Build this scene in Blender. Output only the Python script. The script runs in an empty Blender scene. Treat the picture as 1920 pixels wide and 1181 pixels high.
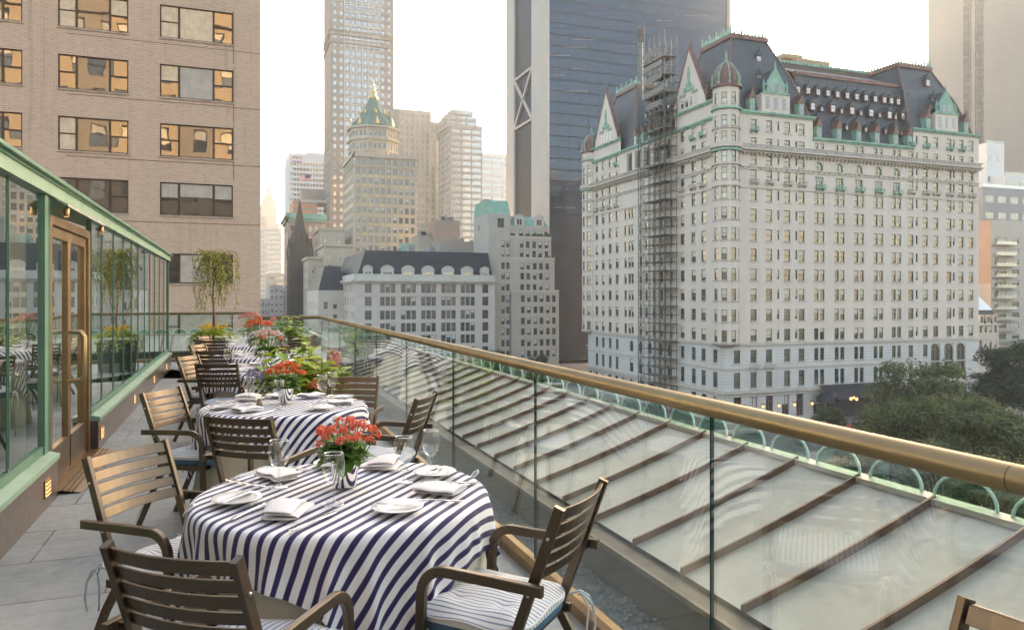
import bpy, math, random
from mathutils import Vector, Matrix
R = math.radians
S = bpy.context.scene
COL = S.collection
EYE = 1.5
TH = math.atan(520 / 1397); CT = math.cos(TH); ST = math.sin(TH)
GZ = -22.5                                   # street level (the terrace floor is z = 0)


# ---- photograph measurements -> world coordinates on a known plane
def xon(px, Y):                              # X of the vertical plane Y at picture column px
    r = (px - 960) / 1397
    return Y * (ST + r * CT) / (CT - r * ST)


def yon(px, X):
    r = (px - 960) / 1397
    return X * (CT - r * ST) / (ST + r * CT)


def zon(py, X, Y):
    return EYE + (557 - py) * (X * ST + Y * CT) / 1397


def lerp(a, b, t): return a + (b - a) * t


# ---- things, parts, tags
def tag(o, label=None, cat=None, group=None, kind=None):
    if label: o['label'] = label
    if cat: o['category'] = cat
    if group: o['group'] = group
    if kind: o['kind'] = kind
    return o


def thing(name, label, cat, loc=(0, 0, 0), rz=0.0, group=None):
    o = bpy.data.objects.new(name, None)
    COL.objects.link(o)
    o.empty_display_size = .1
    o.location = loc; o.rotation_euler = (0, 0, rz)
    return tag(o, label, cat, group)


def copy_tree(o, parent=None):
    c = o.copy(); COL.objects.link(c)
    if parent is not None: c.parent = parent
    for ch in list(o.children): copy_tree(ch, c)
    return c


def root_loc(o):
    while o.parent is not None: o = o.parent
    return Vector(o.location)


class MB:
    """collects geometry and links it as one mesh object"""
    def __init__(self): self.v = []; self.f = []; self.m = []; self.uv = {}; self.s = []

    def add(self, vs, fs, mi=0, smooth=False):
        n = len(self.v); self.v += [tuple(p) for p in vs]
        for f in fs:
            self.f.append(tuple(i + n for i in f)); self.m.append(mi); self.s.append(smooth)
        return n

    def quad(self, a, b, c, d, mi=0): self.add((a, b, c, d), ((0, 1, 2, 3),), mi)

    def box(self, x0, x1, y0, y1, z0, z1, mi=0, M=None):
        vs = [(x, y, z) for z in (z0, z1) for y in (y0, y1) for x in (x0, x1)]
        if M is not None: vs = [M @ Vector(p) for p in vs]
        self.add(vs, ((0, 2, 3, 1), (4, 5, 7, 6), (0, 1, 5, 4), (1, 3, 7, 5), (3, 2, 6, 7), (2, 0, 4, 6)), mi)

    def prism(self, poly, z0, z1, mi=0, M=None, cap=True):
        n = len(poly)
        vs = [(p[0], p[1], z0) for p in poly] + [(p[0], p[1], z1) for p in poly]
        if M is not None: vs = [M @ Vector(p) for p in vs]
        fs = [(i, (i + 1) % n, n + (i + 1) % n, n + i) for i in range(n)]
        if cap: fs += [tuple(range(n - 1, -1, -1)), tuple(range(n, 2 * n))]
        self.add(vs, fs, mi)

    def frustum(self, a, b, mi=0, cap=True):
        """a, b: rings of the same length"""
        n = len(a)
        fs = [(i, (i + 1) % n, n + (i + 1) % n, n + i) for i in range(n)]
        if cap: fs += [tuple(range(n - 1, -1, -1)), tuple(range(n, 2 * n))]
        self.add(list(a) + list(b), fs, mi)

    def lathe(self, prof, n=24, c=(0, 0, 0), mi=0, smooth=True, a0=0, a1=2 * math.pi):
        full = abs(a1 - a0 - 2 * math.pi) < 1e-6
        k = n if full else n + 1
        vs = []
        for r, z in prof:
            for i in range(k):
                a = a0 + (a1 - a0) * i / n
                vs.append((c[0] + r * math.cos(a), c[1] + r * math.sin(a), c[2] + z))
        fs = []
        for j in range(len(prof) - 1):
            for i in range(n):
                i2 = (i + 1) % k
                fs.append((j * k + i, j * k + i2, (j + 1) * k + i2, (j + 1) * k + i))
        self.add(vs, fs, mi, smooth)

    def tube(self, pts, r, n=8, mi=0, smooth=True, rect=None, up=None):
        """sweep a circle (or rect=(w,h)) along pts; r number or list"""
        pts = [Vector(p) for p in pts]; vs = []; k = len(pts)
        if rect: n = 4
        prev = None
        for i, p in enumerate(pts):
            d = (pts[min(i + 1, k - 1)] - pts[max(i - 1, 0)]).normalized()
            u = Vector(up) if up else (Vector((0, 0, 1)) if abs(d.z) < .95 else Vector((1, 0, 0)))
            if prev is not None and not up: u = prev
            a = d.cross(u).normalized(); b = a.cross(d).normalized(); prev = b
            rr = r[i] if isinstance(r, (list, tuple)) else r
            if rect:
                w, h = rect[0] / 2, rect[1] / 2
                for s, t in ((-1, -1), (1, -1), (1, 1), (-1, 1)): vs.append(p + a * s * w + b * t * h)
            else:
                for j in range(n):
                    q = 2 * math.pi * j / n
                    vs.append(p + (a * math.cos(q) + b * math.sin(q)) * rr)
        fs = [(i * n + j, i * n + (j + 1) % n, (i + 1) * n + (j + 1) % n, (i + 1) * n + j) for i in range(k - 1) for j in range(n)]
        self.add(vs, fs, mi, smooth and not rect)
        self.add(vs[:n], (tuple(range(n - 1, -1, -1)),), mi); self.add(vs[-n:], (tuple(range(n)),), mi)

    def sphere(self, c, r, n=10, m=6, mi=0, sc=(1, 1, 1), smooth=True):
        self.add([(c[0], c[1], c[2] - r * sc[2])] +
                 [(c[0] + r * sc[0] * math.sin(math.pi * j / m) * math.cos(2 * math.pi * i / n), c[1] + r * sc[1] * math.sin(math.pi * j / m) * math.sin(2 * math.pi * i / n), c[2] - r * sc[2] * math.cos(math.pi * j / m)) for j in range(1, m) for i in range(n)] +
                 [(c[0], c[1], c[2] + r * sc[2])],
                 [(0, 1 + (i + 1) % n, 1 + i) for i in range(n)] +
                 [(1 + j * n + i, 1 + j * n + (i + 1) % n, 1 + (j + 1) * n + (i + 1) % n, 1 + (j + 1) * n + i) for j in range(m - 2) for i in range(n)] +
                 [(1 + (m - 2) * n + i, 1 + (m - 2) * n + (i + 1) % n, 1 + (m - 1) * n) for i in range(n)], mi, smooth)

    def mesh(self, name, mats, org=(0, 0, 0)):
        me = bpy.data.meshes.new(name)
        ox, oy, oz = org
        me.from_pydata([(x - ox, y - oy, z - oz) for x, y, z in self.v], [], self.f)
        for m in (mats if isinstance(mats, (list, tuple)) else [mats]): me.materials.append(m)
        me.polygons.foreach_set('material_index', self.m)
        me.polygons.foreach_set('use_smooth', self.s)
        me.update()
        return me

    def build(self, name, mats, parent=None, local=False, bevel=0, seg=2, sub=0):
        """world=True verts are world coordinates and are moved into the root's frame"""
        org = (0, 0, 0)
        if parent is not None and not local: org = root_loc(parent)
        me = self.mesh(name, mats, org)
        return link(name, me, parent, bevel, seg, sub)


def link(name, me, parent=None, bevel=0, seg=2, sub=0):
    o = bpy.data.objects.new(name, me); COL.objects.link(o)
    if parent is not None: o.parent = parent
    if bevel:
        b = o.modifiers.new('bevel', 'BEVEL'); b.width = bevel; b.segments = seg; b.limit_method = 'ANGLE'; b.angle_limit = R(40)
    if sub:
        b = o.modifiers.new('sub', 'SUBSURF'); b.levels = sub; b.render_levels = sub
    return o


# ---- materials
class NT:
    def __init__(self, name):
        self.mat = bpy.data.materials.new(name); self.mat.use_nodes = True
        self.t = self.mat.node_tree; self.n = self.t.nodes; self.l = self.t.links
        self.n.clear()
        self.out = self.n.new('ShaderNodeOutputMaterial')

    def node(self, kind, **kw):
        x = self.n.new('ShaderNode' + kind)
        for k, v in kw.items():
            if k.startswith('_'): setattr(x, k[1:], v)
            else:
                key = int(k[1:]) if k[0] == 'i' and k[1:].isdigit() else k.replace('__', ' ')
                s = x.inputs[key]
                if isinstance(v, bpy.types.NodeSocket): self.l.new(v, s)
                else: s.default_value = v
        return x

    def surf(self, sock): self.l.new(sock, self.out.inputs['Surface']); return self.mat

    def coord(self, which='Object'): return self.n.new('ShaderNodeTexCoord').outputs[which]

    def mapping(self, vec, scale=(1, 1, 1), rot=(0, 0, 0), loc=(0, 0, 0)):
        return self.node('Mapping', Vector=vec, Scale=scale, Rotation=rot, Location=loc).outputs[0]

    def noise(self, vec, scale, detail=4, rough=.55, out='Fac'):
        return self.node('TexNoise', Vector=vec, Scale=scale, Detail=detail, Roughness=rough).outputs[out]

    def ramp(self, fac, *stops, interp='LINEAR'):
        x = self.n.new('ShaderNodeValToRGB'); self.l.new(fac, x.inputs[0])
        e = x.color_ramp.elements; x.color_ramp.interpolation = interp
        while len(e) < len(stops): e.new(.5)
        for q, (p, c) in zip(e, stops):
            q.position = p; q.color = c4(c)
        return x.outputs[0]

    def mix(self, fac, a, b, mode='MIX'):
        x = self.n.new('ShaderNodeMix'); x.data_type = 'RGBA'; x.blend_type = mode
        for s, v in ((x.inputs[0], fac), (x.inputs[6], a), (x.inputs[7], b)):
            if isinstance(v, bpy.types.NodeSocket): self.l.new(v, s)
            else: s.default_value = v if not isinstance(v, (tuple, list)) else c4(v)
        return x.outputs[2]

    def math(self, op, a, b=0.0):
        x = self.n.new('ShaderNodeMath'); x.operation = op
        for s, v in ((x.inputs[0], a), (x.inputs[1], b)):
            if isinstance(v, bpy.types.NodeSocket): self.l.new(v, s)
            else: s.default_value = v
        return x.outputs[0]

    def bump(self, h, strength=.3, dist=.02):
        return self.node('Bump', Height=h, Strength=strength, Distance=dist).outputs[0]

    def bsdf(self, col, rough=.6, metal=0.0, **kw):
        x = self.n.new('ShaderNodeBsdfPrincipled')
        for k, v in (('Base Color', col), ('Roughness', rough), ('Metallic', metal), *[(k.replace('__', ' '), v) for k, v in kw.items()]):
            s = x.inputs[k]
            if isinstance(v, bpy.types.NodeSocket): self.l.new(v, s)
            elif isinstance(v, (tuple, list)) and k != 'Normal': s.default_value = c4(v)
            else: s.default_value = v
        return x.outputs[0]


def c4(c): return (c[0], c[1], c[2], 1.0) if len(c) == 3 else tuple(c)


def plain(name, col, rough=.6, metal=0.0, var=.12, scale=3.0, bump=0.0, bscale=None, **kw):
    """a colour that wavers a little, with optional fine bump"""
    t = NT(name); co = t.coord()
    f = t.noise(co, scale, 5, .6)
    lo = tuple(max(0, x * (1 - var)) for x in col); hi = tuple(min(1, x * (1 + var)) for x in col)
    c = t.ramp(f, (.3, lo), (.7, hi))
    if bump:
        kw['Normal'] = t.bump(t.noise(co, bscale or scale * 12, 3), bump, .01)
    return t.surf(t.bsdf(c, rough, metal, **kw))


def emit(name, col, strength):
    t = NT(name); return t.surf(t.node('Emission', Color=c4(col), Strength=strength).outputs[0])


def facing_curve(t, base, power=5.0):
    """Schlick's curve, the same from either side of a pane"""
    f = t.node('LayerWeight', Blend=.5).outputs['Facing']
    return t.math('ADD', t.math('MULTIPLY', t.math('POWER', f, power), 1 - base), base)


def glass_sheet(name, tint, base=.05, rough=0.0, gloss=(1, 1, 1), wav=0.0, wscale=.8):
    """clear pane: lets light straight through, mirrors by angle"""
    t = NT(name); kw = {}
    if wav: kw['Normal'] = t.bump(t.noise(t.coord(), wscale, 2), wav, .1)
    tr = t.node('BsdfTransparent', Color=c4(tint)).outputs[0]
    gl = t.node('BsdfGlossy', Color=c4(gloss), Roughness=rough, **kw).outputs[0]
    return t.surf(t.node('MixShader', i0=facing_curve(t, base), i1=tr, i2=gl).outputs[0])


def window_glass(name, dark, refl=.35, tint=(.9, .9, .9), rough=.03, wav=.02, wscale=1.3):
    """pane of a window far off: dark room behind, mirror in front"""
    t = NT(name); kw = {}
    if wav: kw['Normal'] = t.bump(t.noise(t.coord(), wscale, 2), wav, .3)
    di = t.bsdf(dark, .6)
    gl = t.node('BsdfGlossy', Color=c4(tint), Roughness=rough, **kw).outputs[0]
    return t.surf(t.node('MixShader', i0=facing_curve(t, refl, 4.0), i1=di, i2=gl).outputs[0])


def stone(name, col, var=.12, streak=.15, scale=.25, rough=.85, course=0.0, cmix=.45):
    """weathered masonry: broad blotches, vertical streaks, optional courses"""
    t = NT(name); co = t.coord()
    a = t.noise(co, scale, 6, .6)
    lo = tuple(x * (1 - var) for x in col); hi = tuple(min(1, x * (1 + var * .7)) for x in col)
    c = t.ramp(a, (.3, lo), (.7, hi))
    b = t.noise(t.mapping(co, (1.1, 1.1, .06)), 1.0, 4, .6)
    c = t.mix(t.math('MULTIPLY', t.ramp(b, (.5, (0, 0, 0)), (.75, (1, 1, 1))), streak), c, tuple(x * .55 for x in col))
    kw = {}
    if course:
        z = t.node('SeparateXYZ', Vector=co).outputs[2]
        fr = t.math('FRACT', t.math('DIVIDE', z, course))
        ln = t.math('LESS_THAN', fr, .12)
        c = t.mix(t.math('MULTIPLY', ln, cmix), c, tuple(x * .4 for x in col))
    return t.surf(t.bsdf(c, rough, 0.0, **kw))


M = {}

# ---------------------------------------------------------------- facades with real openings
WIN = {}


def window_mesh(w, h, style, var, mats):
    """local: x 0..w, z 0..h, looks along -y. mats = (frame, glass, blind)"""
    key = (round(w, 2), round(h, 2), style, var, mats[0].name, mats[1].name, mats[2].name)
    if key in WIN: return WIN[key]
    rnd = random.Random(str(key))
    b = MB()
    fw = min(.1, w * .1)
    tx, tz = rnd.uniform(-.012, .012), rnd.uniform(-.010, .010)

    def pane(x0, x1, z0, z1, y, mi, tilt=True):
        dx = (x1 - x0) * tx if tilt else 0; dz = (z1 - z0) * tz if tilt else 0
        b.quad((x0, y, z0), (x1, y + dx, z0), (x1, y + dx + dz, z1), (x0, y + dz, z1), mi)
    # frame
    for x0, x1, z0, z1 in ((0, fw, 0, h), (w - fw, w, 0, h), (fw, w - fw, 0, fw), (fw, w - fw, h - fw, h)):
        b.box(x0, x1, -.06, .06, z0, z1, 0)
    bl = {0: 0, 1: 0, 2: .3, 3: .48, 4: .48, 5: .72, 6: 0, 7: 1.0}[var % 8]
    if style == 'sash':
        mz = h * .5
        b.box(fw, w - fw, -.05, .05, mz - .04, mz + .04, 0)
        pane(fw, w - fw, fw, mz - .04, .04, 1)
        pane(fw, w - fw, mz + .04, h - fw, .01, 1)
    elif style == 'slot':
        pane(fw, w - fw, fw, h - fw, .03, 1)
    elif style == 'casement':
        b.box(w / 2 - .05, w / 2 + .05, -.05, .05, fw, h - fw, 0)
        b.box(fw, w - fw, -.045, .045, h * .68 - .03, h * .68 + .03, 0)
        pane(fw, w / 2 - .05, fw, h - fw, .03, 1); pane(w / 2 + .05, w - fw, fw, h - fw, .03, 1)
    elif style == 'triple':
        for i in (1, 2): b.box(w * i / 3 - .05, w * i / 3 + .05, -.05, .05, fw, h - fw, 0)
        for i in range(3): pane(w * i / 3 + .05, w * (i + 1) / 3 - .05, fw, h - fw, .03, 1)
    elif style == 'arch':
        # a round-headed light in a square opening: the stone fills the corners
        n = 10; r = w / 2; zc = h - r
        pts = [(r - r * math.cos(math.pi * i / n), zc + r * math.sin(math.pi * i / n)) for i in range(n + 1)]
        for i in range(n):
            (xa, za), (xb, zb) = pts[i], pts[i + 1]
            b.quad((xa, -.22, za), (xb, -.22, zb), (xb, -.22, h), (xa, -.22, h), 2)
            b.quad((xa, -.22, za), (xb, -.22, zb), (xb, .1, zb), (xa, .1, za), 2)
            b.quad((xa, .03, za), (xb, .03, zb), (xb, .03, zc - .01), (xa, .03, zc - .01), 1)
        pane(fw, w - fw, fw, zc - .01, .03, 1)
        b.box(w / 2 - .06, w / 2 + .06, -.05, .025, fw, h - .05, 0); b.box(fw, w - fw, -.045, .02, zc - .1, zc, 0)
        bl = 0
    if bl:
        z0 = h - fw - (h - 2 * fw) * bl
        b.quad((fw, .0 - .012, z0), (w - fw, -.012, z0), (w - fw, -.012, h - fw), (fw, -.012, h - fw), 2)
    if len(mats) > 3 and style != 'slot': b.box(-.12, w + .12, -.36, -.07, -.2, -.005, 3)
    me = b.mesh('window', mats)
    WIN[key] = (me, b)
    return WIN[key]


class Facade:
    """plane through O (world), U along it, N outwards; z is world height"""
    def __init__(self, O, U, N):
        self.O = Vector(O); self.U = Vector(U).normalized(); self.N = Vector(N).normalized()
        self.rects = []; self.wins = []

    def p(self, u, z, n=0.0):
        q = self.O + self.U * u + self.N * n
        return (q.x, q.y, z)

    def hole(self, u, z, w, h, style='sash', depth=.28, win=True, var=None, mats=None):
        """u, z = centre"""
        self.rects.append((u - w / 2, u + w / 2, z - h / 2, z + h / 2, depth))
        if win: self.wins.append((u - w / 2, z - h / 2, w, h, style, depth, var, mats))

    def wall(self, mb, u0, u1, z0, z1, mi=0, skip=None):
        rects = [r for r in self.rects if r[0] > u0 - .01 and r[1] < u1 + .01 and r[2] >= z0 - .01 and r[3] <= z1 + .01]
        us = sorted({round(x, 3) for r in rects for x in r[:2]} | {u0, u1})
        zs = sorted({round(x, 3) for r in rects for x in r[2:4]} | {z0, z1})
        for za, zb in zip(zs, zs[1:]):
            if zb - za < 1e-4: continue
            zm = (za + zb) / 2
            row = [r for r in rects if r[2] < zm < r[3]]
            start = None
            for ua, ub in zip(us, us[1:]):
                um = (ua + ub) / 2
                full = not any(r[0] < um < r[1] for r in row)
                if full and start is None: start = ua
                if not full and start is not None:
                    mb.quad(self.p(start, za), self.p(ua, za), self.p(ua, zb), self.p(start, zb), mi); start = None
            if start is not None: mb.quad(self.p(start, za), self.p(us[-1], za), self.p(us[-1], zb), self.p(start, zb), mi)
        for a, b, c, d, dp in rects:
            for (ua, za), (ub, zb) in (((a, c), (b, c)), ((b, c), (b, d)), ((b, d), (a, d)), ((a, d), (a, c))):
                mb.quad(self.p(ua, za), self.p(ub, zb), self.p(ub, zb, -dp), self.p(ua, za, -dp), mi)

    def bar(self, mb, u0, u1, z0, z1, n0, n1, mi=0):
        c = [self.p(u, z, n) for z in (z0, z1) for n in (n0, n1) for u in (u0, u1)]
        mb.add(c, ((0, 2, 3, 1), (4, 5, 7, 6), (0, 1, 5, 4), (1, 3, 7, 5), (3, 2, 6, 7), (2, 0, 4, 6)), mi)

    def matrix(self, u, z, n):
        q = self.p(u, z, n)
        return Matrix(((self.U.x, -self.N.x, 0, q[0]), (self.U.y, -self.N.y, 0, q[1]), (0, 0, 1, q[2]), (0, 0, 0, 1)))


CAM = Vector((0, 0, EYE))


def photo_px(q):
    d = q[0] * ST + q[1] * CT
    if d < .1: return None
    return 960 + 1397 * (q[0] * CT - q[1] * ST) / d, 557 - 1397 * (q[2] - EYE) / d


def put_windows(root, facades, mats, seed=1, most=100, weights=(0, 1, 2, 3, 4, 5, 6), name='window'):
    """the panes that show largest become parts, the rest one mesh"""
    rnd = random.Random(seed); items = []
    for f in facades:
        for (u, z, w, h, st, dp, var, mm) in f.wins:
            v = rnd.choice(weights) if var is None else var
            q = f.p(u + w / 2, z + h / 2)
            px = photo_px(q)
            seen = px is not None and -10 < px[0] < 1930 and -10 < px[1] < 1000
            facing = (CAM - Vector(q)).normalized().dot(f.N)
            d = (CAM - Vector(q)).length
            size = w * h * max(facing, .01) / d ** 2
            items.append((0 if seen else 1, -size, f, u, z, w, h, st, dp, v, mm))
    items.sort(key=lambda t: t[:2])
    org = root_loc(root); rest = {}
    for k, (_, _, f, u, z, w, h, st, dp, v, mm) in enumerate(items):
        mt = mm or mats
        me, src = window_mesh(w, h, st, v, mt)
        mtx = f.matrix(u, z, -dp + .08)
        if k < most:
            o = link(name, me, root)
            mtx = Matrix.Translation(-org) @ mtx
            o.matrix_local = mtx
        else:
            b = rest.setdefault(tuple(x.name for x in mt), (MB(), mt))[0]
            n = len(b.v); b.v += [tuple(mtx @ Vector(p)) for p in src.v]
            b.f += [tuple(i + n for i in fc) for fc in src.f]; b.m += src.m; b.s += src.s
    for k, (b, mt) in rest.items():
        o = b.build('window_rows', list(mt), root); o['kind'] = 'stuff'


def front_side(X0, X1, Y0, Y1):
    """the two faces of a block that the terrace sees: front (-Y) and left side (-X)"""
    return Facade((X0, Y0, 0), (1, 0, 0), (0, -1, 0)), Facade((X0, Y0, 0), (0, 1, 0), (-1, 0, 0))


def shell(mb, X0, X1, Y0, Y1, z0, z1, mi=0, faces='rbt'):
    """the faces a Facade does not make: r = +X, b = +Y, t = top"""
    if 'r' in faces: mb.quad((X1, Y0, z0), (X1, Y1, z0), (X1, Y1, z1), (X1, Y0, z1), mi)
    if 'b' in faces: mb.quad((X1, Y1, z0), (X0, Y1, z0), (X0, Y1, z1), (X1, Y1, z1), mi)
    if 'f' in faces: mb.quad((X0, Y0, z0), (X1, Y0, z0), (X1, Y0, z1), (X0, Y0, z1), mi)
    if 'l' in faces: mb.quad((X0, Y1, z0), (X0, Y0, z0), (X0, Y0, z1), (X0, Y1, z1), mi)
    if 't' in faces: mb.quad((X0, Y0, z1), (X1, Y0, z1), (X1, Y1, z1), (X0, Y1, z1), mi)


def frange(a, b, n): return [a + (b - a) * i / (n - 1) for i in range(n)] if n > 1 else [(a + b) / 2]

# ---------------------------------------------------------------- materials of the terrace
def slate():
    t = NT('slate_paving'); co = t.coord()
    v = t.mapping(co, (1, 1, 1), loc=(.62, .14, 0))
    bk = t.node('TexBrick', Vector=v, Color1=c4((.25, .265, .262)), Color2=c4((.33, .345, .338)), Mortar=c4((.06, .06, .06)), Scale=1.0, Mortar__Size=.006, Mortar__Smooth=.2, Bias=0.0, Brick__Width=.93, Row__Height=.63, _offset=.5)
    n = t.noise(co, 2.2, 6, .65); n2 = t.noise(co, 14, 4, .6)
    c = t.mix(t.math('MULTIPLY', t.ramp(n, (.42, (0, 0, 0)), (.62, (1, 1, 1))), .40), bk.outputs['Color'], (.40, .41, .40))
    c = t.mix(t.math('MULTIPLY', t.ramp(n2, (.5, (0, 0, 0)), (.7, (1, 1, 1))), .2), c, (.17, .175, .175))
    h = t.math('ADD', t.math('MULTIPLY', bk.outputs['Fac'], -1.0), t.math('MULTIPLY', n2, .35))
    return t.surf(t.bsdf(c, t.ramp(n2, (.3, (.38,) * 3), (.7, (.6,) * 3)), 0.0, Normal=t.bump(h, .35, .006)))


def roof_metal():
    t = NT('roof_sheet'); co = t.coord()
    n = t.noise(t.mapping(co, (1.5, .6, 1.5)), 2.0, 6, .6); n2 = t.noise(co, 26, 3)
    c = t.ramp(n, (.3, (.385, .375, .325)), (.7, (.475, .465, .405)))
    c = t.mix(t.math('MULTIPLY', t.ramp(n2, (.55, (0, 0, 0)), (.75, (1, 1, 1))), .3), c, (.34, .31, .25))
    st = t.noise(t.mapping(co, (.9, 7, .9)), 1.0, 4, .6)
    c = t.mix(t.math('MULTIPLY', t.ramp(st, (.48, (0, 0, 0)), (.72, (1, 1, 1))), .35), c, (.36, .315, .235))
    return t.surf(t.bsdf(c, t.ramp(n2, (.3, (.38,) * 3), (.7, (.6,) * 3)), 0.0, Normal=t.bump(n, .15, .03)))


M['slate'] = slate(); M['roof'] = roof_metal()
M['copper_seam'] = plain('brown_copper', (.20, .125, .085), .5, .35, .35, 6)
M['kerb'] = plain('kerb_metal', (.082, .060, .042), .65, .0, .2, 3)
M['lip'] = plain('pale_lip_metal', (.17, .135, .10), .6, .1, .2, 3)
M['cap'] = plain('pale_cap_metal', (.50, .46, .37), .5, .1, .2, 2)
M['gravel'] = plain('blue_grey_gravel', (.17, .19, .20), .9, 0, .6, 40)
M['brass'] = plain('satin_brass', (.32, .235, .125), .47, .86, .12, 3)
M['bronze'] = plain('door_bronze', (.36, .235, .12), .35, .8, .2, 4)
M['bronze_dark'] = plain('dark_bronze', (.13, .085, .05), .4, .6, .2, 4)
M['rail_glass'] = glass_sheet('railing_glass', (.93, .965, .945), .075)
M['glass_edge'] = plain('green_glass_edge', (.02, .05, .04), .2)
M['house_glass'] = glass_sheet('greenhouse_glass', (.86, .95, .90), .46, wav=.005)
M['green'] = plain('green_paint', (.145, .255, .17), .42, 0, .12, 5)
M['green_pale'] = plain('pale_green_paint', (.31, .43, .30), .45, 0, .14, 4)
M['green_dark'] = plain('dark_green_paint', (.045, .12, .075), .4, 0, .15, 4)
M['granite'] = plain('polished_brown_granite', (.125, .085, .062), .28, 0, .3, 18)
M['scallop'] = glass_sheet('green_scallop_glass', (.40, .66, .56), .06, .15, (.8, 1, .92))
M['scallop_rim'] = plain('mint_glass_edge', (.50, .78, .66), .25, 0, .15, 8)
M['lamp_warm'] = emit('warm_lamp', (1.0, .60, .24), .32)
M['copper_lamp'] = plain('copper_lamp', (.5, .28, .14), .35, .8)
M['interior'] = plain('greenhouse_interior', (.50, .55, .47), .8, 0, .3, 1)

# ---------------------------------------------------------------- floor, gravel
PATH = [(1.54, -5.0), (1.54, 14.5), (.41, 14.5), (.41, 19.0), (-7.0, 19.0)]


def off(o): return [(1.54 + o, -5.0), (1.54 + o, 14.5 + o), (.41 + o, 14.5 + o), (.41 + o, 19.0 + o), (-7.0, 19.0 + o)]


def sweep(mb, prof, mi=0, legs=None):
    for (o0, z0), (o1, z1) in zip(prof, prof[1:]):
        a, b = off(o0), off(o1)
        for i in range(len(a) - 1):
            if legs and i not in legs: continue
            mb.quad((*a[i], z0), (*a[i + 1], z0), (*b[i + 1], z1), (*b[i], z1), mi)


fl = MB()
fl.add([(-1.45, -5, 0), (1.53, -5, 0), (1.53, 14.49, 0), (.40, 14.49, 0), (.40, 18.99, 0), (-7, 18.99, 0), (-7, 17.3, 0), (-1.45, 17.3, 0)], ((0, 1, 2, 3), (0, 3, 6, 7), (3, 4, 5, 6)))
tag(fl.build('terrace_floor', M['slate']), 'grey slate paving of the roof terrace', 'floor', kind='structure')

gv = MB(); rnd = random.Random(4)
sweep(gv, [(-.01, -.012), (.31, -.012)])
ico = [(0, 0, 1), (.94, 0, .2), (.29, .9, .2), (-.76, .55, .2), (-.76, -.55, .2), (.29, -.9, .2), (0, 0, -.3)]
icf = [(0, 1, 2), (0, 2, 3), (0, 3, 4), (0, 4, 5), (0, 5, 1), (6, 2, 1), (6, 3, 2), (6, 4, 3), (6, 5, 4), (6, 1, 5)]
for k in range(5200):
    y = .9 + 13 * (rnd.random() ** 2.0); x = 1.58 + .255 * rnd.random()
    s = rnd.uniform(.008, .017); a = rnd.uniform(0, 6.28); tz = rnd.uniform(.5, 1.0)
    gv.add([(x + s * (p[0] * math.cos(a) - p[1] * math.sin(a)) * rnd.uniform(.8, 1.3), y + s * (p[0] * math.sin(a) + p[1] * math.cos(a)), .0 + s * p[2] * tz) for p in ico], icf, 0)
tag(gv.build('gravel', M['gravel']), 'strip of loose blue grey gravel behind the glass railing', 'gravel', kind='stuff')

# ---------------------------------------------------------------- the seamed roof outside the railing
roof = thing('seamed_roof', 'sloping beige sheet metal roof with brown standing seams outside the glass railing', 'roof', (1.84, 2, 0))
PROF = [(.41 + 1.07 * k / 12, .205 + .351 * (.84 * k / 12 + .16 * (k / 12) ** 2)) for k in range(13)]
b = MB(); sweep(b, PROF); b.build('roof_sheet', M['roof'], roof)
b = MB(); sweep(b, [(.30, -.05), (.30, .195), (.41, .195), (.41, .215)]); b.build('kerb', M['kerb'], roof)
b = MB(); sweep(b, [(.288, .172), (.288, .198), (.306, .200), (.306, .194)]); b.build('kerb_lip', M['lip'], roof)
b = MB(); sweep(b, [(1.45, .55), (1.45, .578), (1.53, .582), (1.53, .48)]); b.build('ridge_cap', M['cap'], roof)
b = MB(); sweep(b, [(1.53, .48), (1.58, -.8), (1.68, -.9), (1.60, -1.2), (1.60, -2.2)]); b.build('outer_fascia', M['copper_seam'], roof)


def seam(leg, c):
    b = MB(); vs = []
    for o, z in PROF:
        for s, h in ((-.009, .0), (-.006, .036), (.006, .036), (.009, .0)):
            vs.append((1.54 + o, c + s, z + h) if leg == 'right' else ((c + s, 14.5 + o, z + h) if leg == 'end' else ((.41 + o, c + s, z + h) if leg == 'back' else (c + s, 19.0 + o, z + h))))
    k = len(PROF)
    b.add(vs, [(i * 4 + j, i * 4 + j + 1, (i + 1) * 4 + j + 1, (i + 1) * 4 + j) for i in range(k - 1) for j in range(3)] + [(0, 1, 2, 3)])
    b.build('seam', M['copper_seam'], roof)


for i in range(-11, 27): seam('right', 2.535 + i * .445)
for i in range(3): seam('end', .72 + .445 * i + 1.2)
for i in range(7): seam('back', 16.2 + .445 * i)
for i in range(14): seam('far', .35 - .445 * i)

# glass scallops along the ridge
cr = thing('scallop_cresting', 'row of half round green glass scallops along the roof edge', 'cresting', (3.05, 2, .6))


def scallop(p, ang):
    """a bowed half disc standing on the cap; its flat base along the cap"""
    r = .158; n = 14; c, s = math.cos(ang), math.sin(ang)
    def P(x, y, z): return (p[0] + x * c - y * s, p[1] + x * s + y * c, p[2] + z)
    def sh(a, q):                                    # q 0 centre .. 1 rim
        x = -r * math.cos(a) * q; z = r * .76 * math.sin(a) * q
        return P(x, -.10 * z, z)
    b = MB(); vs = [sh(0, 0)]
    rings = (.4, .75, .94)
    for q in rings: vs += [sh(math.pi * i / n, q) for i in range(n + 1)]
    fs = [(0, 1 + i, 2 + i) for i in range(n)]
    for k in range(len(rings) - 1):
        fs += [(1 + k * (n + 1) + i, 2 + k * (n + 1) + i, 2 + (k + 1) * (n + 1) + i, 1 + (k + 1) * (n + 1) + i) for i in range(n)]
    b.add(vs, fs, 0, True)
    b.tube([sh(math.pi * i / n, .97) for i in range(n + 1)], .0085, 6, 1)
    b.build('scallop', [M['scallop'], M['scallop_rim']], cr)


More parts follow.
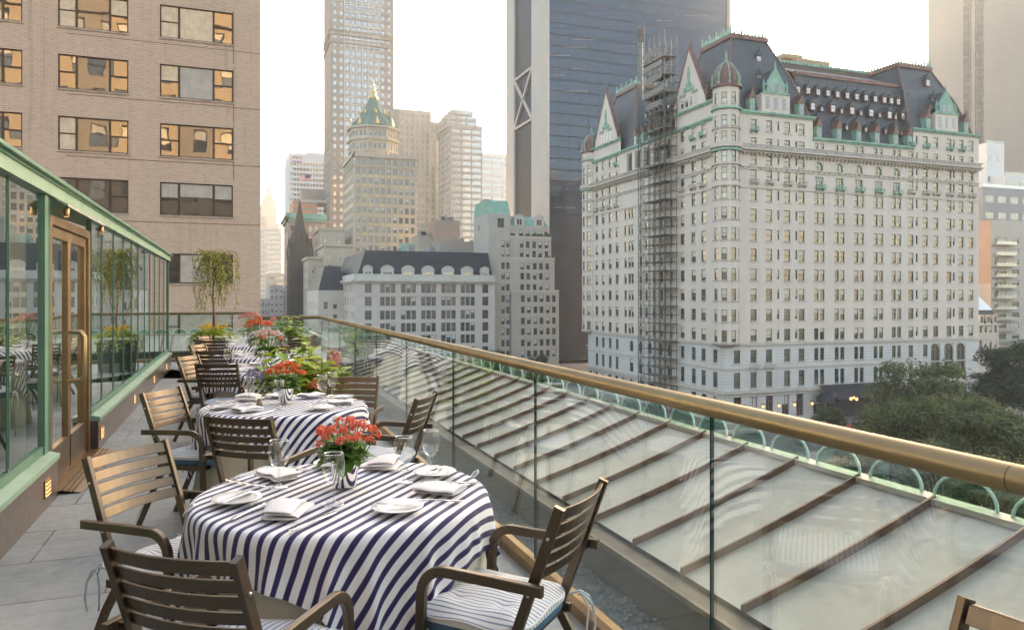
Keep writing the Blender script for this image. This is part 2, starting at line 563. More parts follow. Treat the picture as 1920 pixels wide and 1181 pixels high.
for i in range(40): scallop((3.055, .97 + .374 * i - .8, .582), math.pi / 2)
for i in range(4): scallop((2.9 - .374 * i, 16.05, .582), math.pi)
for i in range(6): scallop((1.95, 17.0 + .374 * i, .582), math.pi / 2)
for i in range(16): scallop((1.7 - .374 * i, 20.55, .582), math.pi)

# ---------------------------------------------------------------- glass railing
rail = thing('glass_railing', 'frameless glass railing with a round brass handrail', 'railing', (1.54, 2, 0))
b = MB(); b.tube([(1.54, -5, 1.118), (1.54, 14.49, 1.118), (.41, 14.5, 1.118), (.41, 19, 1.118), (-7, 19, 1.118)], .0315, 18); b.build('handrail', M['brass'], rail)
b = MB()
sweep(b, [(-.045, .0), (-.045, .055), (-.02, .075), (.02, .075), (.02, .0)]); b.build('base_rail', M['bronze'], rail)
for y in (1.10, 4.35, 7.6, 10.85):
    b = MB(); b.tube([(1.54, y, 1.118), (1.54, y + .003, 1.118)], .0318, 18); b.build('rail_joint', M['bronze_dark'], rail)
joints = [-4.34, -2.70, -1.08, .54, 2.164, 3.77, 5.40, 7.03, 8.65, 10.27, 11.9, 13.4, 14.49]


def pane(p, q, z0=.05, z1=1.09, t=.006):
    p, q = Vector(p), Vector(q); d = (q - p).normalized(); nrm = Vector((-d.y, d.x)) * t
    p = p + d * .004; q = q - d * .004
    b = MB()
    A = [(p + nrm), (q + nrm), (q - nrm), (p - nrm)]
    lo = [(*v, z0) for v in A]; hi = [(*v, z1) for v in A]
    b.quad(lo[0], lo[1], hi[1], hi[0], 0); b.quad(lo[2], lo[3], hi[3], hi[2], 0)
    b.quad(lo[1], lo[2], hi[2], hi[1], 1); b.quad(lo[3], lo[0], hi[0], hi[3], 1); b.quad(*hi, 1)
    return b


for a, c in zip(joints, joints[1:]): pane((1.54, a), (1.54, c)).build('glass_panel', [M['rail_glass'], M['glass_edge']], rail)
pane((1.53, 14.5), (.42, 14.5)).build('glass_panel', [M['rail_glass'], M['glass_edge']], rail)
for a, c in ((14.51, 16.0), (16.0, 17.5), (17.5, 18.99)): pane((.41, a), (.41, c)).build('glass_panel', [M['rail_glass'], M['glass_edge']], rail)
for a, c in ((.40, -1.1), (-1.1, -2.6), (-2.6, -4.1), (-4.1, -6.9)): pane((a, 19.0), (c, 19.0)).build('glass_panel', [M['rail_glass'], M['glass_edge']], rail)

# ---------------------------------------------------------------- greenhouse
gh = thing('greenhouse', 'long green framed glass conservatory with a bronze double door', 'greenhouse', (-1.33, 6, 0))
XG = -1.33; YE = 17.25; D0, D1 = 6.53, 8.19
b = MB(); b.box(-1.62, -1.25, -4.9, D0 - .06, 0, .285); b.box(-1.62, -1.25, D1 + .06, YE, 0, .285); b.build('base_kerb', M['granite'], gh, bevel=.006)
b = MB()
for y0, y1 in ((-4.9, D0 - .07), (D1 + .07, YE + .02)):
    b.add([(-1.40, y0, .290), (-1.235, y0, .290), (-1.235, y0, .325), (-1.33, y0, .350), (-1.40, y0, .350),
           (-1.40, y1, .290), (-1.235, y1, .290), (-1.235, y1, .325), (-1.33, y1, .350), (-1.40, y1, .350)],
          ((0, 1, 2, 3, 4), (5, 9, 8, 7, 6), (0, 5, 6, 1), (1, 6, 7, 2), (2, 7, 8, 3), (3, 8, 9, 4)))
b.build('sill', M['green_pale'], gh)
b = MB(); b.box(-1.36, -1.312, -4.9, D0 - .07, .352, .41); b.box(-1.36, -1.312, D1 + .07, YE, .352, .41); b.build('bottom_rail', M['green'], gh)
b = MB(); b.box(-1.42, -1.275, -4.9, YE + .03, 2.255, 2.365); b.build('eave_fascia', M['green_pale'], gh)
b = MB(); b.box(-1.42, -1.23, -4.9, YE + .05, 2.367, 2.392); b.box(-1.42, -1.262, -4.9, YE + .04, 2.345, 2.3665); b.build('eave_cap', M['green'], gh)
mull = [-4.85, -4.1, -3.3, -2.6, -1.8, -1.0, -.2, .6, 1.4, 2.2, 3.0, 3.8, 4.6, 5.44, 6.28]
mull2 = [8.30, 8.93, 9.74, 10.57, 11.35, 12.1, 12.94, 13.7, 14.5, 15.4, 16.3, 17.2]
for y in mull[:-1] + mull2:
    b = MB(); b.box(-1.365, -1.320, y - .014, y + .014, .412, 2.253); b.box(-1.3195, -1.316, y - .008, y + .008, .432, 2.253, 1)
    b.build('mullion', [M['green'], M['green_dark']], gh)
b = MB(); b.box(-1.42, -1.300, 6.30, 6.40, .352, 2.253); b.box(-1.42, -1.305, 6.405, 6.50, 0, 2.253, 1); b.build('door_post', [M['green'], M['green_dark']], gh)
for ys in (mull, mull2):
    for a, c in zip(ys, ys[1:]):
        b = MB(); b.quad((-1.324, a + .015, .43), (-1.324, c - .015, .43), (-1.324, c - .015, 2.26), (-1.324, a + .015, 2.26)); b.build('glass_pane', M['house_glass'], gh)
# end wall, roof, inside
b = MB(); b.quad((XG, YE, .35), (-4.4, YE, .35), (-4.4, YE, 3.4), (XG, YE, 2.26)); b.build('end_pane', M['house_glass'], gh)
b = MB()
for x in (-1.33, -2.1, -2.9, -3.7): b.box(x - .03, x + .03, YE - .03, YE + .03, 0, 2.25 - (x + 1.33) * .36)
b.box(-4.4, -1.37, YE - .035, YE + .035, .2, .36); b.build('end_frame', M['green'], gh)
b = MB(); b.add([(-1.30, -4.9, 2.394), (-1.30, YE, 2.394), (-4.5, YE, 3.50), (-4.5, -4.9, 3.50)], ((0, 1, 2, 3),)); b.build('roof', M['green_dark'], gh)  # unseen roof, made opaque to darken the inside so the panes mirror
b = MB(); b.box(-4.6, -4.5, -4.9, YE, 0, 3.5); b.box(-4.5, -1.63, -4.9, YE, -.02, .004); b.box(-4.5, -1.45, -4.95, -4.85, 0, 3.3)
for y in (0, 2, 4, 6, 8, 10, 12, 14, 16): b.box(-4.48, -4.42, y - .05, y + .05, .1, 3.4)
b.build('interior', M['interior'], gh)
for y in (3.6, 6.1, 8.42, 11.0, 13.55, 15.9):
    b = MB(); b.box(-1.249, -1.242, y - .075, y + .075, .085, .215, 0)
    for k in range(4): b.box(-1.2415, -1.232, y - .055, y + .055, .10 + k * .028, .112 + k * .028, 1)
    b.box(-1.2465, -1.2405, y - .058, y + .058, .098, .202, 1)
    for k in range(4): b.box(-1.2402, -1.232, y - .06, y + .06, .113 + k * .028, .1195 + k * .028, 0)
    b.build('step_light', [M['copper_lamp'], M['lamp_warm']], gh)
# door
XD = -1.36
dr = MB()
dr.box(XD - .05, XD + .05, D0, D0 + .07, 0, 2.13); dr.box(XD - .05, XD + .05, D1 - .07, D1, 0, 2.13); dr.box(XD - .05, XD + .05, D0 + .071, D1 - .071, 2.06, 2.13)
df = dr.build('door_frame', M['bronze'], gh, bevel=.004)
ym = (D0 + D1) / 2
for y0, y1, hy in ((D0 + .075, ym - .004, ym - .035), (ym + .004, D1 - .075, ym + .035)):
    d = MB()
    for a0, a1, z0, z1 in ((y0, y0 + .055, .012, 2.055), (y1 - .055, y1, .012, 2.055), (y0 + .056, y1 - .056, .012, .31), (y0 + .056, y1 - .056, 1.97, 2.055)):
        d.box(XD - .025, XD + .025, a0, a1, z0, z1)
    dd = d.build('door', M['bronze'], gh, bevel=.004)
    b = MB(); b.quad((XD, y0 + .05, .305), (XD, y1 - .05, .305), (XD, y1 - .05, 1.975), (XD, y0 + .05, 1.975)); b.build('door_glass', M['house_glass'], dd)
    b = MB(); b.box(XD + .026, XD + .03, y0 + .02, y1 - .02, .03, .31); b.build('kick_plate', M['bronze_dark'], dd)
    h = MB(); pts = []
    for z, q in ((.78, 0), (.78, .75), (.82, 1), (1.16, 1), (1.20, .75), (1.20, 0)): pts.append((XD + .026 + .11 * q, hy, z))
    h.tube(pts, .016, 10); h.build('handle', M['brass'], dd)
b = MB(); b.add([(-1.27, D0 - .02, 2.252), (-1.27, D1 + .02, 2.252), (-1.19, D1 + .02, 2.21), (-1.19, D0 - .02, 2.21),
                 (-1.27, D0 - .02, 2.236), (-1.27, D1 + .02, 2.236), (-1.19, D1 + .02, 2.192), (-1.19, D0 - .02, 2.192)],
                ((0, 1, 2, 3), (7, 6, 5, 4), (0, 3, 7, 4), (1, 5, 6, 2), (2, 6, 7, 3), (0, 4, 5, 1))); b.build('door_hood', M['cap'], gh)
for y in (D0 + .05, D1 - .02):
    b = MB(); b.lathe([(0, .04), (.022, .03), (.022, -.02), (.018, -.03), (.018, -.032), (0, -.032)], 10, (-1.215, y, 2.15), 0); b.lathe([(0, 0), (.02, 0)], 10, (-1.215, y, 2.117), 1)
    b.box(-1.26, -1.215, y - .01, y + .01, 2.15, 2.17)
    b.build('door_lamp', [M['copper_lamp'], M['lamp_warm']], gh)
b = MB(); b.add([(-1.40, D0 - .02, .012), (-1.40, D1 + .02, .012), (-1.24, D1 + .02, .03), (-1.24, D0 - .02, .03), (-1.10, D1 + .02, .004), (-1.10, D0 - .02, .004)], ((0, 1, 2, 3), (3, 2, 4, 5)))
for k in range(3): b.box(-1.235 + k * .035, -1.225 + k * .035, D0, D1, .02 - k * .004, .034 - k * .006, 1)
b.build('threshold', [M['bronze'], M['bronze_dark']], gh)

# ---------------------------------------------------------------- materials
def striped(name, pitch, duty, dark, light, rough=.8, soft=.06):
    t = NT(name)
    u = t.node('SeparateXYZ', Vector=t.coord('UV')).outputs[0]
    f = t.math('FRACT', t.math('DIVIDE', u, pitch))
    w = t.node('MapRange', Value=f, i1=duty - soft / 2, i2=duty + soft / 2, i3=0.0, i4=1.0).outputs[0]
    w0 = t.node('MapRange', Value=f, i1=0.0, i2=soft, i3=1.0, i4=0.0).outputs[0]
    w = t.math('MAXIMUM', w, w0)
    weave = t.noise(t.mapping(t.coord('UV'), (900, 900, 1)), 1.0, 1)
    c = t.mix(w, dark, light)
    fold = t.noise(t.mapping(t.coord('UV'), (7, 5, 1)), 1.0, 4, .55)
    weave = t.math('ADD', t.math('MULTIPLY', weave, .25), t.math('MULTIPLY', fold, 6.0))
    return t.surf(t.bsdf(c, rough, 0.0, Normal=t.bump(weave, .12, .002), Sheen__Weight=.15))


M['stripe'] = striped('navy_striped_cloth', .0508, .47, (.026, .019, .095), (.92, .90, .91))
M['ticking'] = striped('blue_ticking', .0215, .34, (.17, .22, .32), (.80, .79, .77), soft=.16)
M['cushion_side'] = plain('blue_cushion_side', (.075, .16, .27), .8, 0, .2, 10)
M['linen'] = plain('white_linen', (.90, .85, .82), .85, 0, .05, 6, .25, 300)
M['under'] = plain('ivory_cloth', (.72, .66, .56), .85, 0, .08, 3)
M['chair_metal'] = plain('bronze_chair_paint', (.145, .110, .078), .35, .82, .12, 9)
M['bolt'] = plain('bolt_metal', (.55, .5, .44), .3, .9)
M['strap'] = plain('white_strap', (.72, .76, .80), .8)
M['china'] = plain('white_china', (.82, .81, .79), .12, 0, .02)
M['silver'] = plain('polished_silver', (.82, .80, .76), .12, 1.0, .03)
M['goblet'] = glass_sheet('drinking_glass', (.95, .96, .96), .11)
M['goblet_rim'] = glass_sheet('glass_rim', (.75, .80, .82), .5)
M['pot_metal'] = plain('mirror_pot', (.86, .85, .84), .045, 1.0, .02)
M['wood'] = plain('table_wood', (.30, .22, .15), .6)
M['soil'] = plain('dark_soil', (.03, .022, .015), .95)


# ---------------------------------------------------------------- the armchair
def make_chair():
    root = thing('armchair', 'x', 'chair', (0, 0, 0), 0, 'slatted bronze armchairs')
    mt = M['chair_metal']

    def post(z):                                      # back post centre line, y for a height
        return -.145 - (z - .42) * .36
    for s in (-1, 1):
        b = MB(); b.tube([(s * .212, post(.40), .40), (s * .212, post(.875), .875)], 0, rect=(.022, .033), up=(0, .34, .94))
        b.build('back_post', mt, root, True, .003)
        bo = MB()
        for z in (.60, .80): bo.lathe([(0, .004), (.005, .003), (.007, 0)], 8, (0, 0, 0))
        bo = MB()
        for z in (.60, .78):
            bo.sphere((s * .226, post(z), z), .006, 6, 4)
        bo.build('bolt', M['bolt'], root.children[-1], True)
        b = MB(); b.tube([(s * .212, -.11, .45), (s * .215, -.20, .30), (s * .218, -.335, .0)], 0, rect=(.022, .032), up=(0, 1, .3))
        b.build('rear_leg', mt, root, True, .003)
        b = MB(); pts = [(s * .262, .175, 0), (s * .262, .160, .30), (s * .262, .15, .555)]
        for k in range(1, 8):
            a = math.pi / 2 * k / 8; pts.append((s * .262, .15 - .085 * (1 - math.cos(a)), .555 + .085 * math.sin(a)))
        pts += [(s * .262, .065, .64), (s * .262, -.10, .638), (s * .262, -.272, .634)]
        b.tube(pts, 0, rect=(.033, .024), up=None)
        ob = b.build('armrest', mt, root, True, .003)
        b = MB(); b.box(s * .245 - .02, s * .245 + .012, -.235, -.205, .617, .642); b.build('arm_bracket', mt, ob, True)
    b = MB()
    b.box(-.245, .245, .125, .15, .395, .425); b.box(-.205, .205, -.16, -.135, .40, .425)
    for s in (-1, 1): b.box(s * .225 - .012, s * .225 + .012, -.18, .124, .395, .425); b.box(min(s * .235, s * .262), max(s * .235, s * .262), .13, .155, .40, .42)
    for k in range(6): b.box(-.212, .212, -.12 + k * .047, -.085 + k * .047, .412, .424)
    b.build('seat_frame', mt, root, True, .002)
    zt = [(.868, .040), (.816, .036), (.770, .036), (.724, .036), (.678, .036)]
    for zc, h in zt:
        b = MB(); n = 8; vs = []
        for i in range(n + 1):
            x = -.200 + .40 * i / n; bow = -.026 * (1 - (x / .2) ** 2)
            for z in (zc, zc - h):
                for t in (-.006, .006): vs.append((x, post(z) + bow + t, z))
        fs = []
        for i in range(n):
            a = i * 4; fs += [(a, a + 4, a + 5, a + 1), (a + 2, a + 3, a + 7, a + 6), (a, a + 2, a + 6, a + 4), (a + 1, a + 5, a + 7, a + 3)]
        fs += [(0, 1, 3, 2), (n * 4, n * 4 + 2, n * 4 + 3, n * 4 + 1)]
        b.add(vs, fs); b.build('back_slat', mt, root, True, .003)
    # cushion: tufted top, blue side
    n = 26; me = MB(); W, D = .235, .205

    def top(i, j):
        x = -1 + 2 * i / n; y = -1 + 2 * j / n
        e = max(abs(x), abs(y)); rr = (abs(x) ** 5 + abs(y) ** 5) ** .2
        k = 1 if rr <= 1 else 1 / rr
        X, Y = x * W * k, y * D * k
        z = .508 - .030 * max(0, e - .45) ** 2 * 3.0
        for tx in (-.42, .42):
            for ty in (-.42, .42): z -= .020 * math.exp(-((x - tx) ** 2 + (y - ty) ** 2) / .022)
        z += .006 * math.sin(x * 5 + 1) * math.cos(y * 6)
        return X, Y + .02, z
    vs = [top(i, j) for j in range(n + 1) for i in range(n + 1)]
    me.add(vs, [(j * (n + 1) + i, j * (n + 1) + i + 1, (j + 1) * (n + 1) + i + 1, (j + 1) * (n + 1) + i) for j in range(n) for i in range(n)], 0, True)
    ring = [i for i in range(n + 1)] + [j * (n + 1) + n for j in range(1, n + 1)] + [n * (n + 1) + i for i in range(n - 1, -1, -1)] + [j * (n + 1) for j in range(n - 1, 0, -1)]
    k = len(ring)
    e0 = [vs[q] for q in ring]; e1 = [(x * 1.015, (y - .02) * 1.015 + .02, .462) for x, y, z in e0]; e2 = [(x * .97, (y - .02) * .97 + .02, .430) for x, y, z in e0]
    m0 = me.add(e0 + e1 + e2, [(i, (i + 1) % k, k + (i + 1) % k, k + i) for i in range(k)] + [(k + i, k + (i + 1) % k, 2 * k + (i + 1) % k, 2 * k + i) for i in range(k)], 1, True)
    for q in range(k): me.m[-2 * k + q] = 0
    cu = me.build('cushion', [M['ticking'], M['cushion_side']], root, True)
    uv = cu.data.uv_layers.new(name='UVMap')
    for lp in cu.data.loops:
        c = cu.data.vertices[lp.vertex_index].co
        uv.data[lp.index].uv = (c.x + .3, c.y + .3)
    b = MB(); b.tube([(x, y, z - .003) for x, y, z in e0] + [(e0[0][0], e0[0][1], e0[0][2] - .003)], .0045, 5, 0); b.build('piping', M['linen'], cu, True)
    for s in (-1, 1):
        b = MB(); y0 = -.20
        pts = [(s * .215, y0 + .03, .455), (s * .235, y0 - .01, .47), (s * .25, y0 - .04, .455), (s * .258, y0 - .055, .41), (s * .262, y0 - .06, .35), (s * .255, y0 - .055, .30)]
        b.tube(pts, .0045, 6); b.tube([(s * .225, y0 - .02, .465), (s * .205, y0 - .055, .43), (s * .20, y0 - .05, .36), (s * .195, y0 - .06, .28)], .004, 6)
        lo = [(s * (.235 + .028 * math.sin(q * .7)), y0 - .03 + .02 * math.cos(q * .7), .45 + .022 * math.cos(q * .9)) for q in range(9)]
        b.tube(lo, .004, 6)
        b.build('tie', M['strap'], cu, True)
    return root


CHAIRS = [  # back centre x, y, facing, label
    (-.145, 2.02, (.60, .80), 'dark backed armchair closest to the camera, at the front left of the nearest table'),
    (1.04, 2.16, (-.68, .73), 'armchair beside the glass railing with its ticking cushion in full view at the nearest table'),
    (-.41, 3.44, (.756, -.655), 'tan lit armchair on the paving at the left of the nearest table'),
    (1.415, .93, (-1.0, .02), 'armchair against the railing of which only a back corner shows at the lower right'),
    (.02, 4.17, (.58, .81), 'dark backed armchair between the nearest table and the second table'),
    (1.145, 4.66, (-.85, .53), 'armchair by the railing at the right of the second table'),
    (-.46, 5.53, (.86, -.51), 'tan lit armchair at the left of the second table opposite the bronze door'),
    (.88, 5.95, (-.40, -.92), 'armchair behind the second table with its front slats facing the camera'),
    (-.16, 7.57, (.35, .93), 'dark backed armchair in front of the third table'),
    (-.467, 8.64, (.88, -.45), 'tan lit armchair at the left of the third table'),
    (1.06, 8.30, (-1.0, .05), 'armchair seen edge on beside the hydrangea at the right of the third table'),
    (-.23, 9.37, (.35, .93), 'dark backed armchair in front of the fourth table'),
    (-.46, 10.70, (.90, -.42), 'tan lit armchair at the left of the fourth table'),
    (.82, 12.45, (-.30, .95), 'dark armchair right of the farthest table near the end of the terrace'),
    (-.29, 11.70, (.35, .93), 'dark backed armchair in front of the farthest table'),
    (-.46, 12.90, (.90, -.42), 'tan lit armchair at the left of the farthest table'),
]
proto = make_chair()
for i, (bx, by, f, lab) in enumerate(CHAIRS):
    o = proto if i == 0 else copy_tree(proto)
    a = math.atan2(f[1], f[0]) - math.pi / 2
    px = bx - (.30 * math.sin(a)); py = by + .30 * math.cos(a)
    o.location = (px, py, 0); o.rotation_euler = (0, 0, a); o.scale = (.91, 1, 1); o['label'] = lab

# ---------------------------------------------------------------- tables and cloths
TABLES = [(.40, 2.97, 50, 0, 'nearest table'), (.33, 5.48, 50, 1, 'second table'), (.28, 8.35, 50, 0, 'third table'), (.27, 10.35, 230, 1, 'fourth table'), (.22, 12.8, 230, 0, 'farthest table')]
# rest shape of the draped cloths, millimetres, 35 x 35 points
CLOTH = [(-464,-442,246,-439,-463,277,-415,-485,308,-409,-513,343,-375,-513,366,-341,-526,392,-320,-548,422,-342,-573,453,-307,-573,470,-267,-555,482,-246,-586,503,-208,-595,520,-169,-585,529,-136,-612,543,-102,-611,552,
-65,-616,560,-41,-627,564,2,-616,558,46,-605,554,84,-630,554,116,-619,546,153,-640,547,165,-603,526,198,-580,508,239,-576,491,272,-595,479,303,-574,454,318,-542,429,346,-519,403,382,-517,380,
416,-538,359,415,-511,326,413,-483,293,445,-496,265,457,-469,230,-489,-439,281,-462,-442,310,-435,-461,340,-406,-477,371,-396,-505,405,-363,-509,428,-336,-530,456,-323,-549,485,-320,-572,513,-283,-549,524,
-245,-563,542,-221,-592,560,-180,-577,572,-145,-599,586,-104,-615,596,-67,-598,601,-33,-628,605,4,-608,602,48,-603,600,91,-620,598,122,-612,590,158,-626,584,179,-592,567,212,-569,549,255,-573,534,
290,-578,517,311,-549,492,332,-523,466,366,-508,442,402,-524,420,417,-507,390,408,-478,356,437,-487,328,457,-463,294,470,-437,260,-509,-451,318,-477,-438,344,-451,-437,372,-434,-464,403,-403,-473,433,
-382,-487,463,-360,-512,490,-324,-518,517,-319,-551,545,-298,-553,567,-256,-547,582,-225,-575,600,-191,-580,616,-148,-582,626,-115,-608,639,-72,-598,646,-33,-622,650,5,-599,646,50,-606,645,91,-603,640,
125,-612,636,169,-612,626,191,-578,608,228,-560,590,267,-574,576,295,-555,553,315,-523,528,350,-506,504,388,-514,481,414,-504,454,406,-475,420,433,-473,391,450,-457,358,463,-430,324,488,-410,291,
-532,-434,354,-496,-439,379,-471,-431,407,-442,-435,436,-428,-463,468,-398,-468,497,-370,-486,525,-348,-510,553,-318,-522,580,-310,-554,608,-272,-538,623,-235,-557,640,-202,-582,658,-161,-584,670,-117,-591,680,
-78,-601,691,-38,-606,693,7,-603,691,52,-608,689,95,-596,683,135,-604,679,178,-597,668,205,-567,650,244,-555,632,284,-560,616,303,-530,590,334,-507,566,373,-508,543,405,-503,518,404,-472,484,
428,-463,453,452,-452,422,459,-424,388,483,-403,355,517,-401,325,-506,-401,369,-501,-422,407,-494,-447,442,-462,-432,470,-434,-433,500,-419,-460,531,-391,-466,561,-368,-492,589,-335,-504,616,-317,-529,644,
-288,-539,666,-248,-549,682,-209,-566,698,-171,-582,714,-127,-589,725,-83,-592,731,-37,-593,733,8,-593,733,54,-593,732,99,-591,728,143,-588,721,187,-581,709,221,-561,691,259,-544,672,297,-539,653,
318,-510,628,355,-505,604,386,-494,578,409,-470,548,423,-459,517,451,-446,486,455,-419,452,479,-398,419,512,-394,389,546,-404,360,-508,-363,393,-494,-386,430,-491,-410,467,-490,-435,505,-456,-428,534,
-427,-432,564,-410,-455,595,-383,-468,625,-359,-494,653,-325,-506,679,-303,-534,706,-263,-544,725,-219,-549,737,-174,-549,741,-128,-548,738,-83,-548,738,-37,-548,738,8,-548,738,54,-548,738,99,-548,738,
145,-548,739,190,-548,739,235,-547,731,276,-539,714,308,-518,690,341,-500,666,377,-493,642,402,-470,612,418,-455,581,448,-441,550,451,-413,515,477,-396,483,510,-392,451,541,-391,423,550,-367,386,
-527,-332,419,-508,-352,456,-494,-373,492,-487,-397,530,-484,-421,568,-451,-421,598,-423,-431,628,-402,-452,659,-376,-471,689,-350,-495,717,-310,-503,737,-265,-503,740,-219,-503,738,-174,-503,738,-128,-503,738,
-83,-503,738,-37,-503,738,8,-503,738,54,-503,738,99,-503,738,145,-503,738,190,-503,738,236,-503,738,281,-503,739,325,-501,729,358,-485,703,391,-470,675,414,-451,645,442,-436,614,449,-408,580,
477,-399,547,509,-393,516,529,-373,482,524,-354,442,532,-332,403,-555,-315,449,-525,-319,482,-510,-341,519,-490,-360,555,-480,-384,592,-476,-408,630,-446,-411,661,-421,-431,693,-397,-454,725,-356,-458,742,
-310,-457,738,-265,-457,738,-219,-457,738,-174,-457,738,-128,-457,738,-83,-457,740,-37,-457,738,8,-457,738,54,-457,740,99,-457,738,145,-457,738,190,-457,738,236,-457,738,281,-457,738,327,-457,738,
372,-458,735,407,-446,709,434,-429,678,451,-406,644,476,-395,611,506,-384,579,508,-361,541,514,-338,502,529,-318,465,558,-312,431,-589,-319,478,-559,-319,512,-531,-313,546,-510,-330,582,-492,-348,619,
-478,-371,656,-467,-392,692,-443,-409,726,-401,-413,742,-355,-412,738,-310,-412,738,-264,-412,738,-219,-412,738,-174,-412,738,-128,-412,738,-83,-412,738,-37,-412,738,8,-412,738,54,-412,738,99,-412,738,
144,-412,738,190,-412,738,236,-412,738,281,-412,738,326,-412,738,372,-412,738,418,-413,737,451,-402,708,472,-380,674,497,-368,641,503,-346,603,512,-324,565,532,-306,528,561,-306,494,592,-310,461,
-581,-280,495,-574,-296,535,-567,-310,573,-539,-316,609,-512,-318,645,-499,-340,682,-485,-362,720,-446,-367,742,-401,-367,738,-355,-367,738,-310,-367,738,-264,-367,738,-219,-366,738,-174,-367,738,-128,-367,738,
-83,-367,740,-37,-367,740,8,-367,738,54,-367,738,99,-366,738,144,-366,738,190,-367,739,235,-367,738,281,-366,738,326,-367,738,372,-367,738,417,-366,738,463,-367,735,489,-353,702,501,-332,665,
515,-311,627,540,-309,591,567,-307,555,583,-287,519,587,-276,476,-559,-249,506,-553,-262,549,-559,-274,592,-553,-288,631,-538,-298,669,-523,-314,708,-492,-321,740,-446,-321,738,-401,-321,738,-355,-321,740,
-310,-321,738,-264,-321,738,-219,-321,738,-174,-321,738,-128,-321,738,-83,-321,738,-37,-321,738,8,-321,738,54,-321,738,99,-321,738,144,-321,738,190,-321,738,235,-321,738,281,-321,738,326,-321,738,
372,-321,738,417,-321,738,463,-321,738,506,-321,728,522,-301,691,548,-296,653,561,-281,613,555,-267,571,560,-251,528,567,-236,486,-582,-213,522,-566,-222,564,-555,-231,605,-554,-247,647,-545,-262,689,
-534,-274,729,-491,-276,742,-446,-276,738,-401,-276,738,-355,-276,738,-310,-276,738,-264,-276,738,-219,-276,738,-174,-276,738,-128,-276,738,-83,-276,738,-37,-276,738,8,-276,738,53,-276,738,99,-276,738,
144,-276,738,190,-276,738,235,-276,738,281,-276,738,326,-276,738,372,-276,738,417,-276,738,462,-276,738,508,-276,739,543,-271,713,547,-255,670,559,-242,629,563,-226,587,571,-211,545,580,-196,503,
-589,-173,537,-588,-185,580,-572,-197,621,-573,-211,663,-564,-224,706,-537,-230,740,-491,-230,738,-446,-230,738,-401,-230,738,-355,-230,738,-310,-230,738,-264,-230,738,-219,-230,738,-173,-230,740,-128,-230,738,
-83,-230,738,-37,-230,738,8,-230,738,54,-230,738,99,-230,738,144,-230,738,190,-230,738,235,-230,738,281,-230,740,326,-230,738,372,-230,738,417,-230,738,462,-230,738,508,-230,738,552,-230,730,
562,-217,688,565,-200,646,575,-186,604,581,-170,562,595,-157,520,-598,-132,550,-585,-142,592,-578,-155,634,-578,-170,677,-575,-183,721,-537,-185,740,-491,-185,738,-446,-185,738,-401,-185,738,-355,-185,738,
-310,-185,738,-264,-185,738,-219,-185,738,-173,-185,738,-128,-185,738,-83,-185,739,-37,-185,738,8,-185,738,54,-185,738,99,-185,738,144,-185,738,190,-185,738,235,-185,738,281,-185,738,326,-185,738,
372,-185,738,417,-185,738,462,-185,738,508,-185,738,554,-185,738,576,-177,704,588,-167,662,596,-151,621,616,-151,580,634,-144,539,-636,-114,566,-619,-119,608,-604,-122,649,-591,-129,691,-581,-139,732,
-537,-140,738,-491,-139,738,-446,-139,738,-400,-139,738,-355,-140,738,-310,-139,738,-264,-139,738,-219,-139,738,-173,-140,738,-128,-139,738,-83,-139,740,-37,-139,738,8,-139,738,54,-139,738,99,-139,738,
144,-139,738,190,-139,738,235,-139,738,281,-139,738,326,-139,738,371,-139,738,417,-139,738,463,-140,738,508,-139,738,554,-140,739,588,-137,715,612,-132,677,631,-127,637,633,-122,593,642,-116,549,
-633,-83,571,-628,-81,616,-615,-87,658,-608,-92,700,-582,-94,736,-537,-94,738,-491,-94,738,-446,-94,738,-401,-94,738,-355,-94,739,-310,-94,738,-264,-94,738,-219,-94,738,-173,-94,738,-128,-94,738,
-83,-94,738,-37,-94,738,8,-94,738,54,-94,738,99,-94,738,144,-94,738,190,-94,738,235,-94,738,281,-94,738,326,-94,738,372,-94,738,417,-94,738,463,-94,740,508,-94,738,553,-94,739,
596,-94,726,612,-88,684,611,-88,639,609,-90,596,607,-91,551,-606,-47,567,-599,-47,612,-599,-47,656,-603,-48,702,-582,-49,738,-537,-49,738,-491,-49,738,-446,-49,738,-400,-49,738,-355,-49,738,
-310,-49,738,-264,-49,738,-219,-49,739,-173,-49,738,-128,-49,738,-83,-49,740,-37,-49,738,8,-49,738,54,-49,738,99,-49,739,145,-49,738,190,-48,738,235,-49,738,281,-49,738,326,-49,738,
372,-49,738,417,-49,738,462,-49,738,508,-49,738,553,-49,738,597,-48,730,602,-48,685,602,-46,640,601,-46,595,607,-46,551,-616,-4,569,-607,-2,612,-603,-2,657,-605,-3,702,-583,-3,739,
-537,-3,738,-491,-3,738,-446,-3,738,-400,-3,738,-355,-3,738,-310,-3,738,-264,-3,738,-219,-3,738,-173,-3,738,-128,-3,738,-83,-3,738,-37,-3,739,8,-3,738,54,-3,738,99,-3,738,
144,-3,738,190,-3,739,235,-3,738,281,-3,738,326,-3,738,371,-3,738,417,-3,738,462,-3,738,508,-3,738,553,-3,738,597,-3,731,610,-4,687,613,-4,641,611,-2,596,617,-2,552,
-639,35,575,-625,36,618,-621,36,662,-602,42,702,-582,42,738,-537,42,738,-491,42,738,-446,42,738,-400,42,738,-355,42,738,-310,42,738,-264,42,738,-219,42,738,-173,42,738,-128,42,738,
-83,42,738,-37,42,738,8,42,738,54,42,738,99,42,738,145,42,738,190,42,738,235,42,738,281,42,738,326,42,738,372,42,738,417,42,738,462,42,738,508,42,738,553,42,738,
597,42,729,601,41,684,605,38,639,621,42,597,627,42,554,-629,68,569,-613,70,611,-611,79,655,-599,82,698,-582,88,736,-537,88,738,-491,88,738,-446,88,738,-400,88,738,-355,88,738,
